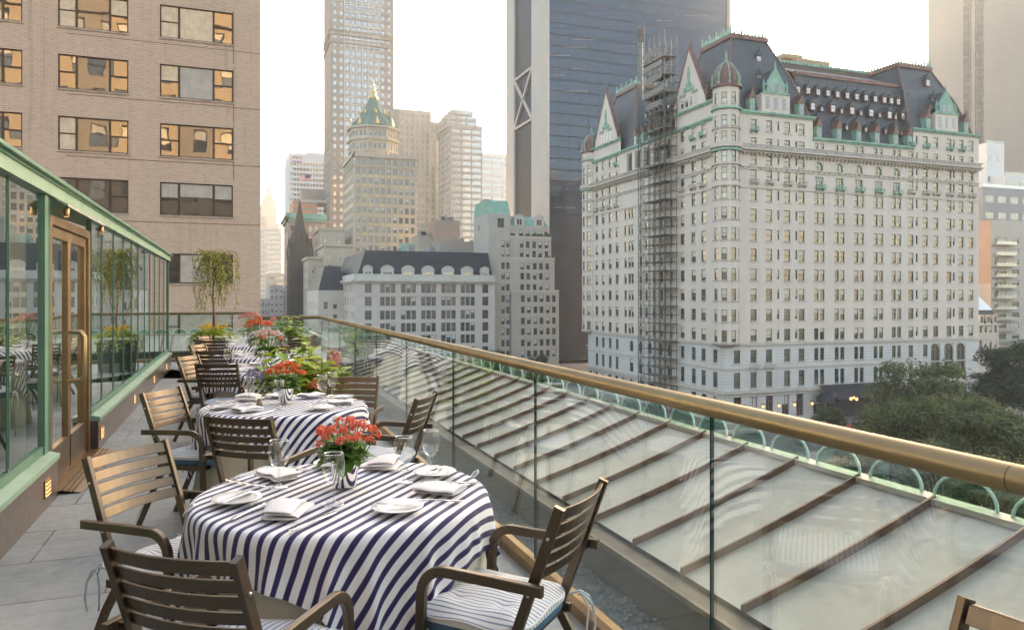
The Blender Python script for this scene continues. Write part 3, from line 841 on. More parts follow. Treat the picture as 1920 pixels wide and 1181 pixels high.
-310,88,739,-264,88,739,-219,88,738,-173,88,738,-128,88,738,-83,88,738,-37,88,739,8,88,738,54,88,738,99,88,738,145,88,738,190,88,738,235,88,738,281,88,738,326,88,738,
371,88,738,417,88,738,462,88,738,508,88,738,553,88,738,596,88,727,602,86,682,605,82,636,597,80,593,605,77,548,-604,100,557,-593,107,600,-587,115,644,-590,126,688,-581,133,731,
-537,133,738,-491,133,738,-446,133,740,-400,133,738,-355,133,738,-310,133,738,-264,133,738,-219,133,738,-173,133,738,-128,133,738,-83,133,738,-37,133,738,8,133,738,54,133,738,99,133,738,
145,133,738,190,133,738,235,133,738,281,133,738,326,133,738,372,133,738,417,133,738,462,133,738,508,133,738,553,133,741,592,133,720,606,125,678,604,122,634,628,109,599,620,115,555,
-590,143,547,-584,151,591,-577,159,635,-579,167,680,-576,177,722,-537,178,738,-491,179,738,-446,179,738,-400,179,738,-355,179,738,-310,179,738,-264,178,738,-219,178,738,-173,179,738,-128,179,738,
-83,178,739,-37,179,738,8,178,738,54,178,738,99,179,738,145,178,738,190,178,738,235,179,738,281,179,738,326,179,738,371,178,738,417,179,738,462,179,738,508,179,738,553,179,740,
581,174,707,583,161,664,596,149,623,617,151,586,634,141,545,-588,187,539,-582,195,583,-586,201,628,-576,206,664,-562,218,706,-537,224,738,-491,224,738,-446,224,738,-400,224,738,-355,224,738,
-310,224,738,-264,224,740,-219,224,738,-173,224,738,-128,224,738,-83,224,738,-37,224,738,8,224,738,54,224,738,99,224,738,145,224,738,190,224,738,235,224,738,281,224,738,326,224,738,
372,224,738,417,224,738,462,224,738,508,224,738,552,224,733,575,216,695,588,204,653,597,191,611,606,178,569,606,166,527,-610,227,536,-613,228,578,-590,235,612,-575,248,652,-549,251,690,
-535,269,729,-491,269,738,-446,269,738,-400,269,738,-355,269,738,-310,269,738,-264,269,738,-219,269,738,-174,269,738,-128,269,738,-83,269,738,-37,269,738,8,269,738,54,269,738,99,269,738,
144,269,738,190,269,738,235,269,738,281,269,738,326,269,738,372,270,739,417,270,738,463,270,738,508,270,741,544,266,717,547,246,675,561,233,634,581,225,594,596,218,554,610,209,514,
-616,263,526,-584,251,553,-565,262,590,-541,264,627,-528,284,666,-521,305,706,-492,315,737,-446,315,738,-400,315,738,-355,315,738,-310,315,738,-264,315,738,-219,315,738,-173,315,739,-128,315,738,
-83,315,738,-37,315,738,8,315,738,54,315,738,99,315,738,144,315,738,190,315,738,235,315,738,281,315,738,326,315,738,372,315,738,417,315,738,462,315,739,507,314,732,523,301,696,
537,285,656,539,267,615,550,251,574,568,240,533,592,243,496,-585,269,494,-555,265,527,-537,280,565,-524,299,604,-513,320,644,-499,338,682,-486,357,720,-446,361,738,-401,360,738,-355,360,738,
-310,360,738,-264,360,738,-219,360,738,-173,360,738,-128,360,738,-83,360,738,-37,360,738,8,360,738,54,360,738,99,360,738,145,360,738,190,360,738,236,360,738,281,360,738,326,360,738,
372,360,738,417,360,738,463,361,740,495,351,710,516,340,676,537,326,639,549,308,599,559,288,559,557,276,517,557,261,474,-553,282,465,-539,299,504,-525,318,543,-508,335,581,-499,355,621,
-496,376,659,-465,384,691,-443,403,726,-401,406,739,-355,406,738,-310,406,738,-264,406,738,-219,406,738,-173,406,738,-128,406,738,-83,406,738,-37,406,738,8,406,738,54,406,738,99,406,738,
144,406,738,190,406,738,236,406,738,281,406,738,326,406,738,372,406,738,418,406,740,456,399,717,471,376,681,487,352,646,513,345,612,540,346,578,543,325,538,562,311,500,577,300,462,
-534,315,442,-517,332,481,-503,350,520,-507,372,559,-502,390,597,-469,395,628,-447,406,661,-424,428,692,-399,449,725,-356,452,738,-310,451,738,-264,451,738,-219,451,738,-174,451,738,-128,451,738,
-83,451,738,-37,451,738,8,451,738,54,451,738,99,451,738,145,451,738,190,451,738,236,451,738,281,451,738,326,451,738,372,452,739,411,445,719,440,429,687,450,402,652,474,384,617,
486,358,582,512,347,549,537,364,516,558,351,488,576,343,447,-516,351,421,-523,369,462,-522,383,499,-507,402,533,-474,406,565,-450,407,597,-427,429,628,-403,450,659,-379,469,689,-351,490,718,
-310,497,737,-264,497,738,-219,497,738,-173,496,738,-128,496,738,-83,496,738,-37,496,738,8,496,738,54,496,738,99,496,738,145,496,738,190,496,738,236,496,738,281,497,741,326,496,735,
363,485,712,393,469,684,412,441,653,440,435,623,451,409,587,474,390,553,488,367,518,511,347,485,535,369,453,566,380,432,-552,374,405,-531,392,438,-513,415,472,-480,421,503,-454,408,533,
-431,430,564,-408,453,595,-389,474,626,-355,484,654,-337,513,683,-301,526,705,-263,539,727,-219,542,737,-174,542,739,-128,542,738,-83,542,738,-37,542,738,8,542,738,54,542,738,99,542,738,
145,542,738,190,542,740,236,542,737,278,537,722,313,519,699,349,506,676,369,477,648,403,470,621,424,447,591,440,441,558,454,418,524,474,396,489,492,375,455,512,353,421,543,370,394,
-539,402,376,-515,422,408,-485,431,440,-461,411,469,-435,432,500,-412,455,531,-399,480,563,-363,482,590,-344,511,619,-319,534,647,-278,530,666,-253,560,688,-213,567,703,-171,579,718,-128,586,729,
-83,587,733,-37,587,736,8,588,737,54,587,736,99,586,733,144,584,727,188,579,717,224,561,700,261,545,680,292,529,661,330,523,639,357,501,613,377,473,585,413,466,558,433,451,528,
439,445,494,456,425,460,474,401,425,497,384,392,518,361,358,-516,426,345,-488,441,377,-466,414,405,-441,436,436,-417,456,467,-408,486,499,-371,485,527,-356,509,557,-339,540,586,-300,532,606,
-264,547,627,-239,574,648,-196,565,661,-159,584,674,-120,591,685,-79,606,694,-35,605,697,10,604,701,52,614,700,92,596,692,135,587,682,178,574,673,220,588,663,254,567,644,285,550,622,
313,543,603,343,525,577,359,494,549,387,472,521,424,470,495,438,456,464,438,448,430,464,435,397,476,409,362,500,390,328,-492,447,313,-473,418,341,-447,439,372,-422,459,403,-413,489,435,
-381,491,463,-353,509,493,-356,540,524,-319,549,547,-280,537,565,-254,566,588,-230,569,606,-194,582,620,-154,593,633,-116,608,645,-73,615,649,-31,600,652,7,616,657,50,628,657,83,599,647,
127,590,638,169,576,629,213,579,620,255,592,610,278,569,590,296,538,565,332,551,543,343,518,515,367,492,486,398,474,458,434,468,431,439,463,400,436,454,367,464,442,333,480,418,298,
-480,423,277,-454,444,309,-430,466,340,-424,494,375,-391,507,402,-358,509,429,-372,536,462,-339,557,486,-299,549,506,-269,559,528,-250,592,553,-216,566,563,-180,587,578,-144,608,592,-103,604,606,
-68,616,605,-23,613,609,4,622,612,47,638,613,77,606,603,117,592,594,161,583,584,203,582,576,239,607,570,265,589,552,274,551,528,310,544,504,333,545,480,357,519,452,378,495,423,
409,477,395,445,484,370,441,474,337,436,461,303,461,444,269,-460,448,245,-441,473,277,-433,501,312,-399,507,340,-363,511,367,-381,533,399,-354,554,424,-317,564,447,-280,553,466,-261,584,492,
-239,587,510,-207,577,522,-166,591,536,-129,613,551,-98,598,562,-63,626,563,-22,613,565,13,624,568,42,637,568,68,612,560,109,598,550,153,590,540,196,580,531,231,608,526,259,612,514,
264,574,490,286,550,466,322,570,449,345,547,418,362,518,388,389,496,359,421,481,332,457,493,308,443,482,274,441,472,240),
(-483,-473,268,-448,-476,296,-413,-478,324,-385,-498,354,-357,-518,383,-366,-549,415,-346,-549,438,-310,-534,456,-276,-555,478,-266,-591,503,-223,-587,516,-182,-583,529,-154,-612,546,-129,-611,554,-89,-600,558,
-47,-614,564,-15,-645,573,7,-606,567,52,-604,562,97,-604,557,119,-613,554,155,-589,540,195,-607,533,239,-613,524,247,-579,496,275,-559,473,315,-565,465,332,-562,436,339,-531,405,366,-508,376,
397,-509,349,418,-500,319,428,-471,286,454,-450,255,483,-434,225,-454,-453,296,-476,-470,332,-440,-468,360,-405,-476,388,-377,-496,417,-357,-520,447,-361,-550,478,-329,-529,497,-291,-539,517,-265,-566,539,
-236,-582,558,-195,-574,572,-159,-595,588,-136,-603,598,-95,-596,602,-51,-607,609,-17,-635,617,12,-602,612,57,-603,607,102,-595,601,129,-602,597,166,-582,583,208,-596,574,233,-586,557,253,-555,533,
292,-549,514,332,-564,499,332,-531,469,357,-507,439,390,-495,411,408,-495,382,423,-467,350,449,-447,319,475,-427,288,501,-435,258,-469,-424,326,-449,-446,359,-468,-466,395,-432,-468,423,-397,-474,451,
-368,-492,481,-357,-521,511,-341,-541,539,-306,-524,557,-273,-546,578,-251,-579,600,-209,-572,614,-167,-578,629,-138,-606,643,-101,-598,647,-57,-601,653,-19,-625,661,18,-600,657,62,-597,651,105,-588,646,
147,-604,638,179,-577,626,220,-588,615,238,-562,595,271,-541,572,308,-548,556,344,-539,530,352,-510,502,378,-487,474,411,-495,446,418,-464,414,443,-443,383,468,-421,351,495,-433,322,516,-435,291,
-493,-403,358,-465,-417,390,-444,-439,423,-459,-462,459,-423,-464,487,-390,-472,515,-360,-491,544,-358,-523,575,-324,-528,598,-288,-532,618,-261,-560,640,-223,-565,654,-184,-577,671,-148,-598,687,-107,-599,692,
-63,-602,698,-20,-610,703,23,-609,701,67,-599,696,112,-593,691,153,-590,681,192,-571,669,235,-577,656,252,-544,633,289,-530,612,329,-540,592,343,-509,565,372,-491,537,404,-492,510,414,-462,478,
437,-439,446,461,-417,415,494,-427,386,510,-427,354,519,-405,318,-521,-391,391,-486,-391,420,-462,-410,453,-440,-432,487,-450,-457,522,-415,-462,550,-382,-471,579,-356,-492,608,-345,-525,638,-310,-528,657,
-277,-547,679,-236,-555,697,-198,-573,714,-156,-581,727,-111,-583,733,-66,-585,736,-20,-585,737,25,-585,737,71,-585,736,116,-584,732,161,-581,724,204,-574,713,239,-554,693,271,-535,673,309,-530,653,
341,-516,629,360,-488,600,394,-487,573,412,-461,542,430,-435,510,456,-413,479,487,-428,450,508,-419,417,508,-394,380,509,-371,342,-548,-386,426,-514,-394,455,-481,-383,484,-462,-407,517,-437,-424,551,
-440,-452,586,-407,-461,614,-379,-476,643,-354,-497,672,-323,-511,696,-289,-532,719,-248,-539,735,-202,-540,741,-157,-539,740,-111,-539,738,-66,-539,738,-20,-539,738,25,-539,738,71,-539,738,116,-539,738,
161,-539,739,207,-540,739,252,-539,732,292,-528,713,329,-518,692,351,-490,664,384,-481,637,410,-460,606,425,-432,574,451,-412,543,483,-424,514,499,-407,479,493,-384,441,512,-365,406,537,-356,371,
-563,-358,458,-542,-376,482,-509,-373,514,-482,-383,548,-460,-401,581,-435,-418,615,-430,-447,649,-400,-460,678,-373,-480,707,-338,-492,732,-293,-494,741,-248,-494,738,-202,-494,738,-157,-494,738,-111,-494,738,
-66,-494,738,-20,-494,738,25,-494,738,71,-494,738,116,-494,738,162,-494,738,207,-494,738,252,-494,738,298,-494,739,342,-492,728,374,-476,700,402,-458,670,420,-430,638,447,-410,608,479,-416,578,
491,-396,542,489,-371,504,514,-358,469,543,-358,434,567,-344,401,-539,-320,464,-523,-339,502,-534,-356,543,-512,-374,578,-481,-377,611,-458,-394,645,-437,-414,679,-420,-439,713,-384,-449,738,-338,-449,739,
-293,-448,738,-248,-448,738,-202,-448,738,-157,-448,739,-111,-448,738,-66,-448,738,-20,-448,738,25,-448,738,71,-448,738,116,-448,738,162,-448,738,207,-448,738,252,-448,738,298,-448,738,343,-449,738,
389,-449,733,420,-433,703,442,-409,672,473,-404,640,483,-384,605,493,-361,568,519,-352,533,545,-345,497,543,-328,456,546,-309,415,-554,-291,488,-533,-302,524,-516,-319,562,-514,-341,602,-510,-362,641,
-482,-371,675,-462,-393,710,-430,-404,738,-384,-403,738,-338,-403,738,-293,-403,738,-247,-403,738,-202,-403,738,-157,-403,738,-111,-403,738,-66,-403,738,-20,-403,738,25,-403,738,71,-403,738,116,-403,738,
161,-403,738,207,-403,738,252,-403,738,298,-403,739,343,-403,738,389,-403,738,435,-403,734,462,-388,702,481,-371,668,498,-352,631,525,-346,596,533,-325,557,531,-307,515,543,-288,476,558,-271,437,
-586,-288,517,-561,-282,549,-537,-287,586,-519,-303,624,-506,-322,663,-498,-344,702,-474,-358,735,-429,-358,738,-384,-358,738,-338,-358,738,-293,-358,738,-247,-358,738,-202,-358,738,-157,-358,738,-111,-358,738,
-66,-358,738,-20,-358,738,25,-358,739,71,-358,738,116,-358,738,162,-357,738,207,-358,738,252,-358,738,298,-358,738,343,-358,738,389,-358,738,434,-358,738,478,-357,730,502,-343,694,520,-326,657,
522,-307,616,531,-287,576,548,-271,538,562,-254,499,571,-234,460,-580,-245,527,-571,-259,569,-571,-273,611,-549,-283,649,-527,-291,686,-517,-311,726,-475,-313,741,-429,-312,738,-384,-312,738,-338,-312,738,
-293,-312,738,-247,-312,738,-202,-312,738,-157,-312,738,-111,-312,738,-66,-312,738,-20,-312,738,25,-312,738,71,-312,738,116,-312,738,162,-312,738,207,-312,738,252,-312,738,298,-312,738,343,-312,738,
389,-312,738,434,-312,738,480,-313,739,518,-308,718,531,-291,678,537,-271,638,552,-255,599,561,-236,558,582,-221,521,588,-199,483,-574,-202,540,-565,-216,582,-564,-231,625,-555,-246,667,-552,-262,709,
-520,-267,739,-474,-267,738,-429,-267,738,-384,-267,738,-338,-267,738,-293,-267,738,-247,-267,738,-202,-267,738,-156,-267,738,-111,-267,738,-66,-267,738,-20,-267,738,25,-267,738,71,-267,738,116,-267,740,
162,-267,738,207,-267,738,252,-267,738,298,-267,738,343,-267,738,389,-267,739,434,-267,738,479,-267,738,526,-267,736,546,-255,700,559,-238,659,575,-225,620,596,-222,579,608,-209,542,627,-205,501,
-600,-170,556,-588,-181,598,-574,-191,640,-570,-207,683,-561,-220,726,-520,-222,740,-474,-222,738,-429,-221,740,-384,-221,738,-338,-221,738,-293,-222,738,-247,-221,738,-202,-221,738,-156,-221,738,-111,-221,738,
-66,-221,738,-20,-221,738,25,-221,738,71,-221,738,116,-221,738,161,-221,738,207,-221,738,252,-221,738,298,-221,738,343,-221,738,389,-221,738,434,-222,738,479,-221,738,525,-222,738,563,-219,718,
574,-207,675,590,-196,634,615,-186,598,612,-179,554,615,-168,511,-622,-133,572,-612,-146,615,-602,-159,657,-590,-171,699,-564,-176,735,-520,-176,738,-474,-176,738,-429,-176,738,-384,-176,738,-338,-176,738,
-293,-176,738,-247,-176,738,-202,-176,738,-156,-176,738,-111,-176,738,-66,-176,738,-20,-176,738,25,-176,738,71,-176,739,116,-176,738,161,-176,738,207,-176,738,252,-176,738,298,-176,738,343,-176,738,
389,-176,738,434,-176,738,479,-176,738,525,-176,738,569,-176,731,588,-167,690,593,-154,649,597,-145,605,592,-139,560,596,-133,517,-595,-104,573,-592,-112,618,-594,-120,662,-592,-128,707,-565,-131,739,
-520,-131,738,-474,-131,738,-429,-131,738,-384,-131,738,-338,-131,738,-293,-131,738,-247,-131,738,-202,-131,738,-156,-131,738,-111,-131,738,-66,-131,738,-20,-130,738,25,-130,738,71,-130,738,116,-131,738,
161,-131,738,207,-131,738,252,-131,738,298,-131,738,343,-131,738,389,-131,738,434,-131,738,479,-131,738,525,-131,738,570,-131,737,590,-124,702,595,-116,658,603,-108,614,614,-107,571,610,-96,535,
-609,-62,581,-603,-69,626,-599,-76,671,-600,-84,715,-565,-85,740,-520,-85,738,-474,-85,738,-429,-85,738,-383,-85,738,-338,-85,738,-293,-85,738,-247,-85,738,-202,-85,738,-156,-85,738,-111,-85,738,
-66,-85,738,-20,-85,738,25,-85,738,71,-85,738,116,-85,738,161,-85,738,207,-85,738,252,-85,739,298,-85,738,343,-85,740,389,-85,738,434,-85,738,480,-85,738,525,-85,738,570,-85,739,
598,-83,709,601,-78,664,613,-71,621,614,-66,576,622,-61,532,-641,-32,590,-632,-35,634,-622,-39,678,-604,-40,720,-565,-40,740,-520,-40,738,-474,-40,738,-429,-40,738,-383,-40,738,-338,-40,738,
-293,-40,739,-247,-40,738,-202,-40,738,-156,-40,738,-111,-40,738,-65,-40,738,-20,-40,738,25,-40,740,71,-40,738,116,-40,738,161,-40,738,207,-40,738,252,-40,738,298,-40,738,343,-40,738,
389,-40,738,434,-40,738,479,-40,738,525,-40,738,571,-40,739,606,-39,715,615,-39,672,627,-40,628,638,-40,584,648,-40,540,-607,-3,585,-606,0,630,-604,3,675,-605,5,721,-565,6,739,
-520,6,738,-474,6,738,-429,6,738,-384,6,739,-338,6,738,-293,6,739,-247,6,738,-202,6,738,-156,6,738,-111,6,738,-66,6,738,-20,6,738,25,6,738,71,6,738,116,6,738,
162,6,738,207,6,738,252,6,738,298,6,738,343,6,738,389,6,738,434,6,738,480,6,738,525,6,738,571,6,740,608,6,716,614,5,672,624,5,627,628,4,582,636,3,537,
-602,42,582,-599,45,627,-602,48,672,-602,51,718,-565,51,739,-520,51,738,-474,51,738,-429,51,738,-383,51,738,-338,51,738,-293,51,738,-247,51,738,-202,51,738,-156,51,738,-111,51,738,
-66,51,738,-20,51,738,25,51,738,71,51,738,116,51,738,162,51,738,207,51,738,252,51,738,298,51,738,343,51,738,389,51,738,434,51,738,479,51,738,525,51,738,571,51,740,
604,51,713,601,46,667,598,42,622,603,38,577,609,34,532,-602,87,579,-601,90,624,-608,91,669,-598,95,713,-565,97,740,-520,97,738,-474,97,738,-429,97,738,-383,97,738,-338,97,738,
-293,97,738,-247,96,738,-202,97,738,-156,97,738,-111,97,738,-66,97,738,-20,97,738,25,96,738,71,97,738,116,97,738,162,97,738,207,97,738,252,97,738,298,97,738,343,97,738,
389,97,738,434,96,738,480,97,738,525,97,738,571,97,740,599,96,708,595,91,663,596,87,618,601,83,573,610,79,529,-634,119,579,-623,128,623,-600,131,660,-587,138,703,-565,142,738,
-520,142,738,-474,142,740,-429,142,741,-383,142,738,-338,142,738,-293,142,738,-247,142,738,-202,142,738,-156,142,738,-111,142,739,-66,142,738,-20,142,738,25,142,738,71,142,738,116,142,738,
161,142,738,207,142,738,252,142,738,298,142,738,343,142,738,389,142,738,434,142,738,479,142,738,525,142,738,570,142,737,596,139,702,610,134,659,607,131,615,622,123,573,625,121,529,
-594,130,567,-583,145,609,-578,160,651,-576,177,693,-564,187,732,-519,187,738,-474,187,738,-429,187,738,-383,187,738,-338,187,738,-293,187,738,-247,187,739,-202,187,738,-156,187,738,-111,187,740,
-66,187,738,-20,187,738,25,187,738,71,187,738,116,187,738,162,187,738,207,187,739,252,187,739,298,187,738,343,187,738,389,187,738,434,188,738,479,188,738,525,188,738,569,187,731,
576,177,689,578,163,646,595,152,605,615,168,570,638,164,531,-592,171,552,-580,186,592,-578,203,635,-564,215,676,-558,230,718,-520,233,739,-474,233,738,-429,233,738,-383,233,738,-338,233,738,
-293,233,738,-247,233,738,-202,233,738,-156,233,738,-111,233,740,-66,233,738,-20,233,738,25,233,738,71,233,738,116,233,738,162,233,738,207,233,738,253,233,738,298,233,738,343,233,738,
389,233,738,434,233,738,479,233,738,525,233,742,562,230,716,567,217,675,578,207,633,582,193,590,581,176,548,600,169,508,-582,212,535,-571,226,576,-562,241,618,-548,253,659,-543,269,700,
-519,278,735,-474,278,738,-429,278,738,-383,278,738,-338,278,738,-293,278,738,-247,278,738,-202,278,738,-156,278,738,-111,278,738,-66,278,738,-20,278,738,25,278,738,71,278,738,116,278,738,
162,278,738,207,278,738,252,278,738,298,278,738,343,278,738,389,278,738,434,278,738,479,278,738,524,278,734,543,266,696,559,252,656,579,241,619,576,229,578,573,218,534,581,205,491,
-566,250,517,-550,261,558,-538,275,600,-528,290,641,-535,307,682,-512,318,717,-475,324,739,-429,324,738,-383,324,738,-338,324,738,-293,324,738,-247,323,738,-202,324,738,-156,324,738,-111,323,738,
-66,324,738,-20,324,739,25,324,738,71,324,738,116,324,738,162,324,738,207,324,738,253,324,738,298,324,738,343,324,738,389,324,738,434,324,738,480,324,741,516,319,717,522,298,677,
534,280,637,554,271,599,573,257,560,601,253,526,611,232,487,-543,285,499,-530,298,541,-536,312,583,-541,327,622,-512,331,654,-494,351,691,-473,368,727,-429,369,739,-383,369,738,-338,369,738,
-293,369,738,-247,369,738,-202,369,738,-156,369,738,-111,369,738,-66,369,738,-20,369,738,25,369,738,71,369,738,116,369,738,162,369,738,207,369,738,252,369,738,298,369,738,343,369,738,
389,369,738,434,369,742,477,367,727,496,347,691,519,336,656,516,316,615,527,297,576,549,290,539,571,276,501,593,265,464,-551,316,485,-565,314,526,-543,331,559,-520,349,593,-505,369,630,
-474,376,663,-454,397,697,-428,414,731,-384,415,738,-338,415,738,-293,414,738,-247,414,738,-202,414,738,-156,414,738,-111,414,738,-66,414,738,-20,414,738,25,414,738,71,414,738,116,414,738,
162,414,738,207,414,738,253,415,738,298,415,738,343,415,738,389,415,742,433,414,731,457,395,698,480,379,663,496,356,627,526,354,594,522,336,555,524,316,515,541,299,477,561,284,439,
-576,329,465,-557,350,501,-538,369,536,-508,380,567,-476,382,599,-450,398,633,-433,423,667,-411,441,699,-383,459,729,-339,460,739,-293,460,738,-247,460,738,-202,460,738,-157,460,738,-111,460,738,
-66,460,738,-20,460,738,25,460,738,71,460,738,116,460,738,162,460,738,207,460,738,252,460,738,298,460,738,344,460,741,387,458,729,416,440,699,440,421,667,454,401,634,476,383,600,
497,370,564,529,370,532,535,352,494,526,334,454,537,314,415,-567,366,440,-539,380,472,-507,377,504,-477,386,536,-451,404,569,-437,430,603,-421,451,636,-394,460,666,-365,480,693,-335,501,721,
-293,506,737,-248,505,738,-202,505,738,-156,505,738,-111,505,738,-66,505,738,-20,505,738,25,505,738,71,505,738,116,505,738,162,505,738,207,505,738,253,505,739,298,506,739,340,500,723,
367,480,695,394,459,665,419,439,635,450,432,604,454,409,570,475,389,536,498,383,501,529,379,469,543,370,433,541,351,395,-540,377,409,-508,379,440,-478,390,472,-455,411,505,-442,436,539,
-433,462,574,-404,463,602,-373,478,630,-348,498,657,-315,515,682,-286,537,707,-246,548,726,-202,551,737,-157,551,739,-111,551,739,-66,551,738,-20,551,738,25,551,738,71,551,738,116,551,740,
162,551,742,207,551,738,251,547,727,288,533,706,322,516,683,355,496,659,378,482,632,398,459,601,425,439,570,457,439,541,457,419,506,475,396,472,506,396,443,538,409,414,562,389,382,
-510,382,376,-481,396,408,-458,417,441,-446,442,475,-441,471,510,-414,469,539,-381,474,566,-364,504,595,-326,511,619,-293,528,644,-271,554,668,-232,558,684,-195,576,701,-154,586,714,-111,593,725,
-66,594,730,-20,595,732,25,595,732,71,595,732,116,593,726,159,585,715,200,571,700,240,565,686,277,550,669,300,522,644,334,506,621,371,501,597,393,485,569,402,458,537,430,441,506,
464,445,477,464,426,442,477,400,409,511,398,380,543,410,350,-486,403,345,-465,426,378,-447,449,411,-446,477,447,-423,476,476,-391,474,503,-371,501,531,-342,517,557,-304,522,581,-296,556,609,
-257,554,625,-215,560,642,-183,588,659,-141,582,672,-107,610,684,-63,599,685,-19,610,689,25,602,688,70,599,687,112,613,686,144,585,671,185,571,657,227,560,643,269,568,629,288,541,607,
316,522,582,348,503,558,386,510,538,390,489,506,407,462,473,435,444,442,469,449,413,471,431,379,484,405,346,515,397,316,-465,429,314,-454,457,348,-452,483,383,-429,486,413,-401,473,440,
-373,495,468,-359,527,496,-320,521,519,-304,548,546,-283,560,568,-241,564,584,-203,574,600,-170,593,616,-128,585,628,-102,618,639,-60,606,641,-18,616,643,24,600,643,68,604,642,106,626,643,
132,591,629,172,576,614,214,564,600,256,559,587,298,567,572,294,532,544,328,515,520,363,517,499,396,520,475,392,490,441,413,466,410,440,448,378,474,452,349,487,430,318,507,422,290,
-454,462,284,-453,489,319,-433,496,350,-411,473,376,-381,493,404,-370,525,433,-337,528,457,-312,544,484,-309,570,513,-267,561,526,-226,565,541,-202,596,561,-159,586,572,-117,597,586,-97,617,594,
-58,601,596,-15,615,599,25,608,598,69,602,597,102,625,598,125,608,587,160,583,571,201,573,557,243,562,544,281,585,534,292,560,509,310,533,483,345,517,459,375,545,444,398,523,411,
398,494,378,419,472,346,445,452,314,476,444,286,513,442,262,-455,494,255,-438,508,287,-422,474,313,-392,494,341,-369,520,370,-352,544,398,-317,540,420,-326,572,451,-293,577,471,-253,567,483,
-213,578,500,-187,609,520,-147,591,529,-110,610,543,-93,627,550,-57,604,551,-15,620,554,26,616,554,69,608,552,97,638,555,120,626,546,149,596,529,189,581,515,230,568,500,270,584,490,
301,588,475,297,554,446,327,534,421,364,537,401,395,557,384,397,529,349,405,500,315,423,476,282,452,460,251,488,452,225)]


def cloth_mesh(k):
    raw = CLOTH[k]; n = 35
    vs = [tuple(c / 1000 for c in raw[i * 3:i * 3 + 3]) for i in range(n * n)]
    b = MB(); b.add(vs, [(j * n + i, j * n + i + 1, (j + 1) * n + i + 1, (j + 1) * n + i) for j in range(n - 1) for i in range(n - 1)], 0, True)
    me = b.mesh('tablecloth', M['stripe'])
    uv = me.uv_layers.new(name='UVMap')
    for lp in me.loops: uv.data[lp.index].uv = ((lp.vertex_index // n) * 1.54 / (n - 1) + .006, (lp.vertex_index % n) * 1.54 / (n - 1))
    return me


cm = [cloth_mesh(0), cloth_mesh(1)]
tab = thing('round_table', 'x', 'table', (0, 0, 0), 0, 'round dining tables')
b = MB(); b.lathe([(0, .728), (.585, .728), (.595, .718), (.595, .70), (.58, .69), (0, .69)], 64); b.build('tabletop', M['wood'], tab, True)
b = MB(); b.lathe([(0, .02), (.28, .02), (.29, .01), (.29, 0)], 32); b.lathe([(.05, .02), (.04, .3), (.05, .69)], 16); b.build('pedestal', M['bronze_dark'], tab, True)
uc = MB(); n = 120; vs = []
for j, (z, q) in enumerate(((.7295, 0), (.7295, .54), (.722, .575), (.69, .578), (.5, .585), (.3, .605), (.1, .635), (.012, .645))):
    am = .030 * max(0, (.45 - z) / .45)
    for i in range(n):
        a = 2 * math.pi * i / n
        r = q + am * math.sin(a * 14 + .6 * math.sin(a * 3)) if q else 0
        vs.append((r * math.cos(a), r * math.sin(a), z))
uc.add(vs, [(j * n + i, j * n + (i + 1) % n, (j + 1) * n + (i + 1) % n, (j + 1) * n + i) for j in range(7) for i in range(n)], 0, True)
ucm = uc.mesh('undercloth', M['under'])
for i, (x, y, rz, k, nm) in enumerate(TABLES):
    o = tab if i == 0 else copy_tree(tab)
    o.location = (x, y, 0); o.scale = (.95, .95, 1); o.rotation_euler = (0, 0, R(20 * i)); o['label'] = f'round pedestal table hidden under cloths, the {nm} from the camera'
    u = link('undercloth', ucm); u.location = (x, y, 0); u.rotation_euler = (0, 0, R(13 * i)); u.scale = (.95, .95, 1)
    tag(u, f'plain ivory undercloth reaching the floor on the {nm}', 'tablecloth', 'ivory undercloths')
    c = link('tablecloth', cm[k], None, sub=2); c.location = (x, y, .004); c.rotation_euler = (0, 0, R(rz)); c.scale = (.95, .95, 1)
    tag(c, f'navy and white striped tablecloth draped over the {nm}', 'tablecloth', 'striped tablecloths')

# ---------------------------------------------------------------- things laid on the tables
TOP = .752


def napkin_mesh(v):
    rnd = random.Random(v); b = MB()
    if v < 2:
        prof = [(-.062, .004), (.0, .003), (.058, .004), (.069, .010), (.060, .017), (0, .0165), (-.055, .0165), (-.066, .0225), (-.056, .029), (0, .031), (.052, .0305), (.060, .027)]
        n = 10; vs = []
        for i in range(n + 1):
            y = -.09 + .18 * i / n
            for x, z in [(q[0], q[1] * .62) for q in prof]:
                e = 1 + .03 * math.sin(i * 1.3 + v + z * 90)
                vs.append((x * e + .006 * math.sin(i * .8 + v * 2), y + .004 * math.sin(z * 140 + i), z * (1 + .18 * math.sin(i * .9 + x * 25 + v)) + .003))
        k = len(prof)
    else:
        prof = [(-.085, .003), (.07, .003), (.082, .012), (.066, .022), (0, .030), (-.05, .036), (-.075, .044), (-.05, .053), (.02, .050), (.055, .034)]
        n = 10; vs = []
        for i in range(n + 1):
            t = i / n; y = -.085 + .17 * t; q = .75 + .4 * math.sin(math.pi * t)
            for x, z in [(q[0] * .9, q[1] * .75) for q in prof]: vs.append((x * (.9 + .2 * t), y + .008 * math.sin(z * 100), z * q + .002))
        k = len(prof)
    b.add(vs, [(i * k + j, i * k + j + 1, (i + 1) * k + j + 1, (i + 1) * k + j) for i in range(n) for j in range(k - 1)], 0, True)
    me = b.mesh('napkin', M['linen']); return me


NAP = [napkin_mesh(v) for v in range(4)]


def nap(v):
    o = link('napkin', NAP[v])
    s = o.modifiers.new('thick', 'SOLIDIFY'); s.thickness = .006; s.offset = 0
    q = o.modifiers.new('sub', 'SUBSURF'); q.levels = 1; q.render_levels = 1
    return o


b = MB(); b.lathe([(0, .004), (.050, .004), (.056, .006), (.090, .015), (.092, .0165), (.090, .018), (.057, .0095), (.05, .008), (0, .008)], 40); PLATE = b.mesh('bread_plate', M['china'])


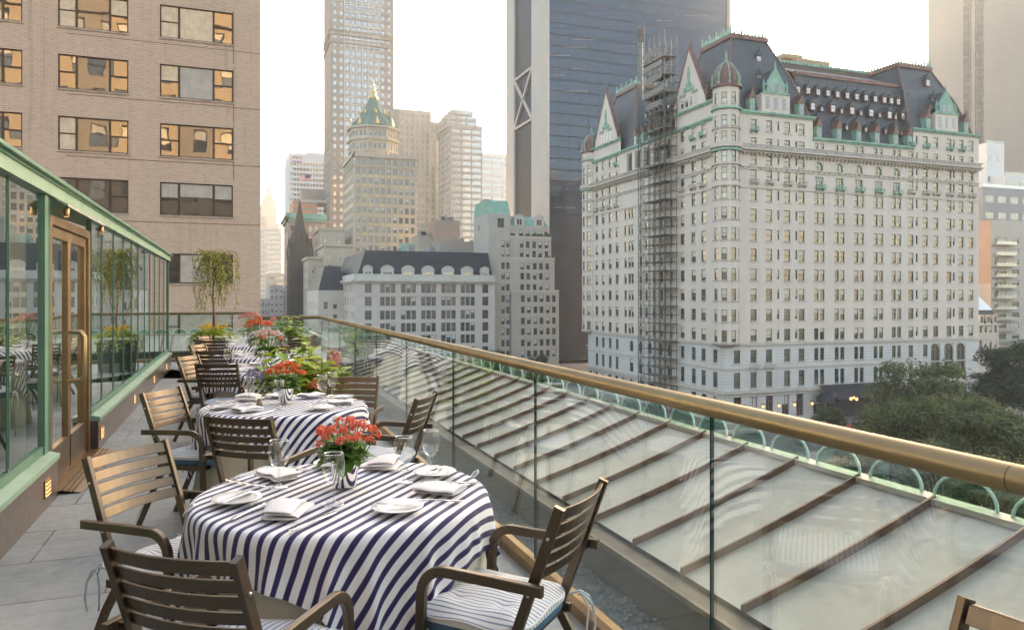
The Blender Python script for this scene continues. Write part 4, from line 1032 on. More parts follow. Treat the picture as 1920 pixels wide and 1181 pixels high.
def strip(b, prof, z=0.0, t=.003):
    """flat blade outlined by (x half width at y), lying along y"""
    vs = []
    for y, w, zz in prof: vs += [(-w, y, z + zz), (w, y, z + zz), (w, y, z + zz + t), (-w, y, z + zz + t)]
    k = len(prof)
    fs = [(i * 4 + j, i * 4 + (j + 1) % 4, (i + 1) * 4 + (j + 1) % 4, (i + 1) * 4 + j) for i in range(k - 1) for j in range(4)]
    b.add(vs, fs + [(3, 2, 1, 0), (k * 4 - 4, k * 4 - 3, k * 4 - 2, k * 4 - 1)], 0, True)


b = MB(); strip(b, [(-.10, .0055, .0), (-.095, .008, 0), (-.06, .0065, .001), (-.01, .0035, .003), (.03, .0035, .004), (.045, .009, .003), (.055, .0115, .002)])
for k in range(4): strip(b, [(.055, .0022, .002), (.08, .002, .0), (.10, .0012, .003)] and [(.055, .0022, .002), (.08, .002, .0015), (.10, .0012, .005)]); n = len(b.v); b.v[n - 12:] = [(x + (-.0087 + k * .0058), y, z) for x, y, z in b.v[n - 12:]]
FORK = b.mesh('fork', M['silver'])
b = MB(); strip(b, [(-.115, .006, 0), (-.11, .009, 0), (-.06, .0085, 0), (-.005, .0055, 0), (0, .008, .0005), (.04, .0105, .001), (.09, .0095, .001), (.115, .004, .001), (.12, .001, .001)]); KNIFE = b.mesh('table_knife', M['silver'])
b = MB(); strip(b, [(-.085, .005, 0), (-.08, .0075, 0), (-.04, .007, 0), (-.005, .0045, 0), (0, .007, .0005), (.04, .0095, .001), (.07, .008, .001), (.08, .002, .001)], .016); BUTTER = b.mesh('butter_knife', M['silver'])


def goblet(h, rb, stem, nm):
    b = MB()
    b.lathe([(.0, .003), (.034, .002), (.036, .003), (.03, .005), (.012, .009), (.0055, .02), (.0045, stem * .6), (.0075, stem * .8), (.006, stem)], 24, mi=0)
    H = h - stem
    b.lathe([(.006, stem), (rb * .55, stem + H * .08), (rb * .88, stem + H * .25), (rb * 1.0, stem + H * .48), (rb * .97, stem + H * .75), (rb * .88, h)], 28, mi=0)
    b.lathe([(rb * .88, h), (rb * .90, h + .001), (rb * .868, h + .0015), (rb * .86, h - .001)], 28, mi=1)
    b.lathe([(.0355, .0025), (.037, .004), (.035, .005)], 24, mi=1)
    return b.mesh(nm, [M['goblet'], M['goblet_rim']])


GOB = goblet(.185, .040, .075, 'water_goblet'); WINE = goblet(.20, .036, .095, 'wine_glass')


def lay(me_or_o, x, y, z, a, label, cat, group):
    o = me_or_o if isinstance(me_or_o, bpy.types.Object) else link(me_or_o.name, me_or_o)
    o.location = (x, y, z); o.rotation_euler = (0, 0, a)
    return tag(o, label, cat, group)


SIDES = [(-128, 'near left side'), (-27, 'railing side'), (132, 'greenhouse side'), (57, 'far side')]
rnd = random.Random(9)
for ti, (tx, ty, _, _, nm) in enumerate(TABLES):
    for si, (deg, sn) in enumerate(SIDES):
        a = R(deg + rnd.uniform(-6, 6)); rx, ry = math.cos(a), math.sin(a); lx, ly = ry, -rx      # diner looks to the centre, left hand = (ry,-rx)
        lx, ly = -(-ry), -(rx)

        def at(r, l): return tx + rx * r + lx * l, ty + ry * r + ly * l
        def j(s): return rnd.uniform(-s, s)
        x, y = at(.375 + j(.02), .02 + j(.02))
        lay(nap((ti + si) % 2 if (ti + si) % 3 else 2 + (ti + si) % 2), x, y, TOP, a + R(90 + j(25)), f'folded white napkin on the {nm} at its {sn}', 'napkin', 'folded napkins')
        x, y = at(.31 + j(.02), .27 + j(.02))
        lay(PLATE, x, y, TOP, 0, f'small white bread plate on the {nm} left of the {sn} setting', 'plate', 'bread plates')
        lay(BUTTER, x, y, TOP + .002, a + R(60 + j(35)), f'butter knife lying across the bread plate of the {sn} setting, {nm}', 'knife', 'butter knives')
        x, y = at(.40 + j(.02), .14)
        lay(FORK, x, y, TOP + .001, a + R(90 + j(8)), f'silver fork left of the napkin on the {sn} of the {nm}', 'fork', 'forks')
        x, y = at(.41 + j(.02), -.135)
        lay(KNIFE, x, y, TOP + .001, a + R(90 + j(8)), f'silver table knife right of the napkin on the {sn} of the {nm}', 'knife', 'table knives')
        x, y = at(.225 + j(.015), -.10 + j(.02))
        lay(GOB, x, y, TOP, 0, f'empty stemmed water goblet on the {nm}, {sn} setting', 'glass', 'water goblets')
        if ti > 1 or si == 1 or si == 3:
            x, y = at(.30 + j(.02), -.19 + j(.02))
            lay(WINE, x, y, TOP, 0, f'tall wine glass beside the goblet on the {nm}, {sn} setting', 'glass', 'wine glasses')
b = MB()
b.tube([(-.012, -.012, .0), (.0, -.022, .015), (.012, -.012, .02), (.014, .01, .008), (.0, .02, -.012), (-.014, .01, -.02), (-.012, -.012, 0)], .0045, 6)
CLIP = b.mesh('cloth_clip', M['strap'])
for k, (dx, dy, lab) in enumerate(((.565, .09, 'railing side'), (-.555, -.05, 'greenhouse side'))):
    lay(CLIP, .40 + dx, 2.97 + dy, .735, R(40), f'small white clip on the cloth edge at the {lab} of the nearest table', 'clip', 'cloth clips')
b = MB(); b.lathe([(0, 0), (.018, 0), (.022, .012), (.018, .03), (.012, .034), (.013, .045), (.008, .052), (0, .053)], 16); lay(b.mesh('pepper_pot', plain('brown_pot', (.3, .2, .13), .3)), .16, 5.4, TOP, 0, 'small brown pepper pot on the second table', 'pepper pot', None)

# ---------------------------------------------------------------- plants
def leafmat(name, a, b2, rough=.45, tr=.35, clump=0):
    t = NT(name)
    rn = t.node('ObjectInfo').outputs['Random']
    g = t.node('NewGeometry').outputs['Random Per Island']
    c = t.ramp(g, (0, a), (1, b2))
    if clump: c = t.mix(t.ramp(t.noise(t.coord(), clump, 2), (.42, (0, 0, 0)), (.6, (1, 1, 1))), c, tuple(min(1, x * 1.35) for x in b2))
    d = t.bsdf(c, rough)
    tl = t.node('BsdfTranslucent', Color=c).outputs[0]
    return t.surf(t.node('MixShader', i0=tr, i1=d, i2=tl).outputs[0])


M['leaf_kal'] = leafmat('deep_green_leaf', (.10, .21, .035), (.27, .46, .10))
M['leaf_hyd'] = leafmat('yellow_green_leaf', (.24, .36, .03), (.52, .58, .07))
M['leaf_red'] = leafmat('russet_leaf', (.16, .10, .04), (.30, .16, .06))
M['leaf_lime'] = leafmat('lime_leaf', (.34, .44, .04), (.62, .64, .09))
M['leaf_weep'] = leafmat('weeping_leaf', (.22, .26, .035), (.46, .46, .09))
M['fl_red'] = leafmat('coral_petal', (.74, .10, .05), (.92, .36, .22), .6)
M['fl_orange'] = leafmat('orange_petal', (.66, .08, .02), (.85, .20, .05), .6)
M['fl_pink'] = leafmat('pink_petal', (.50, .16, .18), (.78, .42, .40), .6)
M['fl_lilac'] = leafmat('lilac_petal', (.25, .22, .42), (.50, .45, .62), .6)
M['fl_yellow'] = leafmat('yellow_petal', (.70, .42, .01), (.90, .62, .03), .6)
M['fl_white'] = leafmat('white_petal', (.62, .50, .48), (.80, .74, .72), .6)
M['stem'] = plain('green_stem', (.14, .22, .06), .6)
M['bark_thin'] = plain('brown_bark', (.20, .10, .06), .8, 0, .3, 20)
M['planter'] = plain('grey_planter', (.20, .19, .17), .6, 0, .2, 4)


def leaf(b, p, d, L, w, up=(0, 0, 1), mi=0, cup=.15):
    """a pointed leaf from p along d"""
    d = Vector(d).normalized(); s = d.cross(Vector(up))
    s = s.normalized() if s.length > .01 else Vector((1, 0, 0))
    n = s.cross(d).normalized(); p = Vector(p)
    rows = ((0, .08), (.25, .75), (.55, 1.0), (.82, .55), (1, .02)); vs = []
    for t, q in rows:
        c = p + d * L * t - n * L * cup * t * t
        vs += [c + s * w * q + n * w * q * .3, c, c - s * w * q + n * w * q * .3]
    b.add(vs, [(i * 3 + j, i * 3 + j + 1, (i + 1) * 3 + j + 1, (i + 1) * 3 + j) for i in range(4) for j in range(2)], mi, True)


def floret_ball(b, c, r, n, s, rnd, mi=0, flat=1.0):
    for _ in range(n):
        u = rnd.uniform(-.35, 1); a = rnd.uniform(0, 6.283); q = math.sqrt(max(0, 1 - u * u))
        d = Vector((q * math.cos(a), q * math.sin(a), u * flat)); p = Vector(c) + d * r * rnd.uniform(.72, 1.08)
        t = d.orthogonal().normalized(); w = d.cross(t).normalized(); ph = rnd.uniform(0, 3)
        vs = [p]
        for k in range(8):
            an = ph + k * math.pi / 4; rr = s * (1.0 if k % 2 == 0 else .45)
            vs.append(p + (t * math.cos(an) + w * math.sin(an)) * rr + d * (.25 * s if k % 2 == 0 else 0))
        b.add(vs, [(0, k + 1, (k + 1) % 8 + 1) for k in range(8)], mi)


def potted(seed, flower, h=.2):
    """mirror pot with a broad leaved plant under bunches of small flowers"""
    rnd = random.Random(seed)
    root = thing('potted_plant', 'x', 'plant', (0, 0, 0), 0, 'potted flowers on the tables')
    b = MB(); b.lathe([(0, .001), (.042, .001), (.044, .004), (.056, .098), (.0575, .10), (.056, .101), (.053, .098), (.0, .09)], 36); b.build('pot', M['pot_metal'], root, True)
    b = MB(); b.lathe([(0, .094), (.052, .092)], 16); b.build('soil', M['soil'], root, True)
    b = MB()
    for k in range(72):
        a = rnd.uniform(0, 6.283); e = rnd.uniform(-.25, .9); z = rnd.uniform(.10, .165)
        d = (math.cos(a), math.sin(a), e)
        leaf(b, (.02 * math.cos(a), .02 * math.sin(a), z), d, rnd.uniform(.06, .105), rnd.uniform(.026, .040), cup=rnd.uniform(.1, .45))
    b.build('foliage', M['leaf_kal'], root, True)
    st = MB(); heads = []
    for k in range(30):
        a = k * 2.4 + rnd.uniform(-.3, .3); q = math.sqrt((k + .5) / 30) * .125
        z = .10 + h - .62 * q + rnd.uniform(-.02, .02)
        p = (q * math.cos(a) * 1.05, q * math.sin(a) * 1.05, max(z, .175)); heads.append(p)
        st.tube([(.2 * p[0], .2 * p[1], .11), (.7 * p[0], .7 * p[1], p[2] * .7), p], .0022, 5)
    st.build('flower_stem', M['stem'], root, True)
    for k, p in enumerate(heads):
        b = MB(); floret_ball(b, p, .019, 20, .0095, rnd); b.build('flower_head', M[flower] if rnd.random() < .8 else M['fl_red' if flower != 'fl_red' else 'fl_orange'], root, True)
    return root


POTS = [(.41, 3.0, 'fl_red', .165, 'chrome pot of coral kalanchoe in the middle of the nearest table'),
        (.34, 5.54, 'fl_orange', .19, 'chrome pot of orange flowers in the middle of the second table'),
        (.32, 8.4, 'fl_white', .26, 'chrome pot of whitish pink flowers on the third table'),
        (.30, 10.4, 'fl_orange', .30, 'chrome pot of bright orange flowers on the fourth table'),
        (.24, 12.85, 'fl_pink', .34, 'chrome pot of tall pink flowers on the farthest table')]
for k, (x, y, f, h, lab) in enumerate(POTS):
    o = potted(30 + k, f, h); o.location = (x, y, TOP); o['label'] = lab; o.scale = (1, 1, 1) if k < 2 else (1.35, 1.35, 1.15)


def hydrangea(loc, label, seed, wid, ht, blooms, leafm=('leaf_hyd', 'leaf_lime'), nl=260, potr=.2):
    rnd = random.Random(seed)
    root = thing('hydrangea', label, 'plant', loc, rnd.uniform(0, 6))
    b = MB(); b.lathe([(0, .002), (potr * .8, .002), (potr, .30), (potr * 1.06, .31), (potr * 1.06, .34), (potr * .96, .34), (potr * .95, .30), (0, .29)], 28); b.build('pot', M['planter'], root, True)
    st = MB(); lv = [MB(), MB()]
    for k in range(26):
        a = rnd.uniform(0, 6.283); q = wid * math.sqrt(rnd.random()) * .85
        top = Vector((q * math.cos(a), q * math.sin(a), .32 + (ht - .32) * rnd.uniform(.6, 1.0) * (1 - .3 * (q / wid) ** 2)))
        p0 = Vector((.1 * math.cos(a), .1 * math.sin(a), .3)); md = p0.lerp(top, .5) + Vector((.06 * math.cos(a), .06 * math.sin(a), .02))
        st.tube([p0, md, top], [.006, .005, .003], 5)
        for i in range(nl // 26):
            t = .25 + .75 * i / (nl // 26 - 1) if nl // 26 > 1 else 1
            c = p0.lerp(md, t * 2) if t < .5 else md.lerp(top, t * 2 - 1)
            aa = a + i * 2.2 + rnd.uniform(-.5, .5)
            leaf(lv[0 if rnd.random() < .7 else 1], c, (math.cos(aa), math.sin(aa), rnd.uniform(-.15, .7)), rnd.uniform(.11, .19), rnd.uniform(.04, .066), cup=rnd.uniform(.1, .4))
    st.build('stem', M['stem'], root, True)
    for q, m in zip(lv, leafm): q.build('foliage', M[m], root, True)
    for (x, y, z, r, m) in blooms:
        b = MB(); floret_ball(b, (x, y, z), r, 90, r * .26, rnd); b.build('flower_head', M[m], root, True)
    root.rotation_euler = (0, 0, 0)
    return root


hydrangea((.53, 7.0, 0), 'bushy yellow green hydrangea in a floor pot between the second and third tables', 5, .37, 1.12,
          [(-.36, -.10, .80, .085, 'fl_lilac'), (.33, .02, .93, .07, 'fl_pink'), (.12, -.28, .72, .06, 'fl_red'), (-.1, .2, 1.0, .06, 'leaf_red')], ('leaf_hyd', 'leaf_lime'), 380)
hydrangea((.92, 13.7, 0), 'leafy green plant in a pot by the end of the glass railing', 6, .38, 1.22, [(-.3, -.2, 1.1, .06, 'fl_pink')], ('leaf_hyd', 'leaf_kal'), 320)
hydrangea((.84, 7.35, 0), 'loose yellow green plant in a floor pot just right of the hydrangea', 8, .20, .98, [(.05, -.1, .86, .05, 'fl_pink')], ('leaf_hyd', 'leaf_red'), 200)


# ---------------------------------------------------------------- planter with lime foliage, and the weeping tree standing in it
def flower_tub(loc, label, seed):
    rnd = random.Random(seed); root = thing('flower_tub', label, 'planter', loc)
    b = MB(); b.lathe([(0, .002), (.33, .002), (.37, .56), (.40, .57), (.40, .62), (.35, .62), (.34, .56), (0, .55)], 32); b.build('tub', M['planter'], root, True)
    b = MB()
    for k in range(900):
        a = rnd.uniform(0, 6.283); q = .48 * math.sqrt(rnd.random()); z = .60 + .28 * math.cos(q / .48 * 1.45) * rnd.uniform(.55, 1.0) - (.25 * (q > .4) * rnd.random())
        leaf(b, (q * math.cos(a), q * math.sin(a), z), (math.cos(a + rnd.uniform(-.8, .8)), math.sin(a + rnd.uniform(-.8, .8)), rnd.uniform(-.5, .8)), rnd.uniform(.05, .085), rnd.uniform(.018, .028), cup=.3)
    b.build('foliage', M['leaf_lime'], root, True)
    b = MB()
    for k in range(18):
        a = rnd.uniform(0, 6.283); q = .30 * math.sqrt(rnd.random()); floret_ball(b, (q * math.cos(a), q * math.sin(a), .86 + rnd.uniform(-.05, .05)), .035, 14, .026, rnd)
    b.build('flower_head', M['fl_yellow'], root, True)
    return root


flower_tub((-.42, 16.9, 0), 'grey tub of lime green foliage with yellow flowers at the end of the greenhouse', 3)


def weeping(loc):
    rnd = random.Random(8); root = thing('weeping_tree', 'small weeping tree on a thin bare trunk rising from the flower tub', 'tree', loc)
    b = MB(); b.tube([(0, 0, .55), (.02, 0, 1.0), (-.01, .01, 1.5), (.01, 0, 2.0), (.0, 0, 2.34)], [.024, .021, .018, .016, .012], 8); tr = b.build('trunk', M['bark_thin'], root, True)
    br = MB(); lv = MB()
    for k in range(58):
        a = rnd.uniform(0, 6.283); r = rnd.uniform(.12, .46) * (1.1 if math.cos(a) > 0 else .9); h = rnd.uniform(.0, .22); drop = rnd.uniform(.6, 1.55)
        pts = [(0, 0, 2.25 + .05 * rnd.random())]
        n = 16
        for i in range(1, n + 1):
            t = i / n; q = r * min(1, t * 2.6) ** .7; z = 2.30 + h * math.sin(min(1, t * 2.6) * math.pi * .7) - drop * max(0, t - .22) ** 1.15
            pts.append((q * math.cos(a) + .03 * math.sin(i + k), q * math.sin(a) + .03 * math.cos(i * .8 + k), z))
        br.tube(pts, .0035, 4)
        for p in pts[2:]:
            for _ in range(3 if rnd.random() < .8 else 1):
                aa = rnd.uniform(0, 6.283)
                leaf(lv, (p[0] + rnd.uniform(-.03, .03), p[1] + rnd.uniform(-.03, .03), p[2] + rnd.uniform(-.04, .04)), (.6 * math.cos(aa), .6 * math.sin(aa), rnd.uniform(-1, -.1)), rnd.uniform(.035, .062), rnd.uniform(.010, .017))
    br.build('branch', M['bark_thin'], tr, True); lv.build('crown', M['leaf_weep'], root, True)


weeping((-.42, 16.9, 0))

# ---------------------------------------------------------------- the brick apartment block at the end of the terrace
def brick():
    t = NT('tan_brick'); co = t.coord()
    v = t.node('CombineXYZ', X=t.node('SeparateXYZ', Vector=co).outputs[0], Y=t.node('SeparateXYZ', Vector=co).outputs[2], Z=0.0).outputs[0]
    bk = t.node('TexBrick', Vector=v, Color1=c4((.41, .295, .22)), Color2=c4((.50, .37, .285)), Mortar=c4((.56, .475, .395)), Scale=1.0, Mortar__Size=.013, Mortar__Smooth=.1, Bias=.0, Brick__Width=.245, Row__Height=.088, _offset=.5)
    n = t.noise(co, .35, 5, .6); n2 = t.noise(t.mapping(co, (2.2, 1, .10)), 1.0, 4, .6)
    c = t.mix(t.math('MULTIPLY', t.ramp(n, (.4, (0, 0, 0)), (.7, (1, 1, 1))), .25), bk.outputs['Color'], (.58, .44, .34))
    c = t.mix(t.math('MULTIPLY', t.ramp(n2, (.56, (0, 0, 0)), (.78, (1, 1, 1))), .38), c, (.20, .145, .11))
    return t.surf(t.bsdf(c, .85, 0.0, Normal=t.bump(bk.outputs['Fac'], -.25, .01)))


M['brick'] = brick()
M['win_bronze'] = plain('bronze_window_frame', (.055, .038, .028), .45, .3, .2, 3)
M['apt_glass'] = window_glass('apartment_glass', (.035, .028, .02), .24, (.95, .86, .70), .01, .014, .7)  # gold of the reflections put into the mirror tint
M['apt_glass_dim'] = window_glass('apartment_glass_plain', (.03, .026, .02), .15, (.95, .93, .9), .01, .012, .7)  # same glass, weaker mirror: darker reflections for centre and low panes
M['curtain'] = plain('drawn_curtain', (.62, .52, .38), .85, 0, .15, 4)
M['curtain_grey'] = plain('grey_blind', (.42, .40, .36), .8, 0, .12, 3)
M['drip'] = plain('stained_sill', (.40, .33, .27), .8, 0, .25, 2)
bl = thing('apartment_block', 'tan brick apartment block with bronze framed three light windows at the upper left', 'building', (-3, 39, GZ))
YB = 39.0; XR = 1.2
F = Facade((-16, YB, 0), (1, 0, 0), (0, -1, 0))
cols = [(-11.75, -8.93), (-7.54, -4.67), (-3.33, -.08)]
rows = [(19.55, 1.56), (16.72, 1.56), (13.9, 1.56), (11.08, 1.56), (8.26, 1.56), (5.47, 1.56), (2.08, 1.42), (-.76, 1.3), (-4.5, 1.5), (-7.5, 1.5)]
units = []
for ri, (zt, h) in enumerate(rows):
    for ci, (x0, x1) in enumerate(cols):
        if ri >= 6 and ci == 1: pass
        F.hole((x0 + x1) / 2 + 16, EYE + zt - h / 2, x1 - x0, h, 'x', .16, False); units.append((x0, x1, EYE + zt - h, EYE + zt, ri, ci))
w = MB(); F.wall(w, 0, XR + 16, GZ, 32, 0); shell(w, -16, XR, YB, YB + 16, GZ, 32)
w.build('wall', M['brick'], bl)
b = MB()
for z in (EYE + 9.28, EYE + 6.45, EYE + 12.05, EYE + 3.55): F.bar(b, 8.8, XR + 16, z - .012, z + .012, -.02, .006)
for z0, z1 in ((8.5, 11.2), (5.7, 8.4), (11.4, 14)): F.bar(b, 15.93, 15.955, EYE + z0, EYE + z1, -.02, .005)
b.build('expansion_joint', M['win_bronze'], bl)
rnd = random.Random(21)
for (x0, x1, z0, z1, ri, ci) in units:
    W = x1 - x0; H = z1 - z0; b = MB(); y = YB + .10
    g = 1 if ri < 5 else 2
    sx = (x0, x0 + W * .255, x1 - W * .27, x1)
    f = .055
    for xa, xb in ((x0, x0 + f), (sx[1] - .045, sx[1] + .045), (sx[2] - .045, sx[2] + .045), (x1 - f, x1)): b.box(xa, xb, y - .05, y + .05, z0, z1, 0)
    b.box(x0 + f, x1 - f, y - .045, y + .045, z0, z0 + f, 0); b.box(x0 + f, x1 - f, y - .045, y + .045, z1 - f, z1, 0)
    zm = z0 + H * .5
    bays = [(x0 + f, sx[1] - .045), (sx[1] + .045, sx[2] - .045), (sx[2] + .045, x1 - f)]
    for k, (xa, xb) in enumerate(bays):
        t = rnd.uniform(-.010, .010)
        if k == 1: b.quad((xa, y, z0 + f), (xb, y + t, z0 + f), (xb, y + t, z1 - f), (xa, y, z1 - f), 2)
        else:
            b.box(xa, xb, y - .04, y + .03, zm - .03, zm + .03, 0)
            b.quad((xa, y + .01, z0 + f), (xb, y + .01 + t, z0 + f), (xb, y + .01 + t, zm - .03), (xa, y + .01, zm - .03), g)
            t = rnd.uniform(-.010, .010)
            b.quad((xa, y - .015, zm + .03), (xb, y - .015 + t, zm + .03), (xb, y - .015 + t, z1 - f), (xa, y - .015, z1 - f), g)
    # blinds and curtains behind the glass
    bbs = []
    def blind(k, q, mi=0, yy=.0):
        xa, xb = bays[k]; zz = z1 - f - (H - 2 * f) * q; n = max(6, int((xb - xa) / .09)); bb = MB(); bbs.append(bb)
        for i in range(n):
            a0 = xa + (xb - xa) * i / n; a1 = xa + (xb - xa) * (i + 1) / n; am = (a0 + a1) / 2
            bb.quad((a0, y - .022, zz), (am, y - .030, zz), (am, y - .030, z1 - f), (a0, y - .022, z1 - f), mi)
            bb.quad((am, y - .030, zz), (a1, y - .022, zz), (a1, y - .022, z1 - f), (am, y - .030, z1 - f), mi)
    key = (ri, ci)
    if key == (3, 2): blind(0, .48); blind(1, 1, 1)
    elif key == (2, 2): blind(0, 1); blind(1, 1)
    elif key == (2, 1): blind(0, 1); blind(2, .5)
    elif key == (4, 1): blind(0, 1)
    elif key == (5, 2): blind(0, .45, 1); blind(1, .42, 1); blind(2, .45, 1)
    elif key == (6, 2): blind(1, 1, 1)
    elif key == (7, 2): blind(0, 1, 1); blind(1, 1, 1); blind(2, 1, 1)
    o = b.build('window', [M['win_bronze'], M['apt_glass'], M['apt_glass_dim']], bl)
    for q in bbs: q.build('blind', [M['curtain'], M['curtain_grey']], o)
    s = MB(); s.box(x0 - .04, x1 + .04, YB - .05, YB + .06, z0 - .075, z0 - .002); s.build('sill', M['drip'], o)

# ---------------------------------------------------------------- our own hotel: the wing under the terrace and the tower behind it
M['lime_own'] = stone('own_limestone', (.40, .29, .18), .12, .2, .3)
M['own_glass'] = window_glass('own_window_glass', (.02, .02, .022), .2)
M['own_frame'] = plain('own_window_frame', (.08, .07, .06), .5)
ow = thing('hotel_wing', 'stone wing of our own hotel under and behind the terrace', 'building', (-6, -12, GZ))
F = Facade((-30, -6.5, 0), (1, 0, 0), (0, 1, 0))
for zc in (2.2, 5.6, 9.0, 12.4, 17.8, 21.3, 24.8, 28.3, 33, 36.5, 40, 43.5, 49):
    for x in frange(3, 32, 11): F.hole(x, zc, 1.5, 2.2, 'sash', .3)
M['own_dark'] = stone('own_dark_brick', (.085, .066, .052), .15, .2, .3)  # unseen lower wall, darkened so chair backs and low windows mirror dark
w = MB(); F.wall(w, 0, 33.2, 14.5, 52); shell(w, -30, 3.2, -30, -6.5, GZ, 52, 0, 'rt')
w.box(-30, 3.11, -6.49, 20.4, GZ, -.9); w.box(-30, -4.62, -6.49, 20.4, -.9, 3.0)
w.build('wall', M['lime_own'], ow)
w = MB(); F.wall(w, 0, 33.2, GZ, 14.5); w.build('lower_wall', M['own_dark'], ow)
w = MB(); w.add([(-7, 18.99, -.06), (-7, -5, -.06), (1.54, -5, -.06), (1.54, 14.5, -.06), (.41, 14.5, -.06), (.41, 18.99, -.06)], ((0, 1, 2, 3, 4, 5),)); w.build('terrace_slab', M['kerb'], ow)
w = MB()
for z in (14.8, 30, 46): F.bar(w, -.4, 33.6, z, z + .7, .0, .5)
w.build('cornice', M['lime_own'], ow)
put_windows(ow, [F], (M['own_frame'], M['own_glass'], M['curtain']), 3, 60)

# ---------------------------------------------------------------- the grand white hotel across the square
M['pl_wall'] = stone('pale_glazed_brick', (.63, .535, .455), .09, .26, .12)
M['pl_base'] = stone('rusticated_marble', (.56, .53, .49), .10, .22, .2, .8, .62)
M['pl_trim'] = stone('pale_terracotta', (.50, .44, .375), .10, .2, .3)
M['verdigris'] = plain('verdigris_copper', (.22, .36, .275), .7, 0, .3, .6)
M['slate_roof'] = stone('dark_slate_roof', (.058, .066, .070), .22, .1, .3, .55)
M['copper_red'] = plain('brown_roof_copper', (.17, .085, .065), .5, .3, .3, .8)
M['pl_frame'] = plain('green_brown_sash', (.07, .085, .06), .5)
M['pl_glass'] = window_glass('hotel_glass', (.020, .034, .032), .21, (1.0, .88, .70), .03, .05, .6)  # warm light of the reflections put into the mirror tint
M['pl_blind'] = plain('cream_roller_blind', (.58, .50, .36), .7, 0, .15, .5)  # pale yellow blinds stand in for golden reflections in the panes
M['skylight'] = plain('skylight_glass', (.55, .56, .56), .12, .1, .1, .4)
M['dark_glass'] = window_glass('ground_floor_glass', (.03, .022, .016), .18)
M['lantern'] = emit('lantern_glow', (1.0, .58, .2), .45)
M['awning'] = plain('black_awning', (.018, .018, .02), .5)
M['iron'] = plain('scaffold_steel', (.13, .125, .115), .5, .5, .3, 2)
M['plank'] = plain('scaffold_plank', (.20, .16, .12), .8, 0, .3, 2)
M['mast_green'] = plain('hoist_green', (.05, .10, .09), .5, .2, .2, 2)

X0, Y0 = 86.4, 117.2
XE = xon(1835, Y0); YEa = 175.2
pz = thing('grand_hotel', 'grand white chateau style hotel with green copper gables and slate mansard roofs', 'building', (X0, Y0, GZ))
E0 = EYE
rowz = [-7.3, -3.45, .45, 4.3, 8.1, 11.9, 15.7, 19.5]
N = Facade((X0, Y0, 0), (1, 0, 0), (0, -1, 0))
Ea = Facade((X0, Y0, 0), (0, 1, 0), (-1, 0, 0))
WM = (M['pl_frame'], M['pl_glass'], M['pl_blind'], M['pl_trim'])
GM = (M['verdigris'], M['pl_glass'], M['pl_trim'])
AM = (M['pl_frame'], M['dark_glass'], M['pl_wall'])


def ux(px): return xon(px, Y0) - X0


def uy(px): return yon(px, X0) - Y0


lefts = [ux(p) for p in (1413, 1442, 1476, 1503)]; lsm = [ux(p) for p in (1459, 1493)]
pairs = [(ux(a), ux(b)) for a, b in ((1531, 1541.5), (1569, 1579.5), (1605.5, 1616), (1642, 1652), (1676, 1686))]
rights = [ux(p) for p in (1708, 1735, 1754.5, 1779.5, 1802, 1820.5)]; rsm = [ux(p) for p in (1719, 1788.5)]
bayc = [(a + b) / 2 for a, b in pairs]
sills = []
balc = []


def nrow(z, h, w=1.45, small=True, centre=True, left=True, right=True, pw=1.12, style='sash', var=None):
    for u in (lefts if left else []) + (rights if right else []):
        N.hole(u, E0 + z, w, h, style, var=var); sills.append((N, u, E0 + z - h / 2, w))
    if small:
        for u in (lsm if left else []) + (rsm if right else []): N.hole(u, E0 + z + .1, .55, h * .82, 'slot')
    if centre:
        for a, b in pairs:
            m = (a + b) / 2
            for u in (m - .72, m + .72): N.hole(u, E0 + z, pw, h, style, var=var); sills.append((N, u, E0 + z - h / 2, pw))


for z in rowz: nrow(z, 2.25)
nrow(23.2, 2.2, centre=False); nrow(26.3, 1.9, centre=False)
for m in bayc:
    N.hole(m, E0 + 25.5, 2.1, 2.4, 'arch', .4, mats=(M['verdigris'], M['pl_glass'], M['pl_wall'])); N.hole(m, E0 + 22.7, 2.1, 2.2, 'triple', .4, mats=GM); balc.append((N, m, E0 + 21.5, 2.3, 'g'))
nrow(29.75, 1.4, pw=.95)
nrow(32.9, 2.1, centre=False)
for u in (lefts[0], *rights[:2], rights[3], rights[4]): balc.append((N, u, E0 + 31.75, 1.7, 'g'))
for u in lefts[:4] + rights: balc.append((N, u, E0 + 21.9, 2.0, 's'))
for u in lefts[:2]: balc.append((N, u, E0 - 13.4, 2.2, 's'))
# rusticated floors
for z, h in ((-11.3, 2.5), (-15.8, 3.0)):
    for u in [ux(1382)] + lefts: N.hole(u, E0 + z, 1.45, h, 'sash', var=0)
    for m in bayc:
        for u in (m - .72, m + .72): N.hole(u, E0 + z, 1.05, h, 'sash', var=0)
    for u in rights[:2]: N.hole(u, E0 + z, 1.3, h, 'sash', var=0)
for u in rights[2:5]: N.hole(u, E0 - 12.9, 2.7, 6.0, 'arch', .5, mats=(M['pl_frame'], M['dark_glass'], M['pl_base']))
for p in (1383, 1413, 1443, 1473, 1500): N.hole(ux(p), E0 - 20.9, 1.75, 4.6, 'casement', .4, mats=(M['copper_red'], M['dark_glass'], M['pl_base']))
for u in (rights[2:6]): N.hole(u, E0 - 21.0, 1.6, 3.6, 'casement', .4, mats=(M['pl_frame'], M['dark_glass'], M['pl_base']))
for m in bayc: N.hole(m, E0 - 21.3, 3.0, 3.8, 'triple', .4, mats=(M['pl_frame'], M['dark_glass'], M['pl_base']))
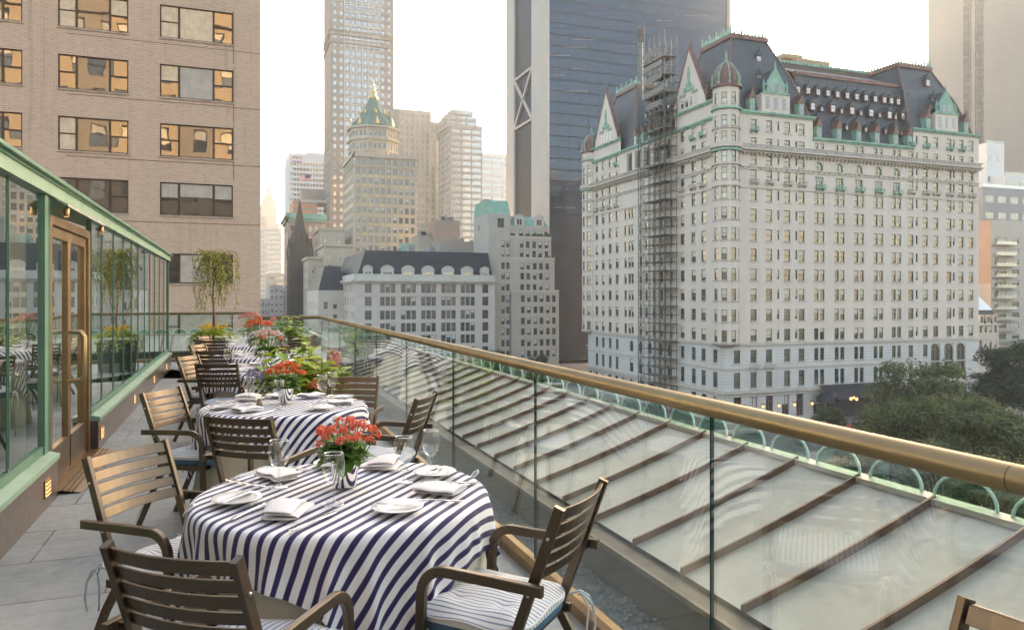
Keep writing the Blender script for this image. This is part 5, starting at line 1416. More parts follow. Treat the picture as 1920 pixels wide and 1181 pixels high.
# side on the avenue
er = [uy(p) for p in (1319, 1300.5, 1279.5)]
em = [uy(p) for p in (1258, 1240, 1226, 1212, 1201, 1186, 1180.5, 1173)]
el = [uy(p) for p in (1157, 1144, 1131, 1119)]; ee = [uy(1102.5)]
for z in rowz:
    for u in er + el + ee: Ea.hole(u, E0 + z, 1.5, 2.25); sills.append((Ea, u, E0 + z - 1.12, 1.5))
    for u in em: Ea.hole(u, E0 + z, 1.15, 2.25); sills.append((Ea, u, E0 + z - 1.12, 1.15))
for z, h in ((23.2, 2.2), (26.3, 1.9), (29.75, 1.4), (32.9, 2.1)):
    for u in er + el: Ea.hole(u, E0 + z, 1.45, h)
for u in er[:2] + el[:1]: balc.append((Ea, u, E0 + 31.75, 1.7, 'g'))
for u in el + er: balc.append((Ea, u, E0 + 21.9, 1.9, 's'))
for k, px in enumerate((1180, 1195.5, 1213, 1232, 1252)):
    Ea.hole(uy(px), E0 + 30.2, 2.5, 6.6, 'arch', .8, mats=AM)
for z, h in ((-11.3, 2.5), (-15.8, 3.0)):
    for u in [uy(1341)] + er + el + ee: Ea.hole(u, E0 + z, 1.4, h, var=0)
    for p in (1184, 1201, 1218, 1238, 1256): Ea.hole(uy(p), E0 + z, 1.6, h, 'arch' if z > -12 else 'sash', mats=(M['pl_frame'], M['dark_glass'], M['pl_base']))
for p in (1342, 1320, 1300.5, 1156, 1143, 1130, 1118, 1107): Ea.hole(uy(p), E0 - 20.2, 1.6, 3.2, 'casement', .4, mats=(M['copper_red'], M['dark_glass'], M['pl_base']))
for p in (1170, 1186, 1203, 1221, 1243, 1264): Ea.hole(uy(p), E0 - 20.4, 2.3, 3.6, 'triple', .6, mats=(M['copper_red'], M['dark_glass'], M['pl_base']))

LN, LE = XE - X0, YEa - Y0
TOPP, TOPC = E0 + 35.1, E0 + 31.1
uL, uR = ux(1524), ux(1712)                       # pavilions end / begin on the square side
eR, eL = uy(1266), uy(1164)
w = MB()
N.wall(w, 0, LN, E0 - 9.0, TOPC - .01, 0)
N.rects = [r for r in N.rects]; rs = N.rects
N.rects = [r for r in rs if r[2] > E0 + 31.2]
N.wall(w, 0, uL, TOPC - .01, TOPP + .4, 0); N.wall(w, uR, LN, TOPC - .01, TOPP + .4, 0); N.rects = rs
rs = Ea.rects
Ea.rects = [r for r in rs if E0 - 9 <= r[2] and r[3] < E0 + 35]
Ea.wall(w, 0, LE, E0 - 9.0, E0 + 34.3, 0)
Ea.wall(w, 0, eR, E0 + 34.3, E0 + 38.2, 0); Ea.wall(w, eL, LE, E0 + 34.3, E0 + 38.2, 0); Ea.rects = rs
shell(w, X0, XE, Y0, YEa, E0 - 9, TOPC, 0, 'rb')
w.quad((X0 + uL, Y0, TOPC), (X0 + uR, Y0, TOPC), (X0 + uR, YEa, TOPC), (X0 + uL, YEa, TOPC))
w.build('wall', M['pl_wall'], pz)
rs = N.rects
N.rects = [r for r in rs if r[3] < E0 - 9]; w = MB(); N.wall(w, 0, LN, GZ, E0 - 9.0, 0)
N.rects = rs; rs = Ea.rects
Ea.rects = [r for r in rs if r[3] < E0 - 9]; Ea.wall(w, 0, LE, GZ, E0 - 9.0, 0); Ea.rects = rs
shell(w, X0, XE, Y0, YEa, GZ, E0 - 9, 0, 'rb')
w.build('base_wall', M['pl_base'], pz)

# cornices, belts, balconies
c = MB(); br = MB()
for f, L in ((N, LN), (Ea, LE)):
    f.bar(c, -.5, L, E0 + 27.85, E0 + 28.15, 0, 1.25); f.bar(c, -.4, L, E0 + 27.5, E0 + 27.84, 0, .7)
    f.bar(c, -.5, L, E0 + 28.85, E0 + 29.0, 1.0, 1.25)
    k = int(L / .42)
    for i in range(k): f.bar(br, i * .42, i * .42 + .17, E0 + 28.16, E0 + 28.84, 1.05, 1.2)
    k = int(L / .95)
    for i in range(k): f.bar(br, i * .95, i * .95 + .35, E0 + 26.95 + .25, E0 + 27.49, 0, .62); f.bar(br, i * .95 + .02, i * .95 + .33, E0 + 27.0, E0 + 27.19, 0, .35)
    f.bar(c, -.25, L, E0 + 24.75, E0 + 24.95, 0, .28); f.bar(c, -.2, L, E0 + 24.3, E0 + 24.5, 0, .18)
    k = int(L / 1.3)
    for i in range(k): f.bar(br, i * 1.3 + .1, i * 1.3 + .9, E0 + 24.51, E0 + 24.74, 0, .2)
    f.bar(c, -.3, L, E0 - 9.2, E0 - 8.75, 0, .35); f.bar(c, -.25, L, E0 - 13.75, E0 - 13.5, 0, .18)
    f.bar(c, -.35, L, E0 - 18.3, E0 - 17.75, 0, .5); f.bar(c, -.3, L, E0 - 18.9, E0 - 18.5, 0, .22)
    f.bar(c, -.3, L, E0 + 20.75, E0 + 20.95, 0, .15)
c.build('cornice', M['pl_trim'], pz); br.build('balustrade', M['pl_trim'], pz)['kind'] = 'stuff'
for f, u, z, ww, k in balc:
    t = MB()
    f.bar(t, u - ww / 2, u + ww / 2, z - .12, z + .0, 0, .7); f.bar(t, u - ww / 2, u + ww / 2, z + .62, z + .72, .58, .7)
    for i in range(7): f.bar(t, u - ww / 2 + i * (ww - .1) / 6, u - ww / 2 + i * (ww - .1) / 6 + .1, z + .005, z + .615, .6, .68)
    for q in (-.38, .38): f.bar(t, u + q * ww - .1, u + q * ww + .1, z - .5, z - .125, 0, .45)
    t.build('copper_balcony' if k == 'g' else 'stone_balcony', M['verdigris' if k == 'g' else 'pl_trim'], pz)
# green copper eaves and low parapet dormers
g = MB()
for f, a, q, z in ((N, -.3, uL + .3, TOPP), (N, uR - .3, LN + .3, TOPP), (N, uL, uR, TOPC), (Ea, -.3, LE + .3, E0 + 34.4), (Ea, -.3, eR, E0 + 37.7), (Ea, eL, LE + .3, E0 + 37.7)):
    f.bar(g, a, q, z, z + .38, 0, .5); f.bar(g, a, q, z - .3, z - .01, 0, .25)
g.build('copper_eaves', M['verdigris'], pz)


def gable_dormer(f, u, z, w, hb, hp, setback=0.3):
    """stone front with three lights under a copper pediment with pinnacles"""
    st = MB(); gr = MB(); roof = MB()
    f.bar(st, u - w / 2, u + w / 2, z, z + hb, -2.5, setback)
    zz = z + hb; hw = w / 2
    tri = [(u - hw * .72, zz + 1.7), (u + hw * .72, zz + 1.7), (u, zz + hp)]
    f.bar(gr, u - hw * .95, u + hw * .95, zz, zz + .35, -.5, setback + .2); f.bar(gr, u - hw * .62, u + hw * .62, zz + .36, zz + 1.7, -.5, setback)
    gr.add([f.p(*p, setback) for p in tri] + [f.p(*p, setback - .6) for p in tri], ((0, 1, 2), (5, 4, 3), (0, 2, 5, 3), (1, 4, 5, 2), (0, 3, 4, 1)))
    for q, h in ((-.82, 2.6), (.82, 2.6), (0, hp + 1.2)):
        b0 = f.p(u + q * hw, 0, setback - .25); zb = zz + .36 if q else zz + hp - .5
        gr.lathe([(.26, 0), (.26, h * .45 if q else .3), (.36, h * .5 if q else .4), (.16, h * .62 if q else .7), (.2, h * .7 if q else .9), (0, h if q else 2.0)], 6, (b0[0], b0[1], zb))
    for q in (-.5, .5):                                       # scroll steps
        for i in range(4): f.bar(gr, u + q * hw * (1.5 - i * .28) - .18, u + q * hw * (1.5 - i * .28) + .18, zz + .36, zz + .7 + i * .5, setback - .4, setback - .05)
    roof.add([f.p(u - hw * .7, zz + 1.2, .1), f.p(u + hw * .7, zz + 1.2, .1), f.p(u, zz + hp - .1, .1), f.p(u - hw * .7, zz + 1.2, -6), f.p(u + hw * .7, zz + 1.2, -6), f.p(u, zz + hp - .1, -6)], ((0, 2, 5, 3), (1, 4, 5, 2)))
    o = st.build('gable', M['pl_wall'], pz); gr.build('pediment', M['verdigris'], o); roof.build('gable_roof', M['slate_roof'], o)
    wn = MB()
    for q in (-.3, 0, .3): f.bar(wn, u + q * w - .45, u + q * w + .45, z + .6, z + 2.9, setback - .1, setback + .02)
    for q in (-.13, .13): f.bar(wn, u + q * w - .45, u + q * w + .45, zz + .55, zz + 2.0, setback - .1, setback + .03)
    wn.build('gable_window', M['dark_glass'], o)


gable_dormer(N, ux(1453), TOPP + .4, 6.6, 3.5, 5.2); gable_dormer(N, ux(1773), TOPP + .4, 6.6, 3.5, 5.2)


def big_gable(u, z, hw, h):
    st = MB(); gr = MB(); f = Ea
    A = [f.p(u - hw, z, .15), f.p(u + hw, z, .15), f.p(u + hw * .93, z + 1.6, .15), f.p(u, z + h, .15), f.p(u - hw * .93, z + 1.6, .15)]
    B = [f.p(u - hw, z, -.6), f.p(u + hw, z, -.6), f.p(u + hw * .93, z + 1.6, -.6), f.p(u, z + h, -.6), f.p(u - hw * .93, z + 1.6, -.6)]
    st.frustum(A, B)
    o = st.build('gable', M['pl_wall'], pz)
    cp = MB()
    for sg in (-1, 1): cp.tube([f.p(u + sg * hw * .95, z + 1.5, -.2), f.p(u + sg * .1, z + h + .15, -.2)], 0, rect=(.9, .35))
    q = f.p(u, 0, -.2); cp.lathe([(.45, 0), (.5, .6), (.25, .8), (.3, 1.2), (0, 2.6)], 6, (q[0], q[1], z + h - .2)); cp.build('coping', M['copper_red'], o)
    for (a, zz, ww, hh) in ((-.0, 3.6, 1.5, 1.6), (0, 5.4, .6, 2.0), (-.35, 2.9, 1.8, .35), (.35, 2.9, 1.8, .35), (-.22, 3.6, .8, .8), (.22, 3.6, .8, .8), (0, 7.4, .35, 1.0)):
        f.bar(gr, u + a * hw - ww / 2, u + a * hw + ww / 2, z + zz, z + zz + hh, .14, .42)
    gr.build('copper_ornament', M['verdigris'], o)
    for sg in (-1, 1):
        gq = f.p(u + sg * hw, 0, 0); t = MB(); t.lathe([(.35, 0), (.35, 1.0), (.45, 1.1), (.2, 1.6), (.25, 1.9), (0, 3.4)], 6, (gq[0], gq[1], z + .4)); t.build('pinnacle', M['copper_red'], o)
    wn = MB()
    for k in (-.36, -.12, .12, .36): f.bar(wn, u + k * hw * 1.1 - .42, u + k * hw * 1.1 + .42, z + .5, z + 2.3, .14, .17)
    wn.build('gable_window', M['dark_glass'], o)


big_gable(uy(1293), E0 + 38.1, 5.9, 12.0); big_gable(uy(1137), E0 + 38.1, 6.0, 12.6)


# roofs
def crest(mb, ring, z, step=.8):
    for a, q in zip(ring, ring[1:] + ring[:1]):
        a, q = Vector(a), Vector(q); n = max(2, int((q - a).length / step))
        for i in range(n):
            p = a.lerp(q, i / n); h = 1.1 if i % 3 else 2.0
            mb.lathe([(.22, 0), (.26, h * .35), (.1, h * .55), (.18, h * .75), (0, h)], 5, (p.x, p.y, z))
        mb.tube([a, q], 0, rect=(.35, .3))


def pavilion(x0, x1, y0, y1, zb, zt, tx0, tx1, ty0, ty1, name='pavilion_roof'):
    A = [(x0, y0, zb), (x1, y0, zb), (x1, y1, zb), (x0, y1, zb)]
    Tt = [(tx0, ty0, zt), (tx1, ty0, zt), (tx1, ty1, zt), (tx0, ty1, zt)]
    b = MB()
    # slightly bell-cast: two stages
    Mi = [tuple(lerp(a, t, q) for a, t, q in zip(p, s, (.42, .42, .5))) for p, s in zip(A, Tt)]
    b.frustum(A, Mi, 0, False); b.frustum(Mi, Tt, 0)
    o = b.build(name, M['slate_roof'], pz)
    h = MB()
    for p, m, s in zip(A, Mi, Tt): h.tube([p, m, s], .22, 6)
    h.frustum([(x + sx * .35, y + sy * .35, zt - .1) for (x, y, _), (sx, sy) in zip(Tt, ((-1, -1), (1, -1), (1, 1), (-1, 1)))], [(x + sx * .35, y + sy * .35, zt + .7) for (x, y, _), (sx, sy) in zip(Tt, ((-1, -1), (1, -1), (1, 1), (-1, 1)))])
    h.build('roof_hip', M['copper_red'], o)
    g = MB(); crest(g, [(x, y, zt + .8) for x, y, _ in Tt], zt + .8); g.build('cresting', M['verdigris'], o)
    return o


pavilion(X0 + .8, X0 + uL + .2, Y0 + .8, Y0 + 20, E0 + 35.3, E0 + 51.3, 92, 100.5, 123, 132.6)
pavilion(X0 + uR - .2, XE - .6, Y0 + .8, Y0 + 21, E0 + 35.3, E0 + 50.3, xon(1684, 123), xon(1744, 123), 123, 131)
pavilion(X0 + .8, X0 + 21, Y0 + eL - 6, YEa - .8, E0 + 35.3, E0 + 51.3, 92, 100.5, 160, 170)
b = MB()
xa, xb = X0 + uL - .5, X0 + uR + 1
A = [(xa, Y0 + .5, TOPC), (xb, Y0 + .5, TOPC), (xb, Y0 + 3.2, E0 + 38.5), (xa, Y0 + 3.2, E0 + 38.5), (xb, Y0 + 4.8, E0 + 45.2), (xa, Y0 + 4.8, E0 + 45.2)]
b.add(A, ((0, 1, 2, 3), (3, 2, 4, 5)))
b.quad((xa, Y0 + 14, E0 + 45.2), (xb, Y0 + 14, E0 + 45.2), (xb, Y0 + 14, E0 + 50), (xa, Y0 + 14, E0 + 50))
ya, yb = Y0 + 19, Y0 + eL - 5
mr = b.build('mansard_roof', M['slate_roof'], pz); b = MB()
b.add([(X0 + .6, ya, E0 + 34.5), (X0 + .6, yb, E0 + 34.5), (X0 + 3.2, yb, E0 + 40), (X0 + 3.2, ya, E0 + 40), (X0 + 4.8, yb, E0 + 45.2), (X0 + 4.8, ya, E0 + 45.2)], ((0, 1, 2, 3), (3, 2, 4, 5)))
b.build('mansard_roof', M['slate_roof'], pz)
b = MB(); b.box(xa, xb, Y0 + 4.5, Y0 + 5.2, E0 + 45.2, E0 + 45.9); b.build('curb_band', M['copper_red'], mr); b = MB(); b.box(X0 + 4.5, X0 + 5.2, ya, yb, E0 + 45.2, E0 + 45.9); b.build('curb_band', M['copper_red'], mr)
b = MB(); n = 26
for i in range(n):
    p, q = xa + (xb - xa) * i / n + .06, xa + (xb - xa) * (i + 1) / n - .06
    b.quad((p, Y0 + 5.2, E0 + 45.92), (q, Y0 + 5.2, E0 + 45.92), (q, Y0 + 12.5, E0 + 49.3), (p, Y0 + 12.5, E0 + 49.3), 0)
    b.box(q, q + .12, Y0 + 5.2, Y0 + 5.4, E0 + 45.9, E0 + 46.1, 1)
b.quad((xa, Y0 + 5.2, E0 + 45.85), (xb, Y0 + 5.2, E0 + 45.85), (xb, Y0 + 12.6, E0 + 49.25), (xa, Y0 + 12.6, E0 + 49.25), 1)
b.box(xa, xb, Y0 + 12.5, Y0 + 13.2, E0 + 49.0, E0 + 50.3, 1)
b.add([(X0 + 5.2, ya, E0 + 45.9), (X0 + 5.2, yb, E0 + 45.9), (X0 + 11, yb, E0 + 49), (X0 + 11, ya, E0 + 49)], ((0, 1, 2, 3),), 0)
b.build('roof_skylight', [M['skylight'], M['kerb']], mr)
b = MB()
for i in range(30): p = xa + (xb - xa) * (i + .5) / 30; b.box(p - .35, p + .35, Y0 + 12.4, Y0 + 12.9, E0 + 50.31, E0 + 50.9)
b.build('cresting', M['verdigris'], mr)
b = MB(); px0, px1 = xon(1492, 134), xon(1556, 134); b.box(px0, px1, 134, 141, E0 + 49, E0 + 53.6); b.box(px0 - 2.5, px0 + 3, 135, 139, E0 + 53.6, E0 + 54.6); b.box(px1, px1 + 4, 134, 139, E0 + 49, E0 + 51.8)
for i in range(14): b.box(px0 + .5 + i * (px1 - px0 - 1) / 14, px0 + .62 + i * (px1 - px0 - 1) / 14, 133.9, 134, E0 + 49.5, E0 + 53)
b.build('plant_room', stone('tan_plant_room', (.42, .30, .19), .1, .15), pz)


def dormer_mesh(w, h, d, green=False):
    b = MB()
    b.box(-w / 2, w / 2, 0, d, 0, h, 0); b.box(-w / 2 * .62, w / 2 * .62, -.04, .0, h * .12, h * .88, 1)
    b.box(-.04, .04, -.06, -.041, h * .12, h * .88, 0); b.box(-w / 2 * .62, w / 2 * .62, -.06, -.041, h * .5 - .04, h * .5 + .04, 0)
    e = w * .62; hp = h * .75
    vs = [(-e, -.15, h), (e, -.15, h), (0, -.15, h + hp), (-e, d, h), (e, d, h), (0, d, h + hp * .8)]
    b.add(vs, ((0, 1, 2), (0, 2, 5, 3), (1, 4, 5, 2), (0, 3, 4, 1)), 2)
    b.lathe([(.09, 0), (.05, .3), (.1, .4), (0, .9)], 5, (0, -.1, h + hp - .1), 2)
    return b.mesh('dormer', [M['verdigris'] if green else M['copper_red'], M['dark_glass'] if green else M['dormer_glass'], M['copper_red'] if green else M['slate_roof']])


M['dormer_glass'] = window_glass('dormer_glass', (.36, .35, .32), .35)
dmA, dmB, dmS, dmG = dormer_mesh(1.15, 1.35, 2.2), dormer_mesh(1.3, 1.6, 2.4), dormer_mesh(.7, .9, 1.6), dormer_mesh(1.25, 2.5, 2.2, True)


def dorm(me, x, y, z, face=0, par=None):
    o = link('dormer', me, par or pz); lx = Vector((x, y, z)) - root_loc(pz)
    o.location = lx; o.rotation_euler = (0, 0, face)


def my(z):                                          # depth of the mansard front at height z above the eye
    return Y0 + (.5 + (z - 31.1) / 7.4 * 2.7 if z < 38.5 else 3.2 + (z - 38.5) / 6.7 * 1.6)


for px in (1491, 1510, 1528.5, 1547, 1565, 1583, 1601, 1618, 1635.5, 1652.5, 1665.5, 1678.5, 1696.5): dorm(dmA, xon(px, Y0 + 4), my(41.2) - .7, E0 + 41.0)
for k, px in enumerate((1518, 1535, 1555.5, 1572, 1591.5, 1608, 1627, 1643, 1661.5, 1673, 1687.5, 1702)): dorm(dmB if k % 2 == 0 else dmS, xon(px, Y0 + 3), my(37.6) - .8, E0 + 37.5)
for k, px in enumerate((1526, 1563.5, 1580, 1600, 1616, 1636, 1653, 1671, 1682, 1697)): dorm(dmB if k not in (2, 4, 6, 8) else dmS, xon(px, Y0 + 2), my(34.3) - .8, E0 + 33.9)
for px in (1535, 1572, 1609, 1643.5, 1678.5, 1705): dorm(dmG, xon(px, Y0), Y0 - .2, TOPC + .2)
for px in (1410, 1502): dorm(dmG, xon(px, Y0), Y0 - .1, TOPP + .4)
for px in (1740, 1811): dorm(dmG, xon(px, Y0), Y0 - .1, TOPP + .4)
for px, z in ((1424, 46.2), (1416, 42.0)): dorm(dmB, xon(px, Y0 + 4), Y0 + .8 + (z - 35.3) * .33 - .2, E0 + z)
for px, z in ((1738, 46.0), (1737, 41.5), (1728, 39.8), (1738, 36.6)): dorm(dmB, xon(px, Y0 + 4), Y0 + .8 + (z - 35.3) * .33 - .6, E0 + z)
for y in frange(ya + 1.5, yb - 1.5, 7): dorm(dmB, X0 + 1.6, y, E0 + 37.3, -math.pi / 2)
for y in frange(ya + 1.5, yb - 1.5, 8): dorm(dmS, X0 + 3.0, y, E0 + 41.5, -math.pi / 2)
for y in frange(ya + 2, yb - 2, 5): dorm(dmG, X0 - .1, y, E0 + 34.7, -math.pi / 2)


# corner turrets
def turret(cx, cy, r, z0, z1):
    tz = MB(); n = 8; fac = []
    for k in range(n):
        a = -math.pi * .75 + (k - .5) * math.pi / 4; a2 = a + math.pi / 4
        P, Q = Vector((cx + r * math.cos(a), cy + r * math.sin(a), 0)), Vector((cx + r * math.cos(a2), cy + r * math.sin(a2), 0))
        f = Facade(P, Q - P, ((P + Q) / 2 - Vector((cx, cy, 0)))); L = (Q - P).length
        if k in (0, 1, 7, 2, 6):
            for z in rowz + [23.2, 26.3, 30.0, 33.0]: f.hole(L / 2, E0 + z, L * .52, 2.2 if z < 29 else 1.9, 'sash', .22)
            f.hole(L / 2, E0 + 37.2, L * .52, 2.0, 'sash', .22)
        f.wall(tz, 0, L, z0, z1, 0); fac.append(f)
    o = tz.build('turret', M['pl_wall'], pz)
    RG = []
    for z, q, hh in ((28.0, .55, .9), (24.75, .3, .25), (20.75, .2, .2), (31.5, .18, .2)):
        ring = MB(); RG.append(ring); ring.lathe([(r, E0 + z), (r + q, E0 + z), (r + q, E0 + z + hh), (r, E0 + z + hh)], 16, (cx, cy, 0), smooth=False)
    ring = MB(); RG.append(ring); ring.lathe([(r * .3, E0 - 9.6), (r + .2, E0 - 8.9), (r + .3, E0 - 8.7), (r, E0 - 8.7)], 16, (cx, cy, 0), smooth=False)
    for z in rowz: ring = MB(); RG.append(ring); ring.lathe([(r, E0 + z - 1.35), (r + .1, E0 + z - 1.35), (r + .1, E0 + z - 1.15), (r, E0 + z - 1.15)], 8, (cx, cy, 0), smooth=False, a0=-math.pi * .75 - math.pi / 8, a1=math.pi * 1.25 - math.pi / 8)
    for ring in RG: ring.build('string_course', M['pl_trim'], o)
    gg = MB()
    for z in (27.3, 35.0): gg.lathe([(r, E0 + z), (r + .35, E0 + z + .1), (r + .35, E0 + z + .5), (r, E0 + z + .5)], 16, (cx, cy, 0), smooth=False)
    for k in range(8):
        a = k * math.pi / 4 + math.pi / 8; p = (cx + (r + .1) * math.cos(a), cy + (r + .1) * math.sin(a), z1 - .2); gg.lathe([(.18, 0), (.24, .9), (.1, 1.4), (.2, 2.0), (0, 3.0)], 5, p)
        gg.tube([(cx + r * q * math.cos(a), cy + r * q * math.sin(a), z1 + zz) for q, zz in ((1.0, .5), (1.0, 1.6), (.86, 3.0), (.55, 4.2), (.2, 4.9))], .1, 5)
    gg.lathe([(.2, 0), (.4, .3), (.15, .8), (.35, 1.2), (0, 2.4)], 6, (cx, cy, z1 + 4.9)); gg.build('copper_ornament', M['verdigris'], o)
    dm = MB(); dm.lathe([(r + .4, -.1), (r + .4, .3), (r * .98, .5), (r * .98, 1.6), (r * .84, 3.0), (r * .53, 4.2), (.2, 4.95), (0, 5.0)], 24, (cx, cy, z1)); dm.build('dome', M['copper_red'], o)
    return fac


fac = turret(X0 + .7, Y0 + .7, 2.5, E0 - 8.8, E0 + 39.4)
fac2 = turret(X0 + .7, YEa - .7, 2.5, E0 - 8.8, E0 + 37.4)
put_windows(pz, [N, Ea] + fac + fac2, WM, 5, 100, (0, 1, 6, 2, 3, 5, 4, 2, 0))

# street front: awnings, lamps
b = MB(); x0, x1 = xon(1562, Y0 - 4), xon(1690, Y0 - 4); n = 30
for i in range(n):
    p, q = lerp(x0, x1, i / n), lerp(x0, x1, (i + .93) / n); b.add([(p, Y0 - 5.5, GZ + 4.6), (q, Y0 - 5.5, GZ + 4.6), (q, Y0 - .3, GZ + 6.6), (p, Y0 - .3, GZ + 6.6), (p, Y0 - 5.5, GZ + 3.9), (q, Y0 - 5.5, GZ + 3.9)], ((0, 1, 2, 3), (4, 5, 1, 0)))
b.build('awning', M['awning'], pz)
b = MB(); xm = xon(1538, Y0 - 3); b.lathe([(2.2, 0), (2.1, .8), (1.5, 1.7), (.6, 2.2), (0, 2.3)], 14, (xm + 2, Y0 - 3.0, GZ + 3.6)); b.build('entrance_canopy', M['awning'], pz)
b = MB(); b.box(x0 + 2, x1, Y0 - .8, Y0 - .2, GZ + .2, GZ + 3.8); b.build('shop_front', M['dark_glass'], pz)
for px in (1431, 1461, 1490, 1523, 1396):
    xl = xon(px, Y0 - .6); b = MB(); b.sphere((xl, Y0 - .6, GZ + 3.1), .24, 8, 6, 0, (1, 1, 1.2)); b.box(xl - .06, xl + .06, Y0 - .55, Y0 - .05, GZ + 3.5, GZ + 3.6, 1); b.box(xl - .2, xl + .2, Y0 - .8, Y0 - .4, GZ + 3.52, GZ + 3.65, 1)
    b.build('wall_lantern', [M['lantern'], M['copper_red']], pz)


# ---------------------------------------------------------------- scaffold, hoist mast, flagpole
sc = thing('scaffold_tower', 'steel scaffold tower with planked decks climbing the avenue front of the white hotel', 'scaffold', (X0 - 2, 136, GZ))
sx0, sx1, sy0, sy1 = X0 - 3.4, X0 - .45, uy(1272) + Y0, uy(1233) + Y0
zt = E0 + 53.5
b = MB()
ys = frange(sy0, sy1, 5)
for x in (sx0, (sx0 + sx1) / 2, sx1):
    for y in ys: b.tube([(x, y, GZ), (x, y, zt + (1.5 if x == sx0 else .5))], .085, 4)
b.build('standard', M['iron'], sc)
b = MB(); pl = MB(); nn = 42
for i in range(1, nn):
    z = GZ + (zt - GZ) * i / nn
    for x in (sx0, sx1): b.tube([(x, sy0 - .6, z), (x, sy1 + .6, z)], .065, 4)
    for y in ys: b.tube([(sx0 - .3, y, z), (sx1, y, z)], .065, 4)
    if i % 2 == 0:
        pl.box(sx0, sx1 - .2, sy0, sy1 - (2.4 if i % 4 else 0), z + .06, z + .14)
        b.tube([(sx0, sy0, z + 1.0), (sx0, sy1, z + 1.0)], .04, 4)
    k = i % 4
    b.tube([(sx0, ys[k], z), (sx0, ys[k + 1], z + (zt - GZ) / nn)], .04, 4); b.tube([(sx0, ys[4 - k], z), (sx0, ys[3 - k], z + (zt - GZ) / nn)], .04, 4)
b.build('ledger', M['iron'], sc); pl.build('plank_deck', M['plank'], sc)
b = MB()
rnd = random.Random(2)
for z in frange(E0 + 40, E0 + 51, 5): b.box(sx0 - .1, sx0 - .05, sy0 + rnd.uniform(0, 1), sy1 - rnd.uniform(0, 1), z, z + 1.1)
b.build('toe_screen', M['iron'], sc)
hm = thing('hoist_mast', 'thin dark green lattice hoist mast beside the scaffold tower', 'mast', (X0 - 2, uy(1221) + Y0, GZ))
b = MB(); my0 = uy(1223) + Y0; z1 = E0 + 60
for dx, dy in ((0, 0), (.9, 0), (0, .9), (.9, .9)): b.tube([(X0 - 3 + dx, my0 + dy, GZ), (X0 - 3 + dx, my0 + dy, z1)], .09, 4)
for i in range(int((z1 - GZ) / 1.0)):
    z = GZ + i * 1.0; s = i % 2
    b.tube([(X0 - 3, my0 + .9 * s, z), (X0 - 3, my0 + .9 * (1 - s), z + 1)], .05, 4); b.tube([(X0 - 3 + .9 * s, my0, z), (X0 - 3 + .9 * (1 - s), my0, z + 1)], .05, 4)
b.build('lattice', M['mast_green'], hm)
b = MB(); b.tube([(X0 - 2.5, my0 + .45, z1), (X0 - 2.5, my0 + .45, z1 + 3)], .1, 5); b.box(X0 - 2.9, X0 - 2.2, my0 + .1, my0 + .8, z1 - 4, z1 - 1, 1); b.build('mast_head', [M['mast_green'], M['copper_red']], hm)
fp = thing('flagpole', 'bare white flagpole on the slate roof left of the scaffold', 'pole', (X0 + 6, yon(1205, X0 + 6), E0 + 45))
b = MB(); yy = yon(1205, X0 + 6); b.tube([(X0 + 6, yy, E0 + 44), (X0 + 6, yy, E0 + 64)], [.2, .1], 6); b.build('pole', M['cap'], fp)
b = MB(); b.sphere((X0 + 6, yy, E0 + 64.2), .25, 6, 4); b.build('finial', M['brass'], fp)

# ---------------------------------------------------------------- the city beyond
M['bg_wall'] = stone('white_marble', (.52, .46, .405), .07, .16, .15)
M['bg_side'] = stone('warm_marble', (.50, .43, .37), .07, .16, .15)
M['bg_trim'] = stone('cream_trim', (.50, .47, .41), .1, .2, .3)
M['bg_frame'] = plain('grey_steel_sash', (.12, .13, .13), .5)
M['bg_glass'] = window_glass('store_glass', (.026, .025, .024), .10, wav=.06, wscale=.6)
M['bg_slate'] = stone('black_slate', (.018, .018, .020), .3, .1, .4, .6)
M['beige'] = stone('beige_brick', (.42, .38, .33), .09, .2, .2)
M['lime'] = stone('limestone', (.45, .40, .34), .08, .12, .12)
M['crown_wall'] = stone('buff_limestone', (.42, .355, .28), .08, .14, .15)
M['dark_verdigris'] = plain('dark_verdigris', (.075, .15, .115), .6, 0, .25, .5)
M['gold'] = plain('gilded_panel', (.52, .38, .16), .45, .6, .2, .4)
M['tower_wall'] = stone('grey_limestone', (.28, .23, .19), .07, .08, .12)
M['tower_dark'] = stone('warm_grey_stone', (.30, .265, .23), .08, .1, .12)
M['city_frame'] = plain('dull_window_frame', (.10, .09, .08), .5)
M['city_glass'] = window_glass('city_glass', (.05, .055, .06), .22, wav=.06, wscale=.5)
M['blue_glass'] = window_glass('blue_tower_glass', (.16, .19, .22), .22, wav=.05, wscale=.5)
M['grey_stone'] = stone('pale_grey_stone', (.25, .25, .25), .06, .06, .1)
M['white_panel'] = stone('white_panel', (.62, .60, .58), .05, .08, .1)
M['rose_stone'] = stone('rose_brick', (.36, .25, .19), .1, .15, .2)
M['brownstone'] = stone('dark_brownstone', (.055, .040, .032), .2, .2, .3)
M['terracotta'] = stone('orange_terracotta', (.50, .24, .12), .1, .15, .3)
M['pale_blind'] = plain('pale_blind', (.50, .47, .41), .8, 0, .15, .5)
M['pale_stone'] = stone('pale_tower_stone', (.33, .295, .26), .05, .05, .1)
M['tan_panel'] = stone('tan_stone_panel', (.285, .242, .205), .06, .08, .08, .8, 3.7, .10)
M['travertine'] = stone('travertine', (.53, .46, .395), .06, .08, .1)
CW = (M['city_frame'], M['city_glass'], M['pale_blind'])
BW = (M['bg_frame'], M['bg_glass'], M['pale_blind'])


def bldg(name, label, X, Y): return thing(name, label, 'building', (X, Y, GZ))


def grid(f, us, zs, w, h, style='sash', dp=.25, **kw):
    for z in zs:
        for u in us: f.hole(u, z, w, h, style, dp, **kw)


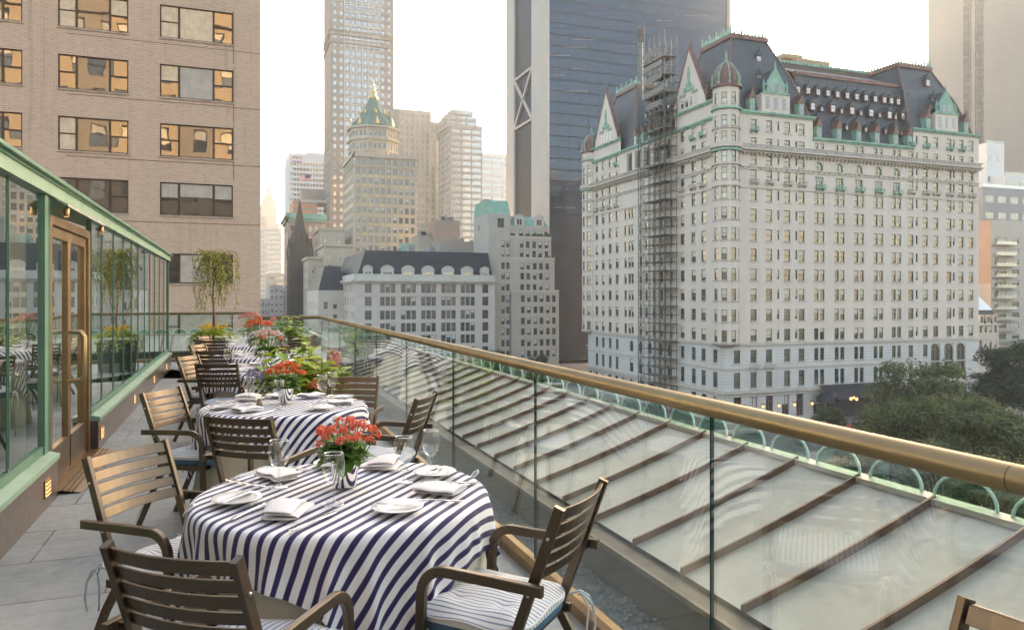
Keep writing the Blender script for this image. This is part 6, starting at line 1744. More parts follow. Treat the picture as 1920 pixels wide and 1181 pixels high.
# ---- the store with the black mansard
X0s, X1s, Ys, Yb = xon(665, 195), xon(928, 195), 195.0, 240.0
bs = bldg('department_store', 'white marble department store with a black mansard roof and round dormers', X0s, Ys)
F, G = front_side(X0s, X1s, Ys, Yb)
zr = [zon(p, 48, 195) for p in (541, 565, 590, 613.5, 636.5, 660, 684)]
for z in zr:
    for p in (690.5, 910): F.hole(xon(p, Ys) - X0s, z, 1.75, 2.4, 'casement')
    for p in (727, 766, 803.5, 841, 877):
        for k in (-1.42, 0, 1.42): F.hole(xon(p, Ys) - X0s + k, z, 1.22, 2.4)
    for v in frange(2.5, 42, 9): G.hole(v, z, 1.3, 2.0)
TB = zon(528, 48, 195)
w = MB(); F.wall(w, 0, X1s - X0s, GZ, TB); w.build('wall', M['bg_wall'], bs)
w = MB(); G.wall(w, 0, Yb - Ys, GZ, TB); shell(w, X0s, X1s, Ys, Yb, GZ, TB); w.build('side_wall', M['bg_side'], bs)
c = MB()
for f, L in ((F, X1s - X0s), (G, Yb - Ys)):
    f.bar(c, -.6, L + .2, TB, TB + .5, -.2, .9); f.bar(c, -.3, L, TB - .55, TB - .01, 0, .4); f.bar(c, -.1, L, zr[0] - 2.0, zr[0] - 1.8, 0, .12); f.bar(c, -.2, L, TB + .51, TB + 1.9, -.5, .1)
    for i in range(int(L / .9)): f.bar(c, i * .9, i * .9 + .4, TB - .3, TB - .02, .41, .75)
c.build('cornice', M['bg_trim'], bs)
TR = zon(472, 48, 200); b = MB()
A = [(X0s + .4, Ys + .5, TB + .5), (X1s - .3, Ys + .5, TB + .5), (X1s - .3, Yb, TB + .5), (X0s + .4, Yb, TB + .5)]
Bq = [(X0s + 3.4, Ys + 4.0, TR), (X1s - .7, Ys + 4.0, TR), (X1s - .7, Yb - 3, TR), (X0s + 3.4, Yb - 3, TR)]
b.frustum(A, Bq); rf = b.build('mansard_roof', M['bg_slate'], bs)


def round_dormer(root, x, y, z, w, h, mats, nwin):
    b = MB(); n = 12; r = w / 2
    pts = [(-r, 0), (r, 0)] + [(r * math.cos(math.pi * i / n), h - r * .55 + r * .75 * math.sin(math.pi * i / n)) for i in range(n + 1)]
    A = [(x + px, y, z + pz_) for px, pz_ in pts]; B2 = [(x + px, y + 3.2, z + pz_) for px, pz_ in pts]
    b.frustum(A, B2, 0)
    for k in range(nwin):
        u = (k - (nwin - 1) / 2) * .82
        b.quad((x + u - .33, y - .01, z + .35), (x + u + .33, y - .01, z + .35), (x + u + .33, y - .01, z + 1.95), (x + u - .33, y - .01, z + 1.95), 1)
        b.box(x + u - .33, x + u + .33, y - .05, y - .012, z + 1.2, z + 1.28, 2)
    b.tube([(x + q[0] * 1.02, y - .05, z + q[1] * 1.02) for q in pts[2:]], .12, 5, 0)
    b.build('dormer', mats, root)


M['dorm_glow'] = window_glass('dormer_glass_warm', (.36, .22, .10), .3)  # golden glow of the panes put into their colour
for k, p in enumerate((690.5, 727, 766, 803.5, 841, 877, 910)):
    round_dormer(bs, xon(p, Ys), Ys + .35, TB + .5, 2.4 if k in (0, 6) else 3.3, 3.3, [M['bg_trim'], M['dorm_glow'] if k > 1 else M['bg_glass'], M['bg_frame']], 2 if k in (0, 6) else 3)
put_windows(bs, [F, G], BW, 7, 100, (0, 0, 1, 6, 6, 2, 3))
rnd = random.Random(77)
b = MB()
for i in range(26):
    x = rnd.uniform(X0s + 8, X1s - 3); y = rnd.uniform(Ys + 6, Yb - 6); b.box(x, x + rnd.uniform(.5, 2), y, y + 2, TR, TR + rnd.uniform(.4, 1.8))
b.build('roof_plant', M['grey_stone'], bs)
b = MB(); xa = xon(752, 212); b.box(xa, xa + 4, 212, 216, TR, TR + 3); b.build('copper_hut', M['verdigris'], bs)
# lower range along the avenue with its own black roof
b = MB(); F2, G2 = front_side(X0s - 7, X0s - .02, 216, 250)
for z in zr[1:]:
    for v in frange(3, 30, 6): G2.hole(v, z - 1.2, 1.2, 2.0)
    for u in (2.0, 4.6): F2.hole(u, z - 1.2, 1.1, 2.0)
w = MB(); zt = zon(505, 30, 216); F2.wall(w, 0, 6.98, GZ, zt - 6); G2.wall(w, 0, 34, GZ, zt - 6); shell(w, X0s - 7, X0s - .02, 216, 250, GZ, zt - 6)
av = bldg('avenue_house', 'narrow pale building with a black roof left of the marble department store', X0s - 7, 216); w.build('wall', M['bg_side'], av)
b = MB(); b.frustum([(X0s - 7, 216, zt - 6), (X0s - .05, 216, zt - 6), (X0s - .05, 250, zt - 6), (X0s - 7, 250, zt - 6)], [(X0s - 5, 219, zt + 1), (X0s - .4, 219, zt + 1), (X0s - .4, 247, zt + 1), (X0s - 5, 247, zt + 1)]); b.build('mansard_roof', M['bg_slate'], av)
put_windows(av, [F2, G2], BW, 8, 40)

# ---- stepped apartment block with copper roofs
Yk = 200.0
st = bldg('stepped_block', 'beige stepped apartment block with pale green copper roofs right of the black mansard', xon(916, Yk), Yk)
steps = [(916, 957, 400, 0), (957.2, 1030, 427, .3), (957.2, 1035, 446, 0), (957.2, 1040, 486, -.5), (957.2, 1047, 547, -1.0)]
w = MB(); wins = []
tr = MB()
# tall part
xa, xb = xon(916, Yk), xon(957, Yk); zt = zon(400, xa, Yk)
Fa, Ga = front_side(xa, xb, Yk, Yk + 14)
rp = [439, 458.5, 476, 499, 518, 539, 560, 581, 601.5, 621.5, 642.5, 663]
zk = [zon(p, 79, Yk) for p in rp]
Fa.hole(xon(939, Yk) - xa, zon(420, 79, Yk), 2.0, 2.6, 'casement')
for z in zk[1:]:
    for p in (943.3, 952.4): Fa.hole(xon(p, Yk) - xa, z, 1.05, 1.9)
Ga.hole(9, zon(424, 75, Yk), 1.0, 1.8)
Fa.wall(w, 0, xb - xa, GZ, zt); Ga.wall(w, 0, 14, GZ, zt); shell(w, xa, xb, Yk, Yk + 14, GZ, zt)
cp = MB(); zr2 = zon(374, xa, Yk)
cp.frustum([(xa, Yk + .1, zt), (xb, Yk + .1, zt), (xb, Yk + 14, zt), (xa, Yk + 14, zt)], [(xa + .1, Yk + 2, zr2), (xb - .05, Yk + 2, zr2), (xb - .05, Yk + 13, zr2), (xa + .1, Yk + 13, zr2)])
facs = [Fa, Ga]
for (p0, p1, py, dy), zlo in zip(steps[1:], (446, 486, 547, 760)):
    x0, x1 = xon(p0, Yk), xon(p1, Yk); y0 = Yk + dy + .6; zt_ = zon(py, 79, Yk); zb = GZ if zlo == 760 else zon(zlo, 79, Yk) - .5
    f = Facade((x0, y0, 0), (1, 0, 0), (0, -1, 0))
    for p, z in ((p, z) for z in [zon(q, 79, Yk) for q in rp] for p in (961, 979.5, 990.8, 1003, 1014.4, 1026.3, 1037.6)):
        u = xon(p, Yk) - x0
        if zb + .5 < z - .9 and z + .9 < zt_ - .1 and u > .7 and u < x1 - x0 - .6: f.hole(u, z, 1.15, 1.9)
    f.wall(w, 0, x1 - x0, zb, zt_); shell(w, x0, x1, y0, Yk + 14, zb, zt_); facs.append(f)
    f.bar(tr, 0, x1 - x0, zt_ - .05, zt_ + .5, -.3, .12)
x0, x1 = xon(957.2, Yk), xon(1030, Yk); zt2 = zon(427, 79, Yk); zr3 = zon(405, 79, Yk)
cp.frustum([(x0, Yk + .7, zt2 + .51), (x1, Yk + .7, zt2 + .51), (x1, Yk + 13, zt2 + .51), (x0, Yk + 13, zt2 + .51)], [(x0, Yk + 3, zr3), (x1 - 1, Yk + 3, zr3), (x1 - 1, Yk + 12, zr3), (x0, Yk + 12, zr3)])
w.build('wall', M['beige'], st); cp.build('copper_roof', M['verdigris'], st); tr.build('parapet', M['bg_trim'], st)
for p in (975, 1012): round_dormer(st, xon(p, Yk), Yk + .5, zt2 + .5, 3.0, 2.9, [M['bg_trim'], M['bg_glass'], M['bg_frame']], 2)
b = MB(); b.lathe([(2.2, 0), (2.2, 2.4), (1.6, 3.4), (0, 3.8)], 14, (xon(912, 212), 212, zr2 - 2)); b.build('water_tank', M['rose_stone'], st)
b = MB(); rnd = random.Random(5)
for py, p0, p1 in ((446, 925, 1034), (486, 1000, 1040)):
    for _ in range(60):
        x = lerp(xon(p0, Yk), xon(p1, Yk), rnd.random()); s = rnd.uniform(.3, .8); b.sphere((x, Yk + .9 + rnd.uniform(0, .5), zon(py, 79, Yk) + .5 + rnd.uniform(0, .5)), s, 5, 4, 0, (1, .7, rnd.uniform(.6, 1.2)))
b.build('balcony_plants', plain('dull_green_shrub', (.06, .09, .04), .8, 0, .4, 2), st)
put_windows(st, facs, BW, 11, 100, (0, 0, 1, 6, 2, 3, 5))

# brown penthouses behind the mansard roof
for k, (p0, p1, py, Y, m, lab) in enumerate(((818, 862, 412, 238, 'rose_stone', 'brown rooftop block in front of the grey stepped tower'), (785, 826, 440, 244, 'crown_wall', 'low tan rooftop block above the black mansard roof'), (824, 898, 452, 232, 'tower_dark', 'low brown rooftop block with dark plant beside the copper roofs'))):
    x0, x1 = xon(p0, Y), xon(p1, Y); zt = zon(py, x0, Y); r = bldg('roof_block', lab, x0, Y); b = MB(); b.box(x0, x1, Y, Y + 12, GZ, zt); b.build('wall', M[m], r)
    b = MB(); rnd = random.Random(k)
    for i in range(5):
        x = rnd.uniform(x0 + .5, x1 - 2); b.box(x, x + rnd.uniform(.5, 1.6), Y + 1, Y + 3, zt, zt + rnd.uniform(.5, 1.8))
    F = Facade((x0, Y, 0), (1, 0, 0), (0, -1, 0))
    F.bar(b, 0, x1 - x0, zt - .6, zt + .02, 0, .12); b.build('parapet', M['tower_dark'], r)

# ---- the gilded crown tower
Yc = 265.0; xa, xb = xon(663, Yc), xon(782, Yc)
ct = bldg('crown_tower', 'buff tower with gilded spandrels and a green pyramid crown tipped in gold', xa, Yc)
F, G = front_side(xa, xb, Yc, Yc + 26); zt = zon(297, 50, Yc)
zs = [zon(305 + 18 * k, 50, Yc) for k in range(13)]; us = frange(1.6, xb - xa - 1.6, 10)
grid(F, us, zs, 1.45, 2.2, 'sash'); grid(G, frange(2, 24, 8), zs, 1.3, 2.1)
w = MB(); F.wall(w, 0, xb - xa, GZ, zt); G.wall(w, 0, 26, GZ, zt); shell(w, xa, xb, Yc, Yc + 26, GZ, zt)
w.build('wall', M['crown_wall'], ct)
rnd = random.Random(3)
for i, z in enumerate(zs[1:]):
    for k, u in enumerate(us):
        if 0 < k < 9 and rnd.random() < .7: g = MB(); F.bar(g, u - .6, u + .6, z - 2.0, z - 1.15, .0, .05); g.build('gilded_spandrel', M['gold'], ct)
for z in zs[2:5:2]:
    for v in frange(2, 24, 8): g = MB(); G.bar(g, v - .6, v + .6, z - 2.0, z - 1.15, 0, .05); g.build('gilded_spandrel', M['gold'], ct)
c = MB()
for f, L in ((F, xb - xa), (G, 26)):
    f.bar(c, -.6, L + .4, zt, zt + .6, -.3, .6); f.bar(c, -.3, L, zs[0] - 1.9, zs[0] - 1.5, 0, .3); f.bar(c, -.2, L, zt + .61, zt + 1.4, -.4, .2)
    for i in range(int(L / 1.6)): f.bar(c, i * 1.6, i * 1.6 + .6, zt + 1.41, zt + 2.0, -.3, .15)
c.build('cornice', M['crown_wall'], ct)
cx, cy = (xon(668, Yc + 2) + xon(750, Yc + 2)) / 2, Yc + 12.5
for r, z0, z1, rows_, nm in ((9.2, zt, zon(233, 50, Yc), (273, 249), 'octagon'),):
    facs2 = []; w = MB()
    for k in range(8):
        a = -math.pi / 2 + (k - .5) * math.pi / 4; a2 = a + math.pi / 4
        P = Vector((cx + r * math.cos(a), cy + r * math.sin(a), 0)); Q = Vector((cx + r * math.cos(a2), cy + r * math.sin(a2), 0))
        f = Facade(P, Q - P, (P + Q) / 2 - Vector((cx, cy, 0))); L = (Q - P).length
        if k in (0, 1, 7, 6):
            for zz in rows_: grid(f, frange(1.0, L - 1.0, 4), [zon(zz, 50, Yc + 3)], 1.05, 1.9)
        f.wall(w, 0, L, z0, z1); facs2.append(f)
    o = w.build('octagon_wall', M['crown_wall'], ct)
ring = MB()
for z, q in ((zon(258, 50, Yc), .7), (zon(235, 50, Yc), .9), (zon(280, 50, Yc), .4)): ring.lathe([(9.2, z), (9.2 + q, z), (9.2 + q, z + .7), (9.0, z + .8)], 8, (cx, cy, 0), smooth=False, a0=-math.pi / 2 - math.pi / 8, a1=math.pi * 1.5 - math.pi / 8)
ring.build('string_course', M['crown_wall'], ct)
zc0, zc1 = zon(231, 50, Yc), zon(170, 50, Yc); b = MB()
b.lathe([(9.0, zc0 - 1), (8.9, zc0 + .6), (6.4, zc0 + 3.2), (4.3, zc0 + 6.2), (2.5, zc0 + 9.2), (1.3, zc1)], 8, (cx, cy, 0), smooth=False, a0=-math.pi / 2 - math.pi / 8, a1=math.pi * 1.5 - math.pi / 8); b.build('pyramid_roof', M['dark_verdigris'], ct)
g = MB(); hp_ = MB()
for k in range(8):
    a = -math.pi / 2 - math.pi / 8 + k * math.pi / 4; hp_.tube([(cx + r * math.cos(a), cy + r * math.sin(a), z) for r, z in ((9.0, zc0 + .6), (6.45, zc0 + 3.2), (4.35, zc0 + 6.2), (2.55, zc0 + 9.2), (1.35, zc1))], .16, 5)
    a += math.pi / 8; p = (cx + 8.2 * math.cos(a), cy + 8.2 * math.sin(a), zc0 + .6); g = MB(); g.lathe([(.7, 0), (.7, 1.2), (.3, 1.8), (.35, 2.1), (0, 3.0)], 6, p); g.build('gilded_dormer', M['gold'], ct)
    p = (cx + 5.0 * math.cos(a), cy + 5.0 * math.sin(a), zc0 + 5.4); g = MB(); g.lathe([(.5, 0), (.5, .8), (0, 1.6)], 6, p); g.build('gilded_lucarne', M['gold'], ct)
g = MB(); g.lathe([(1.6, 0), (1.8, .5), (1.0, 1.2), (1.2, 2.4), (.6, 3.0), (.9, 3.8), (.3, 4.6), (.5, 5.4), (.12, 5.6), (0, 7.6)], 8, (cx, cy, zc1)); hp_.build('roof_hip', M['dark_verdigris'], ct); g.build('gilded_finial', M['gold'], ct)
b = MB(); xw = xb - 1.2; zw = zon(190, 50, Yc); b.box(cx + 6, cx + 9.4, cy - 2, cy + 4, zt, zw); b.build('chimney_block', M['crown_wall'], ct)
put_windows(ct, [F, G] + facs2, (M['city_frame'], M['bg_glass'], M['pale_blind']), 13, 100, (0, 1, 6, 2, 3, 0))
for p0, p1, py, dY, lab in ((600, 646, 432, 4, 'upper stone wing stepping down on the left of the gilded crown tower'), (578, 612, 486, -8, 'lower stone wing with a cornice beside the dark church spire'), (608, 662, 462, -14, 'stone wing of the crown tower just above the black roofed avenue house')):
    Y = Yc + dY; x0, x1 = xon(p0, Y), xon(p1, Y); zt2 = zon(py, x0, Y); r = bldg('stone_wing', lab, x0, Y); f, g2 = front_side(x0, x1, Y, Y + 22)
    zz = [zt2 - 3.5 - 3.6 * k for k in range(10) if zt2 - 3.5 - 3.6 * k > GZ + 3]
    grid(f, frange(1.8, x1 - x0 - 1.8, max(2, int((x1 - x0) / 3))), zz, 1.2, 2.0); grid(g2, frange(2, 20, 6), zz, 1.2, 2.0)
    w = MB(); f.wall(w, 0, x1 - x0, GZ, zt2); g2.wall(w, 0, 22, GZ, zt2); shell(w, x0, x1, Y, Y + 22, GZ, zt2); w.build('wall', M['crown_wall'], r)
    c = MB(); f.bar(c, -.4, x1 - x0, zt2, zt2 + .8, -.3, .6); g2.bar(c, -.4, 22, zt2, zt2 + .8, -.3, .6); c.build('cornice', M['crown_wall'], r); put_windows(r, [f, g2], CW, 14, 40)


# ---- the tall limestone tower behind it
Yt = 330.0; xa, xb = xon(619, Yt), xon(738, Yt)
tw = bldg('limestone_tower', 'tall grey limestone tower with a grid of blue windows running out of the picture', xa, Yt)
F, G = front_side(xa, xb, Yt, Yt + 24); H = 158; L = xb - xa
zs = [z for z in frange(GZ + 4, H - 2, 52)]
for z in zs:
    for u in (2.0, 4.8, L - 4.8, L - 2.0): F.hole(u, z, 1.5, 1.9, 'slot')
    for u in frange(7.4, L - 7.4, 6): F.hole(u, z, 1.75, 2.2, 'slot')
    for v in frange(2, 22, 7): G.hole(v, z, 1.6, 2.0, 'slot')
w = MB(); F.wall(w, 0, L, GZ, H); G.wall(w, 0, 24, GZ, H); shell(w, xa, xb, Yt, Yt + 24, GZ, H); w.build('wall', M['tower_wall'], tw)
b = MB()
for z in zs:
    F.bar(b, 6.2, L - 6.2, z + 1.3, z + 1.6, 0, .12)
for u in frange(6.2, L - 6.2, 7): F.bar(b, u - .15, u + .15, 20, H, .121, .26)
for zc in (zon(50, 50, Yt), zon(75, 50, Yt), zon(25, 50, Yt)):
    for u in (L * .36, L * .64):
        for k in (-3, 0, 3): F.bar(b, u - 4, u + 4, zc + k - .2, zc + k + .2, .27, .4)
b.build('white_lattice', M['white_panel'], tw)
b = MB()
for py in (62, 70, 85): z = zon(py, 50, Yt); F.bar(b, -.2, L + .2, z, z + .6, -.1, .5); G.bar(b, -.2, 24, z, z + .6, -.1, .5)
b.build('cornice', M['tower_wall'], tw)
put_windows(tw, [F, G], (M['tower_dark'], M['blue_glass'], M['pale_blind']), 17, 100, (0, 1, 6, 0, 2))


def ribbed(name, label, Y, p0, p1, side_px, py, wall, glass, du, dz, pw, sh, depth, tops=(), seed=1, base=GZ):
    """tower of piers and spandrels standing proud of a glass core"""
    x0, x1 = xon(p0, Y), xon(p1, Y); zt = zon(py, x0, Y); r = bldg(name, label, x0, Y); y1 = min(yon(side_px, x0), Y + 60) if side_px else Y + 30
    b = MB(); b.box(x0, x1, Y, y1, base, zt); b.build('glass_core', glass, r)
    f, g = front_side(x0, x1, Y, y1); b = MB()
    for q, L in ((f, x1 - x0), (g, y1 - Y)):
        n = max(2, round(L / du))
        for i in range(n + 1): q.bar(b, L * i / n - pw / 2, L * i / n + pw / 2, base, zt, .0, .45)
    b.build('pier_grid', wall, r); b = MB()
    for q, L in ((f, x1 - x0), (g, y1 - Y)):
        for k in range(int((zt - base) / dz) + 1): q.bar(b, 0, L, base + k * dz, min(zt, base + k * dz + sh), -.02, .3)
        q.bar(b, -.3, L + .3, zt - 1.5, zt + 1, -.3, .5)
    b.build('spandrel_grid', wall, r)
    for (a, c_, pyt, dy) in tops:
        xa_, xb_ = xon(a, Y + dy), xon(c_, Y + dy); z1 = zon(pyt, xa_, Y); f2, g3 = front_side(xa_, xb_, Y + dy, y1 - 1); t = MB(); t.box(xa_, xb_, Y + dy, y1 - 1, zt, z1)
        t.build('upper_stage', glass, r); t = MB()
        for q, L in ((f2, xb_ - xa_), (g3, y1 - 1 - Y - dy)):
            for k in range(max(1, int((z1 - zt) / dz)) + 1): q.bar(t, -.1, L, zt + k * dz, min(z1, zt + k * dz + sh), -.02, .3)
            n = max(2, round(L / du))
            for i in range(n + 1): q.bar(t, L * i / n - pw / 2, L * i / n + pw / 2, zt, z1, 0, .45)
        t.build('upper_grid', wall, r)
    return r


ribbed('ribbed_tower', 'pale pinkish ribbed tower fading in haze right of the gilded crown', 420, 738, 806, 0, 207, M['pale_stone'], M['city_glass'], 3.2, 3.7, 1.5, 1.1, 30, ((812, 0, 0, 0),)[:0], 2)
ribbed('lower_ribbed_tower', 'lower wing of pale ribs between the crown tower and the grey stepped tower', 424, 806.5, 827, 0, 232, M['pale_stone'], M['city_glass'], 3.2, 3.7, 1.5, 1.1, 30, (), 3)
ribbed('grey_stepped_tower', 'grey glassy tower with a stepped top and horizontal bands', 390, 846, 903, 823, 236, M['grey_stone'], M['blue_glass'], 5.0, 3.5, .5, 1.3, 40, ((838, 893, 214, 3), (846, 886, 201, 5)), 4)
ribbed('banded_tower', 'pale tower with bright horizontal bands left of the black glass tower', 450, 903, 962, 0, 290, M['white_panel'], M['blue_glass'], 8, 4.2, .5, 2.0, 30, (), 5)

# ---- white office slab and the hotel with the copper cornice
Yw = 430.0; xa, xb = xon(541, Yw), xon(612, Yw)
wo = bldg('white_office', 'white office slab with rows of black windows and a purple and orange emblem', xa, Yw)
F, G = front_side(xa, xb, Yw, Yw + 34); zt = zon(287, xa, Yw); L = xb - xa
zs = [zon(307 + 9.6 * k, xa, Yw) for k in range(14)]; grid(F, frange(1.6, L - 1.6, 11), zs, 1.35, 1.5, 'slot', .5); grid(G, frange(2, 30, 8), zs, 1.6, 1.6, 'slot', .5)
w = MB(); F.wall(w, 0, L, GZ, zt); G.wall(w, 0, 34, GZ, zt); shell(w, xa, xb, Yw, Yw + 34, GZ, zt); w.box(xa + 10, xb, Yw + 3, Yw + 30, zt, zt + 1.6); w.build('wall', M['white_panel'], wo)
b = MB(); q = F.p(L * .22, 0, .15); zc = zon(298, xa, Yw)
for s, mi in ((-1, 0), (1, 1)):
    b.tube([(q[0] + s * 1.2 + 1.5 * math.cos(a), q[1], zc + 1.5 * math.sin(a)) for a in frange(.2, 2.9, 9)], .28, 5, mi)
b.box(q[0] - 2.6, q[0] + 2.6, q[1] - .1, q[1] + .1, zc - 1.6, zc - .9, 0); b.build('emblem', [plain('purple_sign', (.22, .08, .30), .5), plain('orange_sign', (.6, .2, .06), .5)], wo)
put_windows(wo, [F, G], CW, 19, 100, (0,))
Yh = 300.0; xa, xb = xon(540, Yh), xon(612, Yh); zt = zon(412, xa, Yh); L = xb - xa
ho = bldg('cornice_hotel', 'old rose brick hotel with a heavy green copper cornice behind the church spire', xa, Yh)
F, G = front_side(xa, xb, Yh, Yh + 26); zs = [zt - 3.2 - 3.9 * k for k in range(12)]
grid(F, frange(1.6, L - 1.6, 6), zs, 1.3, 2.1); grid(G, frange(2, 24, 7), zs, 1.3, 2.1)
w = MB(); F.wall(w, 0, L, GZ, zt); G.wall(w, 0, 26, GZ, zt); shell(w, xa, xb, Yh, Yh + 26, GZ, zt); w.build('wall', M['rose_stone'], ho)
c = MB()
for f, L2 in ((F, L), (G, 26)): f.bar(c, -1.4, L2 + .2, zt + .4, zt + 1.3, -.4, 1.4); f.bar(c, -.8, L2, zt - .6, zt + .39, 0, .8); f.bar(c, -.5, L2, zt + 1.31, zt + 2.6, -.3, .6)
c.build('copper_cornice', M['verdigris'], ho); put_windows(ho, [F, G], CW, 23, 80)
Yo = 345.0; xa, xb = xon(549, Yo), xon(612, Yo)
tc = bldg('terracotta_block', 'orange terracotta rooftop storeys with a dark band above the copper corniced hotel', xa, Yo); b = MB()
zt = zon(376, xa, Yo); z2 = zon(352, xa, Yo); b.box(xa, xb - 4, Yo, Yo + 20, GZ, zt); b.build('wall', M['terracotta'], tc); b = MB(); F = Facade((xa, Yo, 0), (1, 0, 0), (0, -1, 0))
for k in range(6): F.bar(b, .4, xb - xa - 4.2, zt - 1.6 - 2.6 * k, zt - .5 - 2.6 * k, -.02, .1)
b.box(xa + 4, xb, Yo + 3, Yo + 20, zt + .01, z2); b.build('dark_band', M['tower_dark'], tc)
b = MB(); b.box(xa + 3, xb, Yo - .5, Yo + 1, zt - .6, zt + .6); b.build('cornice', M['lime'], tc)
fl_ = thing('flag_on_pole', 'small striped flag flying on a roof pole before the white office slab', 'flag', (xon(583, 340), 340, zon(352, 30, 340)))
b = MB(); xf, zf = xon(583, 340), zon(352, 30, 340); b.tube([(xf, 340, zf - 1), (xf, 340, zf + 6.4)], .12, 5); b.build('pole', M['cap'], fl_)
b = MB(); n = 7
for i in range(n):
    for j in range(6):
        z0, z1 = zf + 3.4 + i * .36, zf + 3.76 + i * .36; xj = lambda q: xf - .15 - q * .8; yy = lambda q: 340 + .35 * math.sin(q * 1.3)
        dz = lambda q: -.12 * q
        b.quad((xj(j), yy(j), z0 + dz(j)), (xj(j + 1), yy(j + 1), z0 + dz(j + 1)), (xj(j + 1), yy(j + 1), z1 + dz(j + 1)), (xj(j), yy(j), z1 + dz(j)), 2 if (i > 2 and j < 3) else i % 2)
b.build('flag', [plain('flag_red', (.5, .04, .05)), plain('flag_white', (.7, .7, .7)), plain('flag_blue', (.04, .05, .2))], fl_)
# church spire
Ysp = 280.0; xs = xon(562, Ysp); zt = zon(372, xs, Ysp)
ch = bldg('church_tower', 'dark brownstone church tower with a needle spire', xs, Ysp); b = MB(); zb = zon(455, xs, Ysp); hw = 3.6
b.box(xs - hw, xs + hw, Ysp - hw, Ysp + hw, GZ, zb - 6); b.box(xs - hw * .8, xs + hw * .8, Ysp - hw * .8, Ysp + hw * .8, zb - 6, zb)
for sx in (-1, 1):
    for sy in (-1, 1): b.lathe([(.8, 0), (.8, 3), (0, 8)], 4, (xs + sx * hw, Ysp + sy * hw, zb - 6)); b.box(xs + sx * hw - .6, xs + sx * hw + .6, Ysp + sy * hw - .6, Ysp + sy * hw + .6, GZ, zb - 6)
b.build('tower', M['brownstone'], ch); b = MB(); b.lathe([(2.9, zb), (2.0, zb + (zt - zb) * .35), (.9, zb + (zt - zb) * .7), (0, zt)], 8, (xs, Ysp, 0), smooth=False)
for k in range(4): a = k * math.pi / 2; b.lathe([(.5, 0), (.5, 1.5), (0, 4.5)], 4, (xs + 2.6 * math.cos(a), Ysp + 2.6 * math.sin(a), zb))
b.build('spire', M['brownstone'], ch); b = MB()
for f in (Facade((xs - hw, Ysp - hw, 0), (1, 0, 0), (0, -1, 0)),):
    for z in (zb - 14, zb - 26): f.bar(b, hw - 1.2, hw + 1.2, z, z + 7, .0, .06)
b.build('belfry_louvre', M['bg_slate'], ch); b = MB(); b.frustum([(xs - 4, Ysp + 4, 4), (xs + 5, Ysp + 4, 4), (xs + 5, Ysp + 30, 4), (xs - 4, Ysp + 30, 4)], [(xs + .4, Ysp + 4, 12), (xs + .6, Ysp + 4, 12), (xs + .6, Ysp + 30, 12), (xs + .4, Ysp + 30, 12)]); b.box(xs - 4, xs + 5, Ysp + 4, Ysp + 30, GZ, 3.99); b.build('nave', M['brownstone'], ch)

# ---- street canyon at the far left
ES = 1000.0; xs = xon(503, ES); zt = zon(330, xs, ES)
M['far_lime'] = stone('far_limestone', (.26, .21, .16), .08, .12, .12)
es = bldg('art_deco_skyscraper', 'pale art deco skyscraper with a mast almost lost in the haze', xs, ES); b = MB()
for hw, z0, z1 in ((13, GZ, zon(420, xs, ES)), (9.5, 0, zon(386, xs, ES)), (7.5, 0, zon(374, xs, ES)), (5, 0, zon(366, xs, ES)), (2.6, 0, zon(357, xs, ES))): b.box(xs - hw, xs + hw, ES - hw, ES + hw, z0, z1)
for i in range(9): b.box(xs - 8 + i * 2 - .35, xs - 8 + i * 2 + .35, ES - 13.6, ES - 13, GZ, zon(424, xs, ES))
b.build('stepped_tower', M['far_lime'], es); b = MB(); b.lathe([(2, zon(357, xs, ES)), (1.2, zon(347, xs, ES)), (.4, zon(340, xs, ES)), (.12, zt)], 8, (xs, ES, 0)); b.build('mast', M['far_lime'], es)
for k, (Y, p0, p1, py, m, lab, nu) in enumerate(((640, 488, 528, 428, 'lime', 'hazy limestone office block at the far end of the avenue', 9), (520, 503, 535, 512, 'tower_dark', 'dark grey block low in the street canyon', 7), (460, 506, 531, 535, 'grey_stone', 'pale narrow block with one column of dark windows in the canyon', 3), (400, 486, 506, 560, 'grey_stone', 'lowest grey block at the foot of the street canyon', 4), (720, 486, 500, 405, 'tower_wall', 'faint tall block left of the far art deco skyscraper base', 4))):
    x0, x1 = xon(p0, Y), xon(p1, Y); zt = zon(py, x0, Y); r = bldg('canyon_block', lab, x0, Y); f, g = front_side(x0, x1, Y, Y + 40); L = x1 - x0
    zz = [zt - 3 - 4 * i for i in range(40) if zt - 3 - 4 * i > GZ + 2]; grid(f, frange(L / nu / 2, L - L / nu / 2, nu), zz, L / nu * .5, 2.0, 'slot', .4); w = MB()
    f.wall(w, 0, L, GZ, zt); shell(w, x0, x1, Y, Y + 40, GZ, zt, 0, 'rbtl'); w.build('wall', M[m], r); put_windows(r, [f], CW, 31 + k, 100, (0, 1, 2))

# ---- the black glass tower
Yg = 215.0; xa, xb = xon(1028, Yg), xon(1367, Yg); y1 = yon(953, xa); H = 150
gt = bldg('black_glass_tower', 'huge black glass tower with a pale travertine end wall', xa, Yg)


